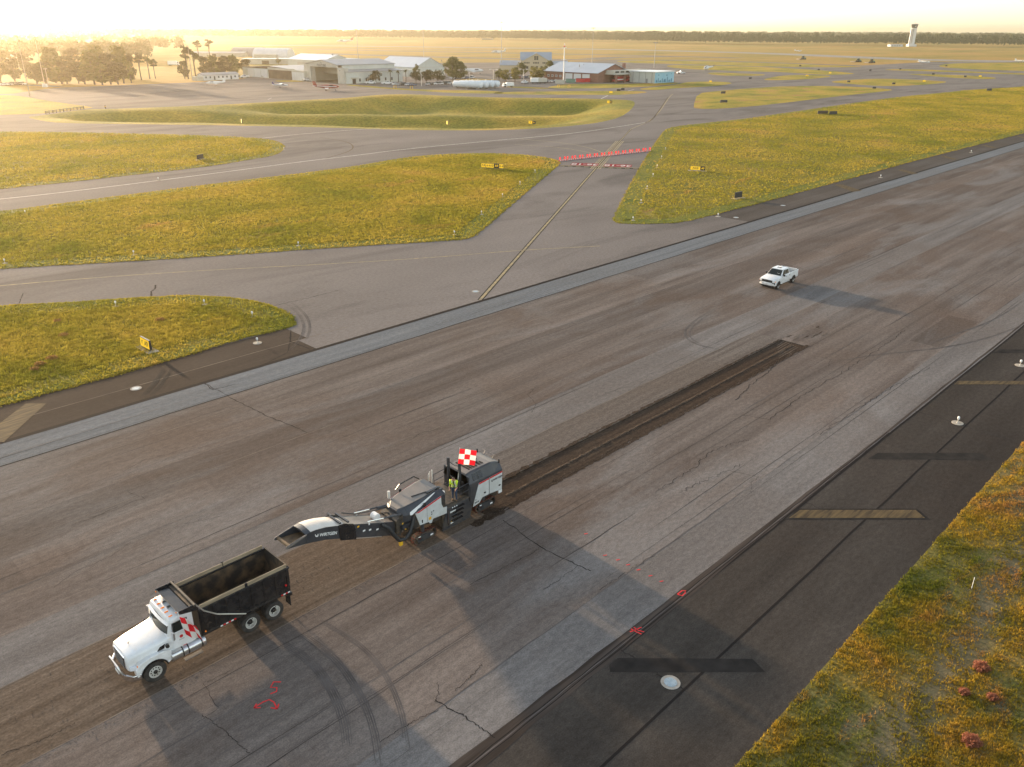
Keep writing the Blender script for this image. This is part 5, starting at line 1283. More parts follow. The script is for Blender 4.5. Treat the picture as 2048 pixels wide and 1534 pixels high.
def make_operator():
    P = {}
    E = []
    def chain(names_pts, root=None):
        prev = root
        for nm, p, r in names_pts:
            P[nm] = (Vector(p), r)
            if prev: E.append((prev, nm))
            prev = nm
    # x forward, y left, z up; leaning forward and looking down
    chain([('pelvis', (0, 0, .95), .15), ('waist', (.02, 0, 1.10), .145), ('chest', (.07, 0, 1.30), .165), ('upper', (.12, 0, 1.44), .13), ('neck', (.17, 0, 1.53), .065), ('jaw', (.22, 0, 1.60), .085), ('head', (.23, 0, 1.68), .100), ('crown', (.23, 0, 1.75), .075)])
    for s, k in ((1, 'l'), (-1, 'r')):
        chain([(k + 'sh', (.12, s * .19, 1.43), .075), (k + 'el', (.20, s * .30, 1.18), .055), (k + 'wr', (.42, s * .20, 1.06), .038), (k + 'hand', (.47, s * .19, 1.04), .036)], 'upper')
        for f in range(4):
            chain([(k + 'f%da' % f, (.525 + .004 * f, s * (.155 + .022 * f), 1.035), .011), (k + 'f%db' % f, (.565, s * (.155 + .021 * f), 1.018), .010), (k + 'f%dc' % f, (.585, s * (.155 + .02 * f), .992), .009)], k + 'hand')
        chain([(k + 'ta', (.50, s * .135, 1.035), .013), (k + 'tb', (.54, s * .125, 1.02), .010)], k + 'hand')
        chain([(k + 'hip', (0, s * .10, .88), .115), (k + 'kn', (.05 * s + .02, s * .12, .50), .072), (k + 'an', (-.02 + .05 * s, s * .13, .10), .050), (k + 'to', (.14 + .05 * s, s * .14, .045), .042)], 'pelvis')
    names = list(P); idx = {n: i for i, n in enumerate(names)}
    me = bpy.data.meshes.new('person'); me.from_pydata([P[n][0] for n in names], [(idx[a], idx[b]) for a, b in E], [])
    o = bpy.data.objects.new('person', me); COL.objects.link(o)
    md = o.modifiers.new('skin', 'SKIN')
    for i, n in enumerate(names):
        sv = me.skin_vertices[0].data[i]; r = P[n][1]
        sv.radius = (r, r) if n not in ('chest', 'waist', 'pelvis', 'upper') else (r * 1.12, r * .82)
        sv.use_root = (n == 'pelvis')
    sd = o.modifiers.new('sub', 'SUBSURF'); sd.levels = 2; sd.render_levels = 2
    bpy.context.view_layer.update()
    em = bpy.data.meshes.new_from_object(o.evaluated_get(bpy.context.evaluated_depsgraph_get()))
    bpy.data.objects.remove(o)
    for mt in (M_skin, M_shirt, M_jean, M_boot, M_hair): em.materials.append(mt)
    vest_v, vest_f, vmi = [], [], []
    for p in em.polygons:
        c = p.center; arm = abs(c.y) > .235 or c.x > .36
        if c.z < .12: k = 3
        elif c.z < 1.0 and not (c.x > .36): k = 2
        elif c.z > 1.56: k = 4 if (c.z > 1.69 or c.x < .20) else 0
        elif c.z > 1.50: k = 0
        elif arm and c.x > .33: k = 0
        else: k = 1
        p.material_index = k; p.use_smooth = True
        if 1.0 <= c.z <= 1.50 and abs(c.y) < .25 and c.x < .33 and not (abs(c.y) < .035 and c.x > .12):
            base = len(vest_v)
            for vi in p.vertices: v = em.vertices[vi]; vest_v.append(v.co + v.normal * .018)
            vest_f.append(tuple(range(base, base + len(p.vertices)))); vmi.append(1 if (1.06 < c.z < 1.11 or .075 < abs(c.y) < .115) else 0)
    body = bpy.data.objects.new('person', em); COL.objects.link(body)
    tag(body, 'operator in yellow safety vest and jeans looking down on the milling machine', 'person')
    mb = MB(); mb.v = [tuple(v) for v in vest_v]; mb.f = vest_f; mb.mi = vmi
    me2 = bpy.data.meshes.new('safety_vest'); me2.from_pydata(mb.v, [], mb.f); me2.materials.append(M_vest); me2.materials.append(M_tape)
    me2.polygons.foreach_set('material_index', vmi); me2.polygons.foreach_set('use_smooth', [True] * len(vest_f))
    bm = bmesh.new(); bm.from_mesh(me2); bmesh.ops.remove_doubles(bm, verts=bm.verts, dist=1e-5); bm.to_mesh(me2); bm.free()
    vo = bpy.data.objects.new('safety_vest', me2); COL.objects.link(vo); vo.parent = body
    return body


OP = make_operator(); place(OP, (28.62, 32.78, 1.47), math.radians(215))
# ================================================================== airfield signs
M_signy = material('yellow_sign_face', (0.80, 0.50, 0.02), 0.5, emit=(1.0, 0.58, 0.02), estr=0.14)
M_signk = material('black_sign_face', (0.015, 0.015, 0.015), 0.5)
M_signc = material('black_sign_casing', (0.020, 0.020, 0.021), 0.5)
M_pad = material('sign_base_concrete', (0.40, 0.36, 0.30), 0.9, rgb2=(0.28, 0.24, 0.19), scale=4)


def airfield_sign(label, loc, face_dir, panels, h=0.78, group=None, pad=True, name='airfield_sign'):
    """panels: list of (width, 'Y' or 'K', text); face_dir: world angle the lettered face looks to; panels run left to right for a reader"""
    t = thing(name, label, 'airfield sign', (loc[0], loc[1], 0.03), face_dir + math.pi / 2, group)   # local -y is the reading side
    W = sum(p[0] for p in panels); x = -W / 2; z0 = .16
    if pad: MB().box(-W / 2 - .45, W / 2 + .45, -.55, .55, -.05, .05).build('base_slab', M_pad, t, bevel=.01)
    for k in (-1, 1): 
        for q in (0.28,): MB().cyl((k * W * q, 0, .04), (k * W * q, 0, z0 + .02), .04, n=8).build('leg', M_signc, t)
    for (w, c, tx) in panels:
        bx = MB().prism_x([(-.13, z0), (-.09, z0 + h), (.09, z0 + h), (.13, z0)], x + .015, x + w - .015).build('panel', M_signc, t, bevel=.012)
        f = MB(); f.add([(x + .05, -.1335, z0 + .05), (x + w - .05, -.1335, z0 + .05), (x + w - .05, -.1005, z0 + h - .05), (x + .05, -.1005, z0 + h - .05)], [(0, 1, 2, 3)])
        f.build('sign_face', M_signy if c == 'Y' else M_signk, bx)
        if tx: textmesh('lettering', tx, h * .74, M_signk if c == 'Y' else M_signy, bx, (x + w / 2, -.124, z0 + h / 2), (1, 0, 0), (0, .051, 1), .002, bold=.012, squeeze=.85)
        x += w
    return t


view = math.atan2(-CF.y, -CF.x)
airfield_sign('short yellow airfield sign reading A9 with arrow in the lower left grass', G(294, 699), math.radians(182), [(1.9, 'Y', '↖ A9')], h=.95)
airfield_sign('long yellow and black multi panel airfield sign left of the diagonal taxiway', G(985, 337.5), math.radians(208), [(1.1, 'Y', '↗A'), (1.9, 'Y', '←A10'), (1.1, 'K', 'A9'), (1.1, 'Y', 'A→')], h=.95)
airfield_sign('yellow airfield sign ending in a black A9 panel right of the diagonal taxiway', G(1395, 342), math.radians(206), [(2.2, 'Y', '↗A10'), (1.0, 'K', 'A9')], h=.85)
airfield_sign('airfield sign seen edge on in the left grass island', G(401, 319), math.radians(120), [(1.6, 'Y', 'A'), (.8, 'Y', '')], h=.95)
airfield_sign('large black backed sign by the runway shoulder in the right hand grass', G(1476, 397), math.radians(80), [(1.9, 'Y', '')], h=1.0)
airfield_sign('white faced sign on the near rim of the drainage basin', G(484, 247), math.radians(160), [(1.6, 'Y', '')], h=1.2, pad=False)
airfield_sign('single sign at the basin corner by the taxiway junction', G(1064, 249), math.radians(200), [(1.4, 'Y', 'A'), (1.0, 'K', 'A')], h=1.0, pad=False)
airfield_sign('small pale sign on the basin rim above the long taxiway line', G(895, 250), math.radians(170), [(1.1, 'Y', '')], h=1.1, pad=False)
BACK = 'black backs of airfield signs'
for lab, px, w in [('wide left one of the twin black sign backs in the right field', (1645, 228.5), 4.6), ('short right one of the twin black sign backs in the right field', (1666, 229.5), 3.4),
                   ('lower black sign back on the small taxiway island', (1447, 206), 3.6), ('upper black sign back on the small taxiway island', (1446, 188), 2.6), ('black sign back at the upper right field edge', (1978, 182), 3.4)]:
    airfield_sign(lab, G(*px), math.radians(65), [(w, 'Y', '')], h=1.05, pad=False, group=BACK)
airfield_sign('small yellow sign at the right tip of the basin grass', G(1219, 207.5), math.radians(205), [(1.2, 'Y', ''), (1.0, 'K', 'B')], h=1.1, pad=False)
FAR = 'far airfield signs'
far_signs = [((1500, 158.5), 'K', 'far black sign left of the diamond shaped grass island'), ((1614, 153), 'Y', 'far yellow sign on the small leaf shaped grass island'), ((1848, 164), 'Y', 'far yellow sign at the right end of the long grass island'), ((1697, 165), 'K', 'far black sign on the left end of the long grass island'),
             ((1787, 169), 'K', 'far black sign near the lower rim of the long grass island'), ((1930, 155), 'K', 'far black sign pair on the pointed grass wedge'), ((1960, 154), 'Y', 'far yellow sign on the pointed grass wedge'), ((1800, 139.5), 'K', 'far black sign above the taxiway crossing'),
             ((1866, 150), 'K', 'far black sign standing on the taxiway wedge tip'), ((1637, 141), 'K', 'far black sign beside the fan shaped grass strip'), ((1660, 147.5), 'Y', 'far yellow sign where the fan shaped strip ends'), ((1421, 165), 'Y', 'far yellow sign on the grass right of the mural building'),
             ((1748, 178), 'K', 'far sign at the sharp tip of the reddish grass island'), ((1892, 133), 'K', 'far black sign on the green right hand field'), ((1245, 181), 'K', 'black sign on the grass below the fire station'), ((1222, 187), 'Y', 'yellow sign on the strip below the fire station'), ((1237, 183), 'K', 'tiny black sign on the strip left of the mural building'),
             ((1600, 133), 'K', 'far black sign on the upper grass strip'), ((1740, 142), 'K', 'far sign near the tip of the upper grass strip')]
for px, c, lab in far_signs:
    p = G(*px); airfield_sign(lab, p, math.radians(200 if c == 'Y' else 50), [(2.0 if c == 'K' else 1.7, 'Y', '')], h=.95, pad=False, group=FAR)

# ================================================================== edge lights
M_lamp = material('white_lamp_globe', (0.80, 0.80, 0.78), 0.3)
M_post = material('lamp_post_yellow_grey', (0.45, 0.42, 0.36), 0.5)


def make_edge_light(name, label, tall=.55, padr=.32, group=None, square=False):
    t = thing(name, label, 'edge light', group=group)
    if square: MB().box(-padr, padr, -padr * .8, padr * .8, -.02, .03).build('base_slab', M_pad, t)
    else: MB().lathe_z([(padr, -.02), (padr, .02), (padr * .92, .03), (.001, .03)], 20).build('base_slab', M_pad, t)
    MB().lathe_z([(.10, .03), (.09, .07), (.035, .09), (.035, tall - .2), (.06, tall - .19), (.001, tall - .19)], 10).build('stem', M_post, t)
    MB().lathe_z([(.06, tall - .19), (.09, tall - .15), (.10, tall - .02), (.06, tall + .06), (.001, tall + .08)], 12).build('globe', M_lamp, t, smooth=True)
    return t


EL = make_edge_light('edge_light', '', square=True)
GR = 'white stake lights along the taxiway edges'
spots = [((505, 634), 'stake light nearest the rounded tip of the lower left grass island'), ((409, 610), 'stake light on the upper rim of the lower left grass island'), ((232, 613), 'leftmost stake light on the lower left grass island'), ((51, 428), 'stake light at the upper left edge of the long grass island'),
         ((10, 527), 'stake light at the far left on the lower rim of the long grass island'), ((268, 510), 'stake light below the middle of the long grass island rim'), ((597, 492), 'stake light beside the reddish patch of the long grass island'), ((909, 470), 'lowest stake light along the diagonal taxiway, left side'),
         ((963, 429), 'second lowest stake light along the diagonal taxiway, left side'), ((1005, 394), 'middle stake light along the diagonal taxiway, left side'), ((1040, 369), 'upper stake light along the diagonal taxiway, left side'), ((1070, 345), 'topmost stake light along the diagonal taxiway, left side'),
         ((1266, 441), 'stake light at the blunt corner of the right grass field'), ((1282, 406), 'second stake light up the right side of the diagonal taxiway'), ((1294, 378), 'third stake light up the right side of the diagonal taxiway'), ((1306, 353), 'fourth stake light up the right side of the diagonal taxiway'),
         ((1314, 335), 'fifth stake light on its pale slab, right of the hold marking'), ((1323, 317), 'stake light right of the barricade row end'), ((1331, 300), 'stake light farthest up the right side of the taxiway'), ((317, 361), 'stake light at the lower rim of the upper left grass island'), ((568, 300), 'stake light on the round nose of the upper left grass island')]
for k, (px, lab) in enumerate(spots):
    p = G(*px); (place(EL, (p.x, p.y, .03), rnd.uniform(0, 3), lab, GR) if k == 0 else dup(EL, (p.x, p.y, .03), rnd.uniform(0, 3), lab, GR))
RL = make_edge_light('runway_light', '', tall=.5, padr=.43)
GR2 = 'round based lights along the runway shoulders'
for k, (px, lab) in enumerate([((1915, 846), 'round based runway light on the dark right shoulder near the yellow bars'), ((515, 686), 'round based light on the brown shoulder by the lower left grass tip'), ((1436, 433), 'runway light at the rounded corner below the right grass field'), ((1761, 355), 'runway light on the far shoulder beyond the pickup, first of two'),
                               ((1942, 305), 'runway light on the far shoulder close to the right frame edge'), ((2040, 731), 'round based light cut by the right frame edge')]):
    p = G(*px); (place(RL, (p.x, p.y, .004), 0, lab, GR2) if k == 0 else dup(RL, (p.x, p.y, .004), 0, lab, GR2))
M_lid = material('blue_grey_lid', (0.26, 0.33, 0.37), 0.5, rgb2=(0.36, 0.42, 0.45), scale=4)


def make_can(name, label):
    t = thing(name, label, 'light base')
    MB().lathe_z([(.46, 0), (.46, .012), (.001, .012)], 28).build('concrete_ring', M_conc, t)
    MB().lathe_z([(.30, .012), (.30, .022), (.001, .024)], 24).build('lid', M_lid, t)
    for k in range(6): MB().cyl((.24 * math.cos(k * 1.047), .24 * math.sin(k * 1.047), .02), (.24 * math.cos(k * 1.047), .24 * math.sin(k * 1.047), .03), .02, n=6).build('bolt', M_conc, t)
    return t


CN = make_can('light_base', '')
for k, (px, lab) in enumerate([((1341, 1365), 'round light base with blue grey lid in the machine shadow'), ((272, 777), 'pale round light base on the brown left shoulder'), ((951, 583), 'pale round light base at the mouth of the diagonal taxiway'), ((1472, 435), 'pale round base on the shoulder right of the rounded grass corner'), ((1566, 411), 'small pale base on the far shoulder below the black sign')]):
    p = G(*px); (place(CN, (p.x, p.y, .007), 0, lab, 'flush light bases') if k == 0 else dup(CN, (p.x, p.y, .007), 0, lab, 'flush light bases'))

# ================================================================== low barricades across the taxiway
M_brw = material('white_barricade_plastic', (0.78, 0.74, 0.70), 0.5)
M_brr = material('red_barricade_plastic', (0.62, 0.030, 0.025), 0.5)
M_flg = material('red_barricade_flag', (0.85, 0.02, 0.04), 0.7, transl=0.3)


def make_barricade():
    t = thing('barricade', '', 'barricade')
    MB().prism_x([(-.16, 0), (-.12, .25), (.12, .25), (.16, 0)], -1.08, 1.08).build('body', M_brr, t, bevel=.02)
    for k in range(4):
        x = -.78 + k * .52
        m = MB(); m.add([(x - .10, -.1605 + .0005, .005), (x + .10, -.16, .005), (x + .20, -.1225, .247), (x, -.1225, .247)], [(0, 1, 2, 3)]); m.v = [(a, b - .006, c) for a, b, c in m.v]; m.build('white_stripe', M_brw, t)
    for s in (-1, 1):
        f = MB().cyl((s * .98, 0, .25), (s * .98, 0, .90), .02, n=6).build('flag_pole', M_brw, t)
        q = MB(); N = 5; vs_ = []
        for i in range(N + 1):
            for j in range(2): vs_.append((s * .98 - s * .46 * i / N, .05 * math.sin(i * 1.4) + .02, 0.42 + .46 * j - .05 * (i / N) * (1 - j)))
        q.add(vs_, [(2 * i, 2 * i + 1, 2 * i + 3, 2 * i + 2) for i in range(N)]); q.build('flag', M_flg, f)
        MB().cyl((s * .75, 0, .25), (s * .75, 0, .40), .06, n=8).build('warning_lamp', M_amber, t)
    return t


BA, BB = G(1117, 322.3), G(1302, 302); NB = 13; bd = (BB - BA); ba = math.atan2(bd.y, bd.x); BR = make_barricade()
ords = ['first', 'second', 'third', 'fourth', 'fifth', 'sixth', 'seventh', 'eighth', 'ninth', 'tenth', 'eleventh', 'twelfth', 'thirteenth']
for k in range(NB):
    p = BA + bd * ((k + .5) / NB); lab = 'flagged red and white low barricade, %s from the left in the row' % ords[k]
    (place if k == 0 else dup)(BR, (p.x, p.y, 0.004), ba, lab, 'low barricades closing the taxiway')

# ================================================================== guard rail beside the apron, stake, red bushes
M_wrail = material('weathered_rail', (0.10, 0.085, 0.07), 0.7)
a, b = G(92, 228.5), G(168, 218.5); L = (b - a).length
t = thing('guard_rail', 'dark post and rail fence beside the path left of the drainage basin', 'guard rail', (a.x, a.y, 0), math.atan2(b.y - a.y, b.x - a.x))
for k in range(12): MB().box(L * k / 11 - .1, L * k / 11 + .1, -.1, .1, 0, 1.1).build('post', M_wrail, t)
for z in (.55, .95): MB().box(0, L, -.16, -.10, z - .08, z + .08).build('rail', M_wrail, t)
p = G(211, 217); t = thing('post', 'lone dark bollard at the apron corner left of the basin', 'bollard', (p.x, p.y, 0)); MB().lathe_z([(.22, 0), (.22, 1.0), (.16, 1.15), (.01, 1.18)], 10).build('shaft', M_signc, t); MB().lathe_z([(.24, .7), (.24, .85), (.23, .86)], 10).build('band', M_ylw, t)
p = G(1943, 1178); t = thing('marker_stake', 'thin pale survey stake on the bare patch of the lower right grass', 'stake', (p.x, p.y, 0)); MB().tube([(0, 0, 0), (.02, .01, .75)], .016, 6).build('shaft', M_wflat, t); MB().box(-.02, .06, -.004, .004, .62, .74).build('tag', M_wflat, t)
M_bush = material('reddish_tumbleweed', (0.28, 0.10, 0.06), 0.9, rgb2=(0.38, 0.16, 0.09), scale=9, transl=0.4)


M_tuft = material('dry_orange_tuft', (0.30, 0.17, 0.05), 0.9, rgb2=(0.40, 0.22, 0.07), scale=5, transl=0.4)


def bush(label, px, r, seed, mat=None, flat=.85, group='round red bushes in the roadside grass'):
    c = G(*px); rs = np.random.RandomState(seed); n = 1500
    d = rs.normal(0, 1, (n, 3)); d /= np.linalg.norm(d, axis=1)[:, None]; d[:, 2] = np.abs(d[:, 2])
    rad = r * (0.25 + 0.75 * rs.rand(n) ** .6) * (1 + .15 * np.sin(d[:, 0] * 5 + d[:, 1] * 7)); ctr = d * rad[:, None]; ctr[:, 2] = ctr[:, 2] * flat + .05
    s = .035 + .03 * rs.rand(n); q = rs.normal(0, 1, (n, 3, 3)); V = ctr[:, None, :] + q / np.linalg.norm(q, axis=2)[..., None] * s[:, None, None] * np.array([1, 1, 1.4])
    t = thing('bush', label, 'bush', (c.x, c.y, 0), 0, group)
    o = raw_mesh('foliage', V.reshape(-1, 3), np.arange(n * 3, dtype=np.int32), 3, mat or M_bush); o.parent = t
    m = MB()
    for k in range(7): a = k * .9; m.tube([(0, 0, 0), (.4 * r * math.cos(a), .4 * r * math.sin(a), .5 * r), (.75 * r * math.cos(a), .75 * r * math.sin(a), .75 * r)], .012, 5)
    tag(m.build('stems', M_boot, t), kind='stuff')


bush('largest red bush, uppermost of the four in the right grass', (1962, 1338), .38, 1); bush('red bush nearest the bottom frame edge', (1942, 1486), .40, 2)
bush('small red bush left of the middle pair', (1928, 1387), .23, 3); bush('small red bush right of the middle pair', (1984, 1398), .24, 4)
for k, (px, r) in enumerate([((320, 641), .5), ((104, 718), .55), ((80, 730), .5), ((70, 740), .45), ((115, 643), .4), ((128, 672), .5)]):
    bush(['dry orange tuft near the upper rim of the lower left grass', 'largest of three dry orange tufts in the lower left grass', 'middle one of three dry orange tufts in the lower left grass', 'lowest of three dry orange tufts in the lower left grass', 'faint dry tuft high in the lower left grass', 'dry orange tuft above the three in the lower left grass'][k], px, r, 20 + k, M_tuft, .45, 'dry tufts in the lower left grass')
# ================================================================== building materials
M_cream = material('cream_metal_siding', (0.50, 0.47, 0.40), 0.7, rgb2=(0.44, 0.41, 0.35), scale=.3)
M_pale = material('pale_green_white_siding', (0.55, 0.56, 0.51), 0.7, rgb2=(0.49, 0.50, 0.45), scale=.3)
M_wroof = material('white_metal_roof', (0.66, 0.66, 0.66), 0.35, rgb2=(0.58, 0.58, 0.58), scale=.2)
M_groof = material('grey_metal_roof', (0.30, 0.29, 0.29), 0.5, rgb2=(0.25, 0.24, 0.24), scale=.2)
M_broof = material('blue_grey_metal_roof', (0.32, 0.36, 0.41), 0.4, rgb2=(0.28, 0.32, 0.37), scale=.2)
M_proof = material('pale_blue_metal_roof', (0.46, 0.49, 0.53), 0.35, rgb2=(0.42, 0.45, 0.49), scale=.2)
M_brick = material('red_brick', (0.26, 0.12, 0.085), 0.85, rgb2=(0.21, 0.10, 0.07), scale=.5)
M_inside = material('hangar_interior', (0.16, 0.11, 0.07), 0.9, rgb2=(0.10, 0.07, 0.045), scale=.2)
M_tanw = material('tan_stucco', (0.48, 0.39, 0.26), 0.8)
M_win = material('window_glass', (0.03, 0.035, 0.04), 0.1)
M_baydoor = material('white_bay_door', (0.62, 0.63, 0.62), 0.6)
M_mural = material('blue_mural_wall', (0.25, 0.48, 0.60), 0.7, rgb2=(0.32, 0.54, 0.63), scale=.25)
M_mural2 = material('dark_blue_mural_shapes', (0.06, 0.20, 0.30), 0.7)
M_pole = material('galvanised_pole', (0.30, 0.28, 0.26), 0.5)
M_wpole = material('timber_pole', (0.30, 0.25, 0.19), 0.8)
M_tankw = material('white_tank_paint', (0.66, 0.70, 0.73), 0.35)
M_grey = material('mid_grey_metal', (0.22, 0.22, 0.22), 0.5)
M_green = material('green_metal_box', (0.10, 0.22, 0.17), 0.6)
M_hedge = material('clipped_hedge', (0.05, 0.06, 0.02), 0.9)


def gable(parent, x0, x1, y0, y1, eave, ridge, axis, wall, roof, over=.4, name_w='wall', gables=None):
    """gabled block; ridge along axis"""
    if axis == 'x':
        ym = (y0 + y1) / 2
        MB().prism_x([(y0, 0), (y1, 0), (y1, eave), (ym, ridge), (y0, eave)], x0, x1).build(name_w, wall, parent)
        for s, ya in ((-1, y0), (1, y1)):
            k = (ridge - eave) / abs(ym - ya); yo = ya + s * over; zo = eave - k * over
            MB().prism_x([(yo, zo + .05), (yo, zo + .25), (ym, ridge + .25), (ym, ridge + .05)], x0 - over, x1 + over).build('roof', roof, parent)
    else:
        xm = (x0 + x1) / 2
        MB().prism_y([(x0, 0), (x1, 0), (x1, eave), (xm, ridge), (x0, eave)], y0, y1).build(name_w, wall, parent)
        for s, xa in ((-1, x0), (1, x1)):
            k = (ridge - eave) / abs(xm - xa); xo = xa + s * over; zo = eave - k * over
            MB().prism_y([(xo, zo + .05), (xo, zo + .25), (xm, ridge + .25), (xm, ridge + .05)], y0 - over, y1 + over).build('roof', roof, parent)


def fbox(parent, name, mat, x0, x1, y0, y1, z0, z1): return MB().box(x0, x1, y0, y1, z0, z1).build(name, mat, parent)


# --- large hangar with the lettered gable; front faces -X
t = thing('hangar', 'cream hangar with open door and lettered gable facing the apron', 'hangar', (281, 0, 0))
Y0, Y1 = 411.2, 442.5; ym = (Y0 + Y1) / 2
MB().prism_x([(Y0, 8.2), (Y1, 8.2), (Y1, 9.6), (ym, 11.9), (Y0, 9.6)], 0, .6).build('gable_front', M_cream, t)
fbox(t, 'door_jamb', M_cream, 0, 3, Y1 - 4.2, Y1, 0, 8.2); fbox(t, 'door_jamb', M_cream, 0, 3, Y0 - .6, Y0 + .35, 0, 8.2)
fbox(t, 'side_wall', M_pale, 3, 40, Y0, Y0 + .4, 0, 9.4); fbox(t, 'side_wall', M_pale, 3, 40, Y1 - .4, Y1, 0, 9.4); fbox(t, 'rear_wall', M_inside, 39.6, 40, Y0 + .4, Y1 - .4, 0, 9.6)
fbox(t, 'hangar_floor', M_inside, .6, 39.6, Y0 + .4, Y1 - .4, 0.02, .06)
for s, ya in ((-1, Y0), (1, Y1)): MB().prism_x([(ya + s * .5, 9.45), (ya + s * .5, 9.7), (ym, 12.1), (ym, 11.9)], -.5, 40.5).build('roof', M_groof, t)
fbox(t, 'inner_curtain', M_cream, 9, 9.3, Y0 + .4, Y1 - 4.2, 4.2, 8.2)
for k in range(4): fbox(t, 'door_leaf', M_cream, .7 + .35 * k, .95 + .35 * k, Y1 - 4.9 - .4 * k, Y1 - 3.6 - .4 * k, 0, 8.1)
textmesh('lettering', 'FLIGHTLINE', 1.7, M_dtext, t, (-.03, ym, 9.1), (0, -1, 0), (0, 0, 1), .02, bold=.03)
MB().prism_x([(ym + .9, 10.9), (ym + .1, 10.6), (ym - .9, 10.0), (ym - .2, 10.25), (ym + .2, 10.1), (ym + .3, 10.4)], -.06, -.01).build('wing_emblem', M_dtext, t)
fbox(t, 'side_annex', M_pale, .5, 40, 404.0, Y0, 0, 6.3); MB().prism_x([(403.4, 6.3), (Y0, 7.2), (Y0, 7.0), (403.4, 6.1)], 0, 40.5).build('annex_roof', M_groof, t)
fbox(t, 'annex_pier', M_cream, -.4, 2.5, 404.5, Y0 - .6, 0, 8.2); MB().prism_x([(Y0 - 2.2, 6.6), (Y0 - 3.4, 6.6), (Y0 - 2.8, 7.1)], -.46, -.41).build('wing_emblem', M_dtext, t)
for x in (4.5, 15): d = fbox(t, 'entrance', M_win, x, x + 2.2, 403.9, 403.97, 0, 2.5); fbox(t, 'canopy', M_cream, x - 1, x + 3.2, 402.4, 404, 2.9, 3.2)
for k in range(6): fbox(t, 'window', M_win, 9 + 4.5 * k, 10.1 + 4.5 * k, 403.9, 403.96, 1.0, 2.6)
fbox(t, 'left_annex', M_cream, -1.5, 14, Y1, 456.5, 0, 5.4)
for k in range(5): fbox(t, 'garage_door', M_wroof, -1.56, -1.5, Y1 + 1 + 2.6 * k, Y1 + 3.3 + 2.6 * k, 0.1, 4.6)
fbox(t, 'corner_tower', M_cream, .4, 5, Y1 - .2, Y1 + 3.2, 0, 9.2)
# --- low hangar to its left
t = thing('hangar', 'low wide hangar with open door left of the lettered hangar', 'hangar', (278, 0, 0))
gable(t, 3, 27, 452, 515.7, 5.4, 6.9, 'x', M_inside, M_groof)
fbox(t, 'front_wall', M_pale, 2.4, 3, 485, 515.7, 0, 5.3); fbox(t, 'front_wall', M_cream, 2.4, 3, 452, 454.6, 0, 5.6); fbox(t, 'door_header', M_cream, 2.4, 3, 454.6, 485, 5.0, 6.2)
for k in range(3): fbox(t, 'sliding_door', M_wroof, 2.2, 2.38, 486 + 8 * k, 493 + 8 * k, 0.1, 4.9)
fbox(t, 'door_opening', M_inside, 2.7, 2.95, 454.6, 485, 0, 5.0); fbox(t, 'lean_to', M_cream, 3, 20, 447, 452, 0, 4.6)
# --- hangars behind
t = thing('hangar', 'pale blue roofed hangar with gable end right of the lettered hangar', 'hangar', (0, 0, 0)); gable(t, 360.6, 385.1, 440, 482, 5.5, 11, 'y', M_pale, M_proof)
fbox(t, 'lean_to', M_pale, 356, 360.5, 441, 470, 0, 4.2); fbox(t, 'gable_band', M_cream, 361, 384.7, 439.9, 440, 5.3, 5.6)
for k in range(3): fbox(t, 'window', M_win, 365 + 6 * k, 367 + 6 * k, 439.92, 439.99, 1.2, 2.6)
t = thing('hangar', 'hangar with bright white roof behind the lettered hangar', 'hangar', (0, 0, 0)); gable(t, 357.8, 382.2, 540, 588, 7, 10.6, 'y', M_pale, M_wroof)
fbox(t, 'vent', M_grey, 369, 370, 545, 546, 10.2, 11.4); fbox(t, 'door', M_cream, 357.7, 357.8, 560, 575, 0, 5.5)
t = thing('hangar', 'white roofed hangar peeking between the two gabled hangars', 'hangar', (0, 0, 0)); gable(t, 356, 372, 500, 520, 5, 9, 'y', M_pale, M_wroof); fbox(t, 'door', M_cream, 355.9, 356, 505, 515, 0, 4)
A = G(548, 115.5); t = thing('hangar', 'far white arched hangar above the low hangar', 'hangar', (A.x, A.y, 0), math.radians(-60))
MB().prism_x([(9 * math.cos(a), 9.5 * math.sin(a)) for a in np.linspace(0, math.pi, 14)], -20, 20).build('arched_shell', M_wroof, t); fbox(t, 'door', M_cream, -20.2, -20.05, -5, 5, 0, 6); fbox(t, 'side_shed', M_cream, -16, 10, -12, -8.9, 0, 3.4)
A = G(500, 112); t = thing('hangar', 'far grey arched hangar left of the white arched one', 'hangar', (A.x, A.y, 0), math.radians(-60)); MB().prism_x([(10 * math.cos(a), 9 * math.sin(a)) for a in np.linspace(0, math.pi, 14)], -18, 18).build('arched_shell', M_groof, t); fbox(t, 'door', M_pale, -18.2, -18.05, -6, 6, 0, 5.5)
A = G(440, 113); t = thing('warehouse', 'far long pale warehouse left of the arched hangars', 'building', (A.x, A.y, 0), math.radians(-40)); gable(t, -28, 28, -9, 9, 3.4, 4.8, 'x', M_cream, M_groof); fbox(t, 'door', M_win, -6, -2, -9.1, -9.02, 0, 3)
A = G(535, 128); t = thing('warehouse', 'flat tan storage building between arched hangars and low hangar', 'building', (A.x, A.y, 0), math.radians(-45)); fbox(t, 'wall', M_cream, -20, 20, -6, 6, 0, 4.2); fbox(t, 'roof', M_wroof, -20.4, 20.4, -6.4, 6.4, 4.2, 4.5); fbox(t, 'door', M_win, -3, 3, -6.1, -6.02, 0, 3)
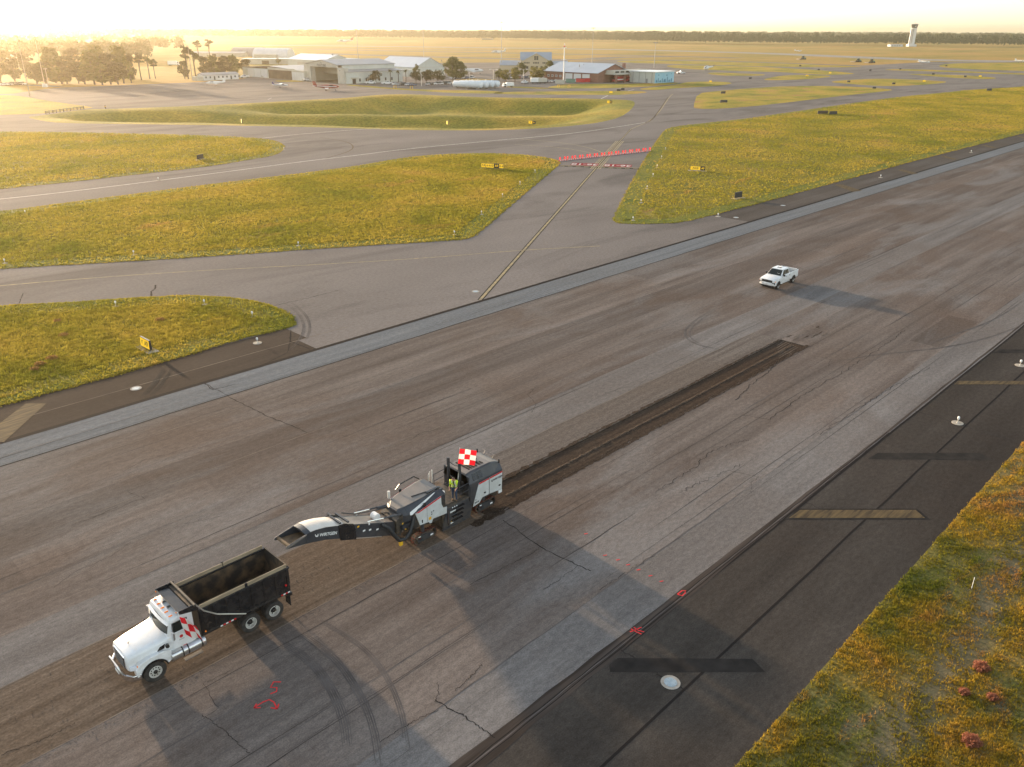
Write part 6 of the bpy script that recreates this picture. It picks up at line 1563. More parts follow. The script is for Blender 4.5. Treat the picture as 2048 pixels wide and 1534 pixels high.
# --- long white trailer building
A, B = G(402, 161.5), G(478, 158.3); ang = math.atan2(B.y - A.y, B.x - A.x); L = (B - A).length
t = thing('trailer_building', 'long low white trailer building left of the hangars', 'building', (A.x, A.y, 0), ang)
gable(t, 2, L, 0, 7, 2.9, 3.9, 'x', M_wroof, M_groof); fbox(t, 'porch', M_cream, -2, 2, 1, 6, 0, 2.2)
for k in range(9): fbox(t, 'window' if k % 4 != 2 else 'door', M_win, 3 + 2.7 * k, 3.9 + 2.7 * k, -.08, 0, .2 if k % 4 == 2 else 1.2, 2.2)
# --- terminal with the big gable
A = G(1072, 141.5); f_ang = math.atan2(-CF.y, -CF.x); t = thing('terminal', 'tan terminal with tall gable and blue grey cross roof behind the trees', 'building', (A.x, A.y, 0), f_ang + math.pi / 2)
gable(t, -10.5, 10.5, 0, 14, 6.6, 12.2, 'y', M_tanw, M_broof)
gable(t, -11.5, 11.5, 3, 15, 7.5, 12.6, 'x', M_tanw, M_broof); gable(t, -27, 24, 6, 20, 3.6, 6.6, 'x', M_tanw, M_broof)
fbox(t, 'gable_window', M_win, -1.5, 1.5, -.08, 0, 7.6, 10.2); fbox(t, 'window_mullion', M_tanw, -.12, .12, -.12, -.02, 7.6, 10.2); fbox(t, 'window_mullion', M_tanw, -1.5, 1.5, -.12, -.02, 8.8, 9.0)
for g_ in (-7, 0, 7):
    for k in range(4): fbox(t, 'window', M_win, g_ - 2.2 + 1.15 * k, g_ - 1.4 + 1.15 * k, -.08, 0, 5.0, 6.0)
for k in range(5): fbox(t, 'window', M_win, -7.5 + 3.6 * k, -5.8 + 3.6 * k, -.08, 0, 1.2, 3.2)
# --- fire station
t = thing('fire_station', 'brick fire station with wide blue grey roof and white bay doors', 'fire station', (0, 0, 0))
gable(t, 398, 428, 320, 362, 5.2, 9.8, 'y', M_brick, M_broof, over=.8)
for k in range(3): fbox(t, 'bay_door', M_baydoor, 397.85, 397.97, 326 + 6.6 * k, 331.6 + 6.6 * k, 0, 4.4)
for k in range(4): fbox(t, 'window', M_wroof, 397.85, 397.97, 348 + 3.2 * k, 349.6 + 3.2 * k, 2.0, 3.2); fbox(t, 'pane', M_win, 397.8, 397.88, 348.3 + 3.2 * k, 349.3 + 3.2 * k, 2.3, 2.9)
fbox(t, 'porch_roof', M_cream, 404, 438, 311, 319.5, 4.4, 4.9)
for k in range(5): fbox(t, 'porch_column', M_brick, 404.3 + 8 * k, 405.3 + 8 * k, 311.2, 312.2, 0, 4.4)
fbox(t, 'clerestory', M_cream, 405, 437, 313.5, 319.7, 4.9, 6.6)
for k in range(6): fbox(t, 'clerestory_window', M_win, 406 + 5 * k, 409.5 + 5 * k, 313.4, 313.48, 5.3, 6.2)
for k in range(3): MB().cyl((405 + 4 * k, 340, 7.8), (405 + 4 * k, 340, 9.2), .25, n=8).build('roof_vent', M_grey, t)
fbox(t, 'chimney', M_brick, 424, 425.6, 321, 322.4, 6, 10)
# --- mural building
t = thing('mural_building', 'flat roofed grey building with light blue mural on its end wall', 'building', (0, 0, 0))
fbox(t, 'wall', M_pale, 418.2, 437.5, 294.2, 312, 0, 5.9); fbox(t, 'roof', M_wroof, 417.6, 438.1, 293.6, 312.6, 5.9, 6.3); fbox(t, 'mural_wall', M_mural, 418.3, 437.4, 294.0, 294.15, 0.05, 5.85)
for k, (x, z, w, h) in enumerate([(419.2, .4, 1.6, 1.6), (421.2, .4, .9, 2.6), (422.6, .4, 2.0, 1.2), (425.2, .4, 1.0, 2.2), (426.8, .4, 2.6, 1.8), (430.2, .4, 1.0, 2.9), (431.8, .4, 1.8, 1.3), (434.2, .4, 1.4, 2.0), (421.0, 4.2, 1.5, .5), (429.0, 3.9, 1.8, .6), (434.0, 4.6, 1.0, .4)]):
    MB().prism_y([(x, z), (x + w, z), (x + w * .8, z + h), (x + w * .2, z + h * .85)], 293.93, 293.99).build('mural_shape', M_mural2, t)
for k in range(4): fbox(t, 'downpipe', M_grey, 418.05, 418.18, 296 + 4.5 * k, 296.2 + 4.5 * k, 0, 5.8)
fbox(t, 'door', M_grey, 418.05, 418.18, 299.0, 300.2, 0, 2.3)
# --- far left white roofs among the trees, far right low buildings, control tower
for px, ln, lab in [((132, 77), 60, 'very far long white roofed building on the left skyline'), ((60, 92), 40, 'far pale building behind the left trees'), ((1790, 93), 26, 'low white building left of the control tower'), ((975, 79.5), 34, 'tiny white building on the far tree line edge'), ((14, 118), 22, 'pale house at the left frame edge among trees')]:
    A = G(*px); t = thing('far_building', lab, 'building', (A.x, A.y, 0), f_ang + math.pi / 2); gable(t, -ln / 2, ln / 2, -8, 8, 3.4, 4.2, 'x', M_wroof, M_groof); [fbox(t, 'window', M_win, -ln / 2 + 3 + k * 5, -ln / 2 + 5 + k * 5, -8.1, -8.02, 1.2, 2.8) for k in range(int(ln / 5) - 1)]
A = G(1822, 93); t = thing('control_tower', 'tall white control tower with dark glazed cab on the right', 'control tower', (A.x, A.y, 0), f_ang + math.pi / 2)
MB().lathe_z([(4.6, 0), (4.4, 34)], 8).build('shaft', M_wroof, t); fbox(t, 'shaft_fin', M_wroof, -6.6, -4.2, -1.2, 1.2, 0, 34); fbox(t, 'shaft_fin', M_wroof, 4.2, 5.6, -1.2, 1.2, 0, 34); fbox(t, 'recess', M_grey, -4.1, -2.4, -4.6, -3.6, 6, 33)
MB().lathe_z([(5.6, 34), (6.4, 34.6), (6.4, 36)], 8).build('catwalk', M_wroof, t); MB().lathe_z([(5.2, 36), (7.2, 42.5)], 8).build('glazed_cab', M_win, t); MB().lathe_z([(7.3, 42.5), (7.4, 43.4), (4.0, 44.2)], 8).build('cab_roof', M_grey, t)
fbox(t, 'cab_panel', M_wroof, -1.4, .6, -6.4, -6.1, 38, 40); fbox(t, 'base_block', M_wroof, -8, 8, -7, 7, 0, 4.5); MB().cyl((0, 0, 44), (0, 0, 49), .2, n=6).build('antenna', M_grey, t)

# ================================================================== masts and poles
def high_mast(label, px, py, top_py, group='tall lighting masts on the ramp', mat=M_pole, r=.32, lamps=True, name='lighting_mast'):
    A = G(px, py); depth = A.dot(CF) + CAM_H * -CF.z; h = (py - top_py) * depth / FPX / 0.918
    t = thing(name, label, 'lighting mast', (A.x, A.y, 0), 0, group)
    MB().tube([(0, 0, 0), (0, 0, h)], [r, r * .45], 8).build('shaft', mat, t)
    if lamps:
        MB().lathe_z([(1.2, h - .5), (1.2, h - .3), (.9, h - .3)], 12).build('lamp_ring', M_grey, t)
        for k in range(6): a = k * math.pi / 3; MB().box(1.3 * math.cos(a) - .35, 1.3 * math.cos(a) + .35, 1.3 * math.sin(a) - .35, 1.3 * math.sin(a) + .35, h - .9, h - .3).build('lamp', M_grey, t)
    return t, h


high_mast('leftmost tall ramp mast above the lettered hangar', 717, 127, 55); high_mast('tall ramp mast above the pale blue hangar', 848, 120, 57); high_mast('tall ramp mast left of the terminal', 1003, 140, 58); high_mast('tall ramp mast behind the fire station', 1184, 126, 66); high_mast('short ramp mast right of the fire station', 1308, 136, 92)
t, h = high_mast('white beacon mast between terminal and fire station', 1127, 166, 99, None, M_wflat, .42, False, 'beacon_mast')
fbox(t, 'beacon_platform', M_wflat, -1, 1, -1, 1, h - 2.2, h - 2.0); fbox(t, 'beacon', M_redp, -.3, .3, -.3, .3, h - 1.9, h - 1.1); fbox(t, 'lower_platform', M_wflat, -.9, .9, -.9, .9, h * .6, h * .6 + .15)


def utility_pole(label, px, py, top_py, cross=True, lean=0.0):
    A = G(px, py); depth = A.dot(CF) + CAM_H * -CF.z; h = (py - top_py) * depth / FPX / 0.918
    t = thing('utility_pole', label, 'utility pole', (A.x, A.y, 0), math.radians(40), 'utility poles by the apron')
    MB().tube([(0, 0, 0), (lean, 0, h)], [.24, .14], 8).build('shaft', M_wpole, t)
    if cross: MB().box(lean - 1.6, lean + 1.6, -.1, .1, h - .8, h - .55).build('cross_arm', M_wpole, t); [MB().cyl((lean + x, 0, h - .55), (lean + x, 0, h - .25), .08, n=6).build('insulator', M_grey, t) for x in (-1.4, 1.4)]


for a in [('tallest utility pole at the left apron corner', 60, 193, 89), ('second utility pole standing by two white boxes', 90, 173.5, 87), ('short thin pole right of the two white boxes', 97, 170, 140), ('thin dark pole left of the tallest utility pole', 42, 152, 112), ('utility pole in front of the tall pine', 385, 160, 100), ('thin pole rising behind the trailer building', 458, 146, 120), ('short pole above the trailer building roof', 444, 148, 134), ('utility pole with cross arm over the pale blue roof', 833, 150, 123), ('utility pole left of the big oak', 884, 150, 124), ('second utility pole beside the big oak', 895, 150, 125)]:
    utility_pole(*a)
for k, a in enumerate([('white box left of the second utility pole', 88), ('white box right of the second utility pole', 93)]):
    A = G(a[1], 174.3); t = thing('utility_box', a[0], 'utility box', (A.x, A.y, 0), 0, 'white boxes by the pole'); fbox(t, 'cabinet', M_wflat, -.55, .55, -.5, .5, .1, 1.5); fbox(t, 'cabinet_roof', M_wroof, -.65, .65, -.6, .6, 1.5, 1.6); fbox(t, 'plinth', M_conc, -.6, .6, -.55, .55, 0, .1)


def lot_lamp(label, px, py, top):
    A = G(px, py); depth = A.dot(CF) + CAM_H * -CF.z; h = (py - top) * depth / FPX / .918; t = thing('lamp_post', label, 'lamp post', (A.x, A.y, 0), math.radians(-40), 'double lamp posts in the parking lot')
    MB().tube([(0, 0, 0), (0, 0, h)], [.16, .10], 6).build('shaft', M_tarp, t)
    for s in (-1, 1): MB().tube([(0, 0, h - .5), (s * 1.0, 0, h), (s * 1.7, 0, h)], .07, 6).build('arm', M_tarp, t); MB().box(s * 1.5, s * 2.5, -.3, .3, h - .15, h + .12).build('lamp_head', M_wflat, t)


for a in [('double lamp post left end of the parking lot', 843, 172, 146), ('double lamp post right of the tank row', 987, 162, 142), ('double lamp post in the middle of the lot', 1047, 158, 141), ('double lamp post near the beacon mast', 1103, 155, 137), ('double lamp post behind the tank row', 939, 165, 142)]: lot_lamp(*a)

# ================================================================== trees
def leaf_mat(name, a, b): return material(name, a, 0.85, rgb2=b, scale=.5, transl=.35)


M_leafd = leaf_mat('dark_oak_leaves', (0.050, 0.050, 0.016), (0.085, 0.075, 0.024)); M_leafg = leaf_mat('green_leaves', (0.075, 0.085, 0.018), (0.13, 0.125, 0.030)); M_leafy = leaf_mat('yellow_green_leaves', (0.13, 0.125, 0.022), (0.20, 0.165, 0.030)); M_bark = material('bark', (0.10, 0.075, 0.05), 0.9, rgb2=(0.07, 0.05, 0.035), scale=2)


def crown_mesh(name, seed, n, w, h, z0, leaf, lumps, mat, pine=False):
    rs = np.random.RandomState(seed); C = []; R = []
    for k in range(lumps):
        a = rs.rand() * 6.283; u = rs.rand(); zz = z0 + (h - z0) * (0.12 + 0.78 * u); env = math.sqrt(max(.1, 1 - (2 * u - .9) ** 2)) if not pine else (1.05 - .75 * u)
        r = w / 2 * env * (0.25 + .6 * rs.rand()); C.append((r * math.cos(a), r * math.sin(a), zz)); R.append(w * rs.uniform(.13, .25))
    C = np.array(C); R = np.array(R); k = rs.randint(0, lumps, n); d = rs.normal(0, 1, (n, 3)); d /= np.linalg.norm(d, axis=1)[:, None]
    ctr = C[k] + d * (R[k] * (0.45 + .6 * rs.rand(n)))[:, None] * np.array([1, 1, .75]); ctr[:, 2] = np.maximum(ctr[:, 2], z0 * .8)
    u = rs.normal(0, 1, (n, 3)); u /= np.linalg.norm(u, axis=1)[:, None]; v = np.cross(u, rs.normal(0, 1, (n, 3))); v /= np.linalg.norm(v, axis=1)[:, None]; s = leaf * (0.6 + .8 * rs.rand(n))[:, None]
    V = np.stack([ctr + u * s, ctr + v * s * .7, ctr - u * s, ctr - v * s * .7], 1)
    o = raw_mesh(name, V.reshape(-1, 3), np.arange(n * 4, dtype=np.int32), 4, mat); me = o.data; bpy.data.objects.remove(o); return me, C


def trunk_mesh(C, z0, r, seed):
    m = MB(); rs = random.Random(seed); top = max(c[2] for c in C) * .85
    m.tube([(0, 0, 0), (rs.uniform(-.2, .2), rs.uniform(-.2, .2), z0), (rs.uniform(-.3, .3), rs.uniform(-.3, .3), top)], [r, r * .75, r * .25], 7)
    for c in list(C)[:7]: m.tube([(0, 0, z0 * rs.uniform(.7, 1.1)), (c[0] * .5, c[1] * .5, (z0 + c[2]) / 2), (c[0] * .9, c[1] * .9, c[2])], [r * .4, r * .25, r * .1], 5)
    return m.mesh('trunk', M_bark)


PROTO = {}
for nm, args in {'oak': (900, 10, 8.0, 2.2, .42, 16, M_leafd), 'oak2': (900, 11, 9.0, 2.6, .42, 18, M_leafd), 'round': (800, 7, 8.5, 1.8, .36, 14, M_leafg), 'round2': (800, 8, 7.5, 1.6, .38, 14, M_leafy), 'big': (1500, 12, 13, 2.5, .48, 24, M_leafg), 'wood': (1500, 11, 15, 0.8, .55, 26, M_leafd), 'wood2': (1500, 10, 14, 0.7, .55, 26, M_leafg)}.items():
    n, w, h, z0, lf, lm, mt = args; me, C = crown_mesh('crown', hash_ := sum(map(ord, nm)), n, w, h, z0, lf, lm, mt); PROTO[nm] = (me, trunk_mesh(C, z0, .028 * h, 3), w, h)
me, C = crown_mesh('crown', 77, 520, 7, 19, 11, .5, 12, M_leafd, False); PROTO['pine'] = (me, trunk_mesh(C, 11, .32, 4), 7, 19)
me, C = crown_mesh('crown', 78, 420, 5, 16, 9.5, .5, 9, M_leafg, False); PROTO['pine2'] = (me, trunk_mesh(C, 9.5, .26, 5), 5, 16)


def tree(kind, label, px, py, h=None, w=None, group=None, name='tree'):
    me, tm, w0, h0 = PROTO[kind]; A = G(px, py); t = thing(name, label, 'tree', (A.x, A.y, 0), rnd.uniform(0, 6.28), group)
    for nm, d in (('crown', me), ('trunk', tm)): o = bpy.data.objects.new(nm, d); COL.objects.link(o); o.parent = t; o.scale = ((w or w0) / w0, (w or w0) / w0, (h or h0) / h0)


LT = 'trees along the left side of the apron'
for a in [('wood', 'broad hazy tree nearest the tallest utility pole, left', 30, 163, 13, 12), ('wood', 'leftmost hazy tree touching the frame edge', 2, 166, 15, 13), ('wood2', 'tall hazy tree behind the second utility pole', 112, 166, 19, 15), ('wood', 'rounded hazy tree right of the second utility pole', 135, 168, 13, 12), ('wood', 'hazy tree in the gap of the left tree mass', 158, 167, 12, 11), ('wood2', 'widest hazy tree of the left tree mass', 190, 169, 18, 17), ('wood', 'dark hazy tree in the middle of the left tree mass', 222, 169, 17, 15), ('wood2', 'tall hazy tree at the right end of the left tree mass', 248, 167, 20, 13), ('wood', 'low hazy tree ending the left tree mass', 263, 166, 16, 9), ('wood', 'low hazy bushy tree behind the apron corner', 75, 168, 11, 12),
          ('wood', 'bushy hazy tree between first and second utility poles', 92, 167, 12, 15), ('wood2', 'low hazy thicket under the tall second tree', 124, 168, 9, 14), ('wood', 'low hazy thicket in the middle gap of the left mass', 170, 168, 11, 14), ('wood2', 'hazy thicket below the widest left tree', 205, 170, 11, 15), ('wood', 'hazy thicket near the right end of the left mass', 236, 169, 12, 14), ('wood', 'second row hazy tree above the left apron edge', 150, 150, 17, 16), ('wood2', 'second row hazy tree behind the widest left tree', 200, 152, 19, 16), ('wood', 'second row hazy tree at the far left', 48, 146, 14, 15), ('wood2', 'second row hazy tree near the frame edge', 15, 140, 14, 14),
          ('pine', 'thin pine with bare trunk right of the left tree mass', 283, 160, 15, 8), ('pine2', 'second thin pine right of the left tree mass', 300, 158, 13, 7), ('pine', 'third thin pine near the box truck', 311, 157, 11, 6), ('pine', 'tall pine behind the utility pole beside the trailer', 377, 158, 19, 9), ('pine2', 'leaning pine left of the trailer building', 392, 157, 16, 8), ('wood', 'shrubby tree at the foot of the tall pine', 370, 158, 11, 8),
          ('wood', 'first dense tree in the row behind the trailer building', 412, 155, 13, 10), ('wood2', 'second dense tree in the row behind the trailer building', 430, 153, 13, 10), ('wood', 'third dense tree in the row behind the trailer building', 450, 153, 13, 11), ('wood2', 'fourth dense tree in the row behind the trailer building', 468, 152, 13, 10), ('wood', 'last dense tree in the row, touching the low hangar', 492, 148, 10, 11), ('pine', 'far pine pair left one above the dense row', 398, 117, 17, 11), ('pine', 'far pine pair right one above the dense row', 420, 116, 18, 12), ('round', 'lone round tree between warehouse and bright hangar', 557, 129, 5, 5)]:
    tree(a[0], a[1], a[2], a[3], a[4], a[5], LT)
CT = 'trees around the parking lot'
for a in [('oak', 'umbrella shaped oak before the hangar annex', 752, 167, 6.4, 9), ('oak2', 'left part of the dark oak clump in the lot', 832, 167, 6.6, 9), ('oak', 'middle of the dark oak clump in the lot', 853, 168, 7, 11), ('oak2', 'right part of the dark oak clump in the lot', 876, 167, 6.8, 10), ('round', 'tall tree rising behind the dark oak clump', 833, 157, 8.5, 5), ('big', 'largest tree of the lot, left of the tank row', 906, 163, 13, 12), ('big', 'right neighbour of the largest lot tree', 922, 162, 10.5, 9), ('round', 'round tree at the left of the yellow green trees', 998, 162, 7, 7), ('round2', 'yellow green tree left of the terminal gable', 1012, 164, 6.5, 8), ('round2', 'yellow green tree below the terminal wing', 1030, 163, 7, 8), ('round2', 'bright tree in front of the terminal gable', 1068, 161, 7.5, 10), ('round2', 'bright tree right of the terminal gable', 1082, 160, 7, 9), ('big', 'dark green tree left of the terminal gable', 1042, 154, 8.5, 9), ('big', 'dark green tree right of the terminal gable', 1100, 153, 9.5, 8), ('round', 'dark round tree next to the beacon mast', 1113, 157, 7, 8), ('oak2', 'oak between the beacon mast and the terminal', 1092, 158, 6, 8), ('round', 'small single tree before the fire station doors', 1193, 163, 5.5, 4.2)]:
    tree(a[0], a[1], a[2], a[3], a[4], a[5], CT)


def palm(label, px, py, h, seed):
    rs = random.Random(seed); A = G(px, py); t = thing('palm_tree', label, 'palm tree', (A.x, A.y, 0), 0, 'palms by the hangar annex')
    MB().tube([(0, 0, 0), (.1, 0, h * .5), (.05, .05, h)], [.28, .2, .22], 8).build('trunk', M_bark, t)
    for k in range(26):
        a = rs.uniform(0, 6.28); el = rs.uniform(-.5, 1.1); L = rs.uniform(1.4, 2.0); m = MB(); vs_ = []
        for i in range(4):
            q = i / 3; rr = L * q; z = h + L * (math.sin(el) * q - .55 * q * q); w = .34 * (1 - .75 * q) + .03
            vs_ += [(rr * math.cos(a) - w * math.sin(a), rr * math.sin(a) + w * math.cos(a), z), (rr * math.cos(a) + w * math.sin(a), rr * math.sin(a) - w * math.cos(a), z - .03)]
        m.add(vs_, [(2 * i, 2 * i + 1, 2 * i + 3, 2 * i + 2) for i in range(3)]); m.build('frond', M_leafg, t)


for k, a in enumerate([('left palm of the three by the hangar annex', 781, 165, 6.4), ('middle palm of the three by the hangar annex', 797, 165, 6.0), ('right palm of the three by the hangar annex', 812, 164, 6.3)]): palm(*a, k)

# ================================================================== parked vehicles
def make_car(name, paint, suv=False, cat='car'):
    t = thing(name, '', cat); H = 1.75 if suv else 1.45
    m = MB(); m.loft([ring(2.2, .75, .35, .70, .08), ring(2.0, .86, .30, .82, .1), ring(.9, .9, .28, .95, .1), ring(-1.6, .9, .28, 1.0, .1), ring(-2.2, .84, .35, .95, .1)]); m.build('body', paint, t, smooth=True)
    b0 = [(1.0, .8), (-1.9 if suv else -1.6, .8), (-1.9 if suv else -1.6, -.8), (1.0, -.8)]; b1 = [(.2, .62), (-1.75 if suv else -1.0, .62), (-1.75 if suv else -1.0, -.62), (.2, -.62)]
    m = MB(); m.loft([[(x, y, .92) for x, y in b0], [(x, y, H - .06) for x, y in b1]]); m.build('windows', M_glass, t)
    m = MB(); m.loft([[(x, y, H - .06) for x, y in b1], [(x * .95, y * .9, H) for x, y in b1]]); m.build('roof', paint, t)
    for x in (1.35, -1.35):
        for s in (1, -1): MB().cyl((x, s * .68, .33), (x, s * .9, .33), .33, n=12).build('wheel', M_tyre, t)
    return t


M_cs = [material('silver_car_paint', (0.42, 0.42, 0.42), 0.35), material('dark_car_paint', (0.03, 0.032, 0.036), 0.3), M_wpaint, material('red_car_paint', (0.30, 0.03, 0.025), 0.35), material('blue_car_paint', (0.06, 0.10, 0.18), 0.35)]
CARS = {}
def car(ci, suv, label, px, py, rz, group='cars in the parking lot'):
    k = (ci, suv); A = G(px, py)
    if k not in CARS: CARS[k] = make_car('parked_car', M_cs[ci], suv); place(CARS[k], A, rz, label, group)
    else: dup(CARS[k], A, rz, label, group)


cn = ['silver', 'black', 'white', 'red', 'blue']; ordw = ords + ['fourteenth', 'fifteenth', 'sixteenth', 'seventeenth', 'eighteenth']
def row(cols, x0, y0, x1, y1, rz, where):
    n = len(cols)
    for k, c in enumerate(cols):
        f = k / max(1, n - 1); car(c, (k * 7 + c) % 3 == 0, '%s car, %s from left in the row %s' % (cn[c], ordw[k], where), x0 + (x1 - x0) * f, y0 + (y1 - y0) * f, rz)


row([2, 0, 1, 2, 4], 792, 170.5, 826, 171.5, 0, 'left of the dark oak clump'); row([0, 1, 2, 0, 2, 1, 0], 858, 170.5, 898, 168.5, math.radians(10), 'behind the low yellow posts')
row([1, 0, 2, 1, 3, 0, 4, 2, 1, 0], 1010, 157.5, 1075, 155.5, math.radians(5), 'under the yellow green trees'); row([2, 1, 0, 4, 2], 905, 158, 945, 157, math.radians(20), 'behind the tank row')
row([2, 0, 1, 2, 0, 2], 1075, 165.5, 1112, 164.0, math.radians(-60), 'left of the beacon mast')
row([2, 0, 1, 1, 2], 10, 171, 45, 170, math.radians(-50), 'by the road at the far left'); 
rr_ = [('white pickup parked by the annex entrance', 748, 168.5, -20), ('white pickup parked under the first palm', 781, 169.5, -20), ('white pickup at the corner of the large hangar door', 609, 162.5, 170), ('white pickup beside the low hangar wall', 527, 155.3, 175), ('white pickup at the end of the trailer building', 483, 156.5, 175), ('white pickup between tanks and the white box trailers', 1052, 167.5, 20), ('white pickup driving right of the mural building', 1367, 148, -30)]
for lab, px, py, rz in rr_: dup(PK, G(px, py), math.radians(rz), lab, 'parked white pickups')


def box_truck(name, label, px, py, rz, L, H, body, cab=True, stripe=None, cat='truck'):
    A = G(px, py); t = thing(name, label, cat, A, math.radians(rz)); W = 1.2
    MB().box(-L / 2, L / 2 - (2.0 if cab else 0), -W, W, .75, H).build('box', body, t, bevel=.04)
    if stripe: [MB().box(-L / 2 + .1, L / 2 - 2.1, s * W, s * (W + .02), 1.3, 1.9).build('stripe', stripe, t) for s in (1, -1)]
    if cab:
        MB().prism_y([(L / 2 - 1.95, .5), (L / 2 - 1.95, H * .82), (L / 2 - .6, H * .82), (L / 2 - .2, H * .5), (L / 2, H * .45), (L / 2, .5)], -W * .95, W * .95).build('cab', body, t, bevel=.05)
        MB().prism_y([(L / 2 - .56, H * .78), (L / 2 - .2, H * .52), (L / 2 - .15, H * .52), (L / 2 - .5, H * .78)], -W * .85, W * .85).build('windscreen', M_glass, t)
        for s in (1, -1): MB().box(L / 2 - 1.6, L / 2 - .8, s * W * .95, s * (W * .95 + .02), H * .5, H * .76).build('side_window', M_glass, t)
    MB().box(-L / 2, L / 2, -.5, .5, .5, .75).build('chassis', M_black, t)
    for x in ((-L / 2 + 1.2, -L / 2 + 2.4, L / 2 - 1.4) if L > 7 else (-L / 2 + 1.2, L / 2 - 1.2)):
        for s in (1, -1): MB().cyl((x, s * .85, .48), (x, s * 1.15, .48), .48, n=14).build('wheel', M_tyre, t)
    return t


M_fire = material('fire_engine_red', (0.45, 0.025, 0.03), 0.35)
box_truck('fire_engine', 'red and white fire engine parked left before the fire station', 1237, 164.5, 175, 9, 3.3, M_fire, stripe=M_wflat, cat='fire engine'); box_truck('fire_engine', 'second red fire engine, closer to the mural building', 1259, 163.5, 175, 8, 3.2, M_fire, stripe=M_wflat, cat='fire engine')
box_truck('cargo_trailer', 'left white box trailer right of the tanks', 1070, 166.8, -40, 5, 3.0, M_wflat, cab=False, cat='trailer'); box_truck('cargo_trailer', 'right white box trailer right of the tanks', 1085, 166.8, -40, 5, 2.9, M_cream, cab=False, cat='trailer')
box_truck('box_truck', 'lone pale box truck on the field before the left pines', 348, 131, -35, 9, 3.4, M_wflat); box_truck('fuel_truck', 'white fuel truck at the right end of the tank row', 1016, 174.5, 150, 6, 2.4, M_wflat); box_truck('service_truck', 'small white service truck before the tanks', 968, 176.5, 160, 5, 2.0, M_wflat)
for k, (px, py, c, lab) in enumerate([(1141, 166, M_green, 'green dumpster right of the beacon mast'), (1161, 165, M_redp, 'left red dumpster on the fire station lawn'), (1172, 164.5, M_redp, 'right red dumpster on the fire station lawn'), (1120, 168, M_cream, 'pale equipment crate below the beacon mast')]):
    A = G(px, py); t = thing('dumpster', lab, 'dumpster', A, math.radians(-60)); MB().prism_y([(-2.4, .2), (2.4, .2), (2.7, 2.2), (-2.7, 2.2)], -1.1, 1.1).build('bin', c, t); fbox(t, 'lid', M_black, -2.75, 2.75, -1.15, 1.15, 2.2, 2.28)
for k in range(4):
    A = G([790, 823, 1117, 1138][k], [177.5, 178, 175, 175.5][k]); t = thing('yellow_hydrant_post', ['yellow post frame at the left of the grass strip', 'yellow post frame right of the oak clump grass', 'yellow post frame left below the beacon mast', 'yellow post frame right below the beacon mast'][k], 'post frame', A, 0, 'yellow post frames'); [MB().cyl((x, 0, 0), (x, 0, 1.4), .12, n=8).build('post', M_ylw, t) for x in (-.8, .8)]; MB().cyl((-.8, 0, 1.35), (.8, 0, 1.35), .1, n=8).build('bar', M_ylw, t)
# fuel tanks
for k in range(4):
    x0 = 317.0 - 4.3 * k; y0 = 340.5 - .2 * k
    t = thing('storage_tank', '%s white horizontal fuel tank of the tank row' % ['rearmost', 'second rearmost', 'second nearest', 'nearest'][k], 'storage tank', (x0, y0, 0), -math.pi / 2 + math.radians(12), 'white fuel tanks')
    rings = []
    for x, r in ((-.55, .3), (-.35, 1.1), (0, 1.55), (.1, 1.6), (17, 1.6), (17.1, 1.55), (17.45, 1.1), (17.65, .3)): rings.append([(x, r * math.cos(a), 2.1 + r * math.sin(a)) for a in np.linspace(0, 2 * math.pi, 20)[:-1]])
    MB().loft(rings).build('shell', M_tankw, t, smooth=True)
    for x in (2, 8.5, 15): MB().box(x - .2, x + .2, -1.2, 1.2, 0, .9).build('saddle', M_conc, t)
    for x in (4, 9, 13): MB().cyl((x, 0, 3.6), (x, 0, 4.1), .3, n=8).build('hatch', M_wflat, t)
    MB().tube([(1, 0, 4.2), (16, 0, 4.2)], .06, 6).build('top_rail', M_ylw, t)

# ================================================================== aircraft
M_acw = material('aircraft_white', (0.72, 0.71, 0.69), 0.3); M_acr = material('aircraft_dark_red', (0.28, 0.045, 0.035), 0.35); M_acb = material('aircraft_blue_stripe', (0.10, 0.09, 0.20), 0.35)


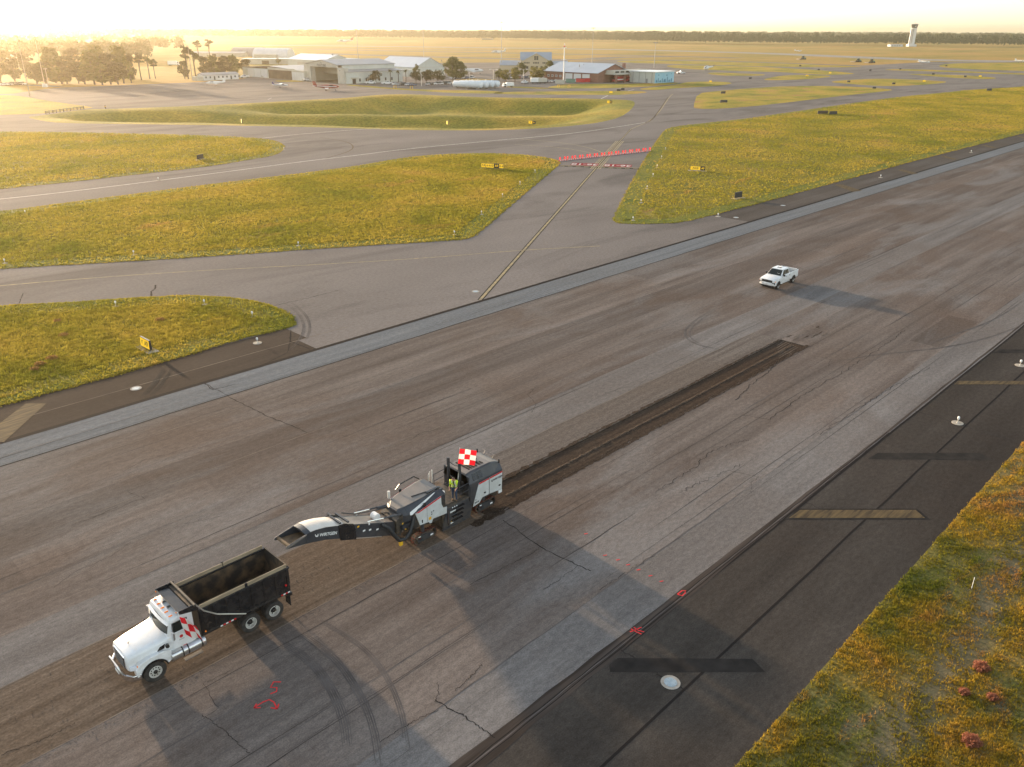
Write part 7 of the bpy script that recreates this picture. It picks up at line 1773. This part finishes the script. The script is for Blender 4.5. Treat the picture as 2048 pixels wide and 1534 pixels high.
def plane(label, loc, rz, L, span, body, wing, fin, high=False, jet=False, group='light aircraft', stripe=None):
    t = thing('airplane', label, 'airplane', loc, rz, group); r = L * .075; zc = r * 1.9
    P = [(.5, .12, 0), (.46, .45, 0), (.36, .85, .05), (.22, 1.0, .12), (0, 1.0, .10), (-.2, .72, .22), (-.38, .42, .35), (-.5, .15, .5)]
    m = MB(); m.loft([[(x * L, k * r * math.cos(a), zc + dz * r + k * r * math.sin(a)) for a in np.linspace(0, 2 * math.pi, 15)[:-1]] for x, k, dz in P]); m.build('fuselage', body, t, smooth=True)
    if stripe: [MB().prism_y([(L * .40, zc - .1 * r), (L * .40, zc + .15 * r), (-L * .36, zc + .6 * r), (-L * .36, zc + .3 * r)], s * r * .86, s * r * 1.02).build('stripe', stripe, t) for s in (1, -1)]
    zw = zc + r * .95 if high else zc - r * .6; c = L * .17
    for s in (1, -1):
        MB().prism_z([(L * .10, 0), (L * .07, s * span / 2), (L * .07 - c * .65, s * span / 2), (L * .10 - c, 0)], zw, zw + r * .16).build('wing', wing, t)
        MB().prism_z([(-L * .40, 0), (-L * .43, s * span * .17), (-L * .50, s * span * .17), (-L * .50, 0)], zc + (r * .5 if not jet else r * 2.6), zc + (r * .6 if not jet else r * 2.7)).build('tailplane', wing, t)
        MB().prism_y([(L * .30, zc + .35 * r), (L * .10, zc + .35 * r), (L * .12, zc + .85 * r), (L * .24, zc + .85 * r)], s * r * .74, s * r * .97).build('cabin_window', M_glass, t)
        MB().cyl((-L * .02, s * span * .12, .2 * r), (-L * .02, s * span * .12 + s * .12, .2 * r), max(.2, r * .3), n=10).build('wheel', M_tyre, t); MB().cyl((-L * .02, s * span * .12, .3 * r), (-L * .02, s * span * .09, zc - .5 * r), .05 * r + .03, n=6).build('gear_leg', M_grey, t)
        if jet: MB().cyl((-L * .18, s * r * 1.5, zc + r * .6), (-L * .32, s * r * 1.5, zc + r * .6), r * .5, r * .4, n=10).build('engine', M_acw, t)
    MB().prism_y([(-L * .33, zc + r * .5), (-L * .43, zc + r * 2.8), (-L * .53, zc + r * 2.8), (-L * .49, zc + r * .4)], -r * .09, r * .09).build('fin', fin, t)
    MB().cyl((L * .36, -.06, .2 * r), (L * .36, .06, .2 * r), max(.16, r * .25), n=10).build('wheel', M_tyre, t); MB().cyl((L * .36, 0, .3 * r), (L * .36, 0, zc - .5 * r), .05 * r + .02, n=6).build('gear_leg', M_grey, t)
    if not jet:
        MB().lathe_z([(.001, 0), (.12 * r + .05, .02), (.05, .3)], 8).mesh('x', M_grey)
        for a in (0.5, 0.5 + math.pi): MB().add([(L * .505, .03, zc), (L * .505, 1.0 * math.cos(a) - .06, zc + 1.0 * math.sin(a)), (L * .51, 1.0 * math.cos(a) + .06, zc + 1.0 * math.sin(a)), (L * .51, -.03, zc)], [(0, 1, 2, 3)]).build('propeller_blade', M_black, t)
    return t


plane('dark red and white turboprop with tall tail parked before the large hangar', G(653, 181), math.radians(-33), 12.5, 14, M_acr, M_acw, M_acr, stripe=M_acw)
plane('small white airplane parked left on the apron', G(432, 171), math.radians(155), 10, 12, M_acw, M_acw, M_acw)
plane('small high wing airplane with dark stripe in the middle of the apron', G(561, 175), math.radians(-38), 8, 11, M_acw, M_acw, M_acb, high=True, stripe=M_acb)
plane('white airliner parked far out on the field at the upper left', G(690, 87), math.radians(140), 34, 30, M_acw, M_acw, M_acr, jet=True, group='distant aircraft')
plane('white jet parked on the ramp behind the largest lot tree', G(944, 148), math.radians(-30), 16, 15, M_acw, M_acw, M_acw, jet=True, group='distant aircraft')
plane('white airplane taxiing on the far right taxiway', G(1848, 128), math.radians(-40), 12, 16, M_acw, M_acw, M_acw, high=True, group='distant aircraft')
plane('tiny white airplane at the right frame edge', G(2040, 126), math.radians(-40), 12, 14, M_acw, M_acw, M_acw, high=True, group='distant aircraft')
plane('tiny white airplane far out on the field left of the control tower', G(1596, 104), math.radians(-40), 11, 13, M_acw, M_acw, M_acw, group='distant aircraft')
plane('pale airplane on the ramp left of the tallest lot mast', G(997, 108), math.radians(140), 18, 18, M_acw, M_acw, M_acw, jet=True, group='distant aircraft')
A = G(1413, 140.5); t = thing('helicopter', 'white helicopter parked on the ramp right of the mural building', 'helicopter', A, math.radians(150))
m = MB(); m.loft([[(x, k * math.cos(a), 1.9 + dz + k * 1.1 * math.sin(a)) for a in np.linspace(0, 6.283, 13)[:-1]] for x, k, dz in ((2.4, .3, -.3), (1.8, .9, -.1), (.6, 1.25, 0), (-.8, 1.2, .1), (-1.8, .6, .4), (-5.6, .2, .8))]); m.build('fuselage', M_acw, t, smooth=True)
for a in (0.4, 0.4 + math.pi / 2, 0.4 + math.pi, 0.4 + 1.5 * math.pi): MB().add([(0, .1, 3.6), (5 * math.cos(a), 5 * math.sin(a), 3.55), (5 * math.cos(a) + .2, 5 * math.sin(a) + .2, 3.55), (.2, 0, 3.6)], [(0, 1, 2, 3)]).build('rotor_blade', M_grey, t)
MB().cyl((0, 0, 3.0), (0, 0, 3.7), .2, n=8).build('rotor_mast', M_grey, t); MB().prism_y([(-5.2, 2.6), (-5.9, 4.2), (-6.3, 4.2), (-5.9, 2.5)], -.08, .08).build('tail_fin', M_black, t)
MB().prism_y([(2.3, 1.7), (1.0, 2.9), (.2, 2.9), (.2, 1.9)], -1.02, 1.02).build('canopy_glass', M_glass, t)
for s in (1, -1): MB().tube([(2.0, s * .9, .35), (1.7, s * .9, .08), (-1.6, s * .9, .08)], .07, 6).build('skid', M_grey, t); [MB().cyl((x, s * .9, .08), (x, s * .7, 1.2), .05, n=6).build('skid_strut', M_grey, t) for x in (.9, -.9)]
# mowing tractors
for k, (px, py, lab) in enumerate([(1606, 119, 'left mowing tractor on the far grass'), (1716, 124.5, 'middle mowing tractor on the far grass'), (1743, 126, 'right mowing tractor on the far grass')]):
    t = thing('tractor', lab, 'tractor', G(px, py), math.radians(-30), 'mowing tractors'); fbox(t, 'hood', M_green, .6, 3.0, -.6, .6, .9, 2.1); fbox(t, 'cab', M_glass, -1.2, .6, -.9, .9, 1.2, 3.6); fbox(t, 'cab_roof', M_green, -1.4, .8, -1.0, 1.0, 3.6, 3.8); fbox(t, 'mower_deck', M_dusty, -6.5, -1.8, -3.2, 3.2, .2, .7)
    for x, r in ((-.8, 1.0), (2.4, .65)):
        for s in (1, -1): MB().cyl((x, s * .9, r), (x, s * 1.4, r), r, n=14).build('wheel', M_tyre, t)
# left hazy wood
ps, hs = [], []; rs2 = np.random.RandomState(21)
for k in range(620):
    px = rs2.uniform(-160, 372); py = 76 + 50 * rs2.rand() ** 1.2
    if px > 300 and py > 105: continue
    A = G(px, py); ps.append((A.x, A.y, 0)); hs.append(rs2.uniform(11, 17))
LEFTW = (ps, hs)
# ================================================================== far woods
def canopy_shape(seed, n=26, kind=0):
    rs = np.random.RandomState(seed); V = []; 
    for i in range(n):
        th = rs.rand() * 6.283; u = rs.rand(); r = math.sqrt(rs.rand()) * (0.42 if kind == 0 else 0.36)
        zc = 0.45 + 0.45 * u if kind == 0 else 0.35 + 0.62 * u
        r *= math.sqrt(max(0.08, 1 - ((zc - 0.62) / 0.42) ** 2)) * (1 if kind == 0 else (1.15 - 0.7 * u))
        c = np.array([r * math.cos(th), r * math.sin(th), zc]); s = rs.uniform(0.13, 0.24)
        q = rs.normal(0, 1, (4, 3)); q /= np.linalg.norm(q, axis=1)[:, None]; q[:, 2] *= 0.7
        t = c + q * s
        for f in ((0, 1, 2), (0, 1, 3), (0, 2, 3), (1, 2, 3)): V.append(t[list(f)])
    V = np.array(V, np.float32)
    trunk = np.array([[[-.02, 0, 0], [.02, 0, 0], [0, 0, .6]], [[0, -.02, 0], [0, .02, 0], [0, 0, .6]]], np.float32)
    return V


SHAPES = [canopy_shape(40 + i, 26, i % 2) for i in range(6)]
M_wood = Graph('woodland_foliage', 0.9)
_a = M_wood.noise((1, 1, 1), 0.02, 4, 0.6)
M_wood.color(M_wood.ramp(_a, [(0.3, (0.045, 0.065, 0.018)), (0.55, (0.075, 0.092, 0.028)), (0.75, (0.105, 0.100, 0.035))])); M_wood.translucent(0.25); M_wood = M_wood.m


def woods(name, pos, hgt, label, seed=1, wide=0.55):
    rs = np.random.RandomState(seed); out = []
    for (x, y, z), h in zip(pos, hgt):
        T = SHAPES[rs.randint(len(SHAPES))]; a = rs.rand() * 6.283; c, s = math.cos(a), math.sin(a); w = h * wide * rs.uniform(0.8, 1.3)
        q = np.empty_like(T); q[..., 0] = (T[..., 0] * c - T[..., 1] * s) * w + x; q[..., 1] = (T[..., 0] * s + T[..., 1] * c) * w + y; q[..., 2] = T[..., 2] * h + z
        out.append(q.reshape(-1, 3))
    V = np.concatenate(out); o = raw_mesh(name, V, np.arange(len(V), dtype=np.int32), 3, M_wood)
    tag(o, label, 'woods', kind='stuff'); return o


woods('woods', LEFTW[0], LEFTW[1], 'hazy scattered wood behind the left apron trees', 8, wide=0.8)
rs_ = np.random.RandomState(5)
edge_px = [(300, 74), (500, 76), (640, 77.5), (860, 78.5), (1024, 80.5), (1203, 83.5), (1400, 88.2), (1600, 90), (1771, 91), (1900, 93), (2048, 94.5), (2250, 97)]
ew = [G(*p) for p in edge_px]
ps, hs = [], []
for a, b in zip(ew, ew[1:]):
    L = (b - a).length; n = int(L / 5.5)
    for i in range(n):
        for dpt, hh in ((0, 15), (14, 19), (32, 22), (60, 24), (110, 25), (190, 25.5)):
            if dpt > 32 and rs_.rand() < 0.35: continue
            p = a + (b - a) * ((i + rs_.rand()) / n); q = p + Vector((p.x, p.y, 0)).normalized() * (dpt + rs_.uniform(-6, 6))
            ps.append((q.x, q.y, 0)); hs.append(hh * rs_.uniform(0.72, 1.12) * (0.92 + 0.10 * math.sin(q.x * .004 + 1) + 0.07 * math.sin(q.y * .011)))
woods('woods', ps, hs, 'long dark tree line closing the far side of the airfield', 3)
ps, hs = [], []
for k in range(2600):
    px = rs_.uniform(-300, 2350); d = 2700 + 5200 * rs_.rand() ** 1.3
    r = CF * FPX + CR * (px - 1024); v = Vector((r.x, r.y, 0)).normalized() * d
    ps.append((v.x, v.y, 0)); hs.append(rs_.uniform(19, 27) * (1 + (d - 2700) / 30000))
woods('woods', ps, hs, 'hazy woodland canopy fading to the horizon', 4, wide=1.6)
ps, hs = [], []
hill_c = (Vector((CF.x, CF.y, 0)) * FPX + Vector((CR.x, CR.y, 0)) * 1150).normalized()
for k in range(900):
    px = rs_.uniform(1880, 2500); d = rs_.uniform(3300, 4300)
    r = CF * FPX + CR * (px - 1024); v = Vector((r.x, r.y, 0)).normalized() * d
    z = 38 * max(0, math.sin(min(1, (px - 1880) / 500) * 1.5)) * min(1, (d - 3300) / 700) + rs_.uniform(-2, 2)
    ps.append((v.x, v.y, z - 5)); hs.append(rs_.uniform(18, 26))
hillm = []
for i in range(14):
    row = []
    for j in range(8):
        px = 1860 + 50 * i; d = 3250 + 170 * j; r = CF * FPX + CR * (px - 1024); v = Vector((r.x, r.y, 0)).normalized() * d
        row.append((v.x, v.y, -0.05 + 36 * max(0, math.sin(min(1, max(0, px - 1880) / 500) * 1.5)) * min(1, max(0, d - 3300) / 700)))
    hillm.append(row)
mbh = MB(); mbh.add([p for r in hillm for p in r], [(i * 8 + j, i * 8 + j + 1, i * 8 + 9 + j, i * 8 + 8 + j) for i in range(13) for j in range(7)])
tag(mbh.build('hill', M_wood, smooth=True), kind='structure')
woods('woods', ps, hs, 'wooded rise behind the control tower at the right edge', 6, wide=0.9)

# ================================================================== haze
hz = bpy.data.materials.new('morning_haze'); hz.use_nodes = True
hn, hlk = nt(hz); hn.remove(hn['Principled BSDF'])
pv = hn.new('ShaderNodeVolumePrincipled'); pv.inputs['Color'].default_value = (1.0, 0.86, 0.62, 1); pv.inputs['Density'].default_value = 0.00011
pv.inputs['Anisotropy'].default_value = 0.78
hlk.new(pv.outputs[0], hn['Material Output'].inputs['Volume'])
hb = MB().box(-15000, 15000, -15000, 15000, -7.5, 70).build('haze', hz); tag(hb, 'golden morning haze over the whole airfield', 'haze', kind='stuff')
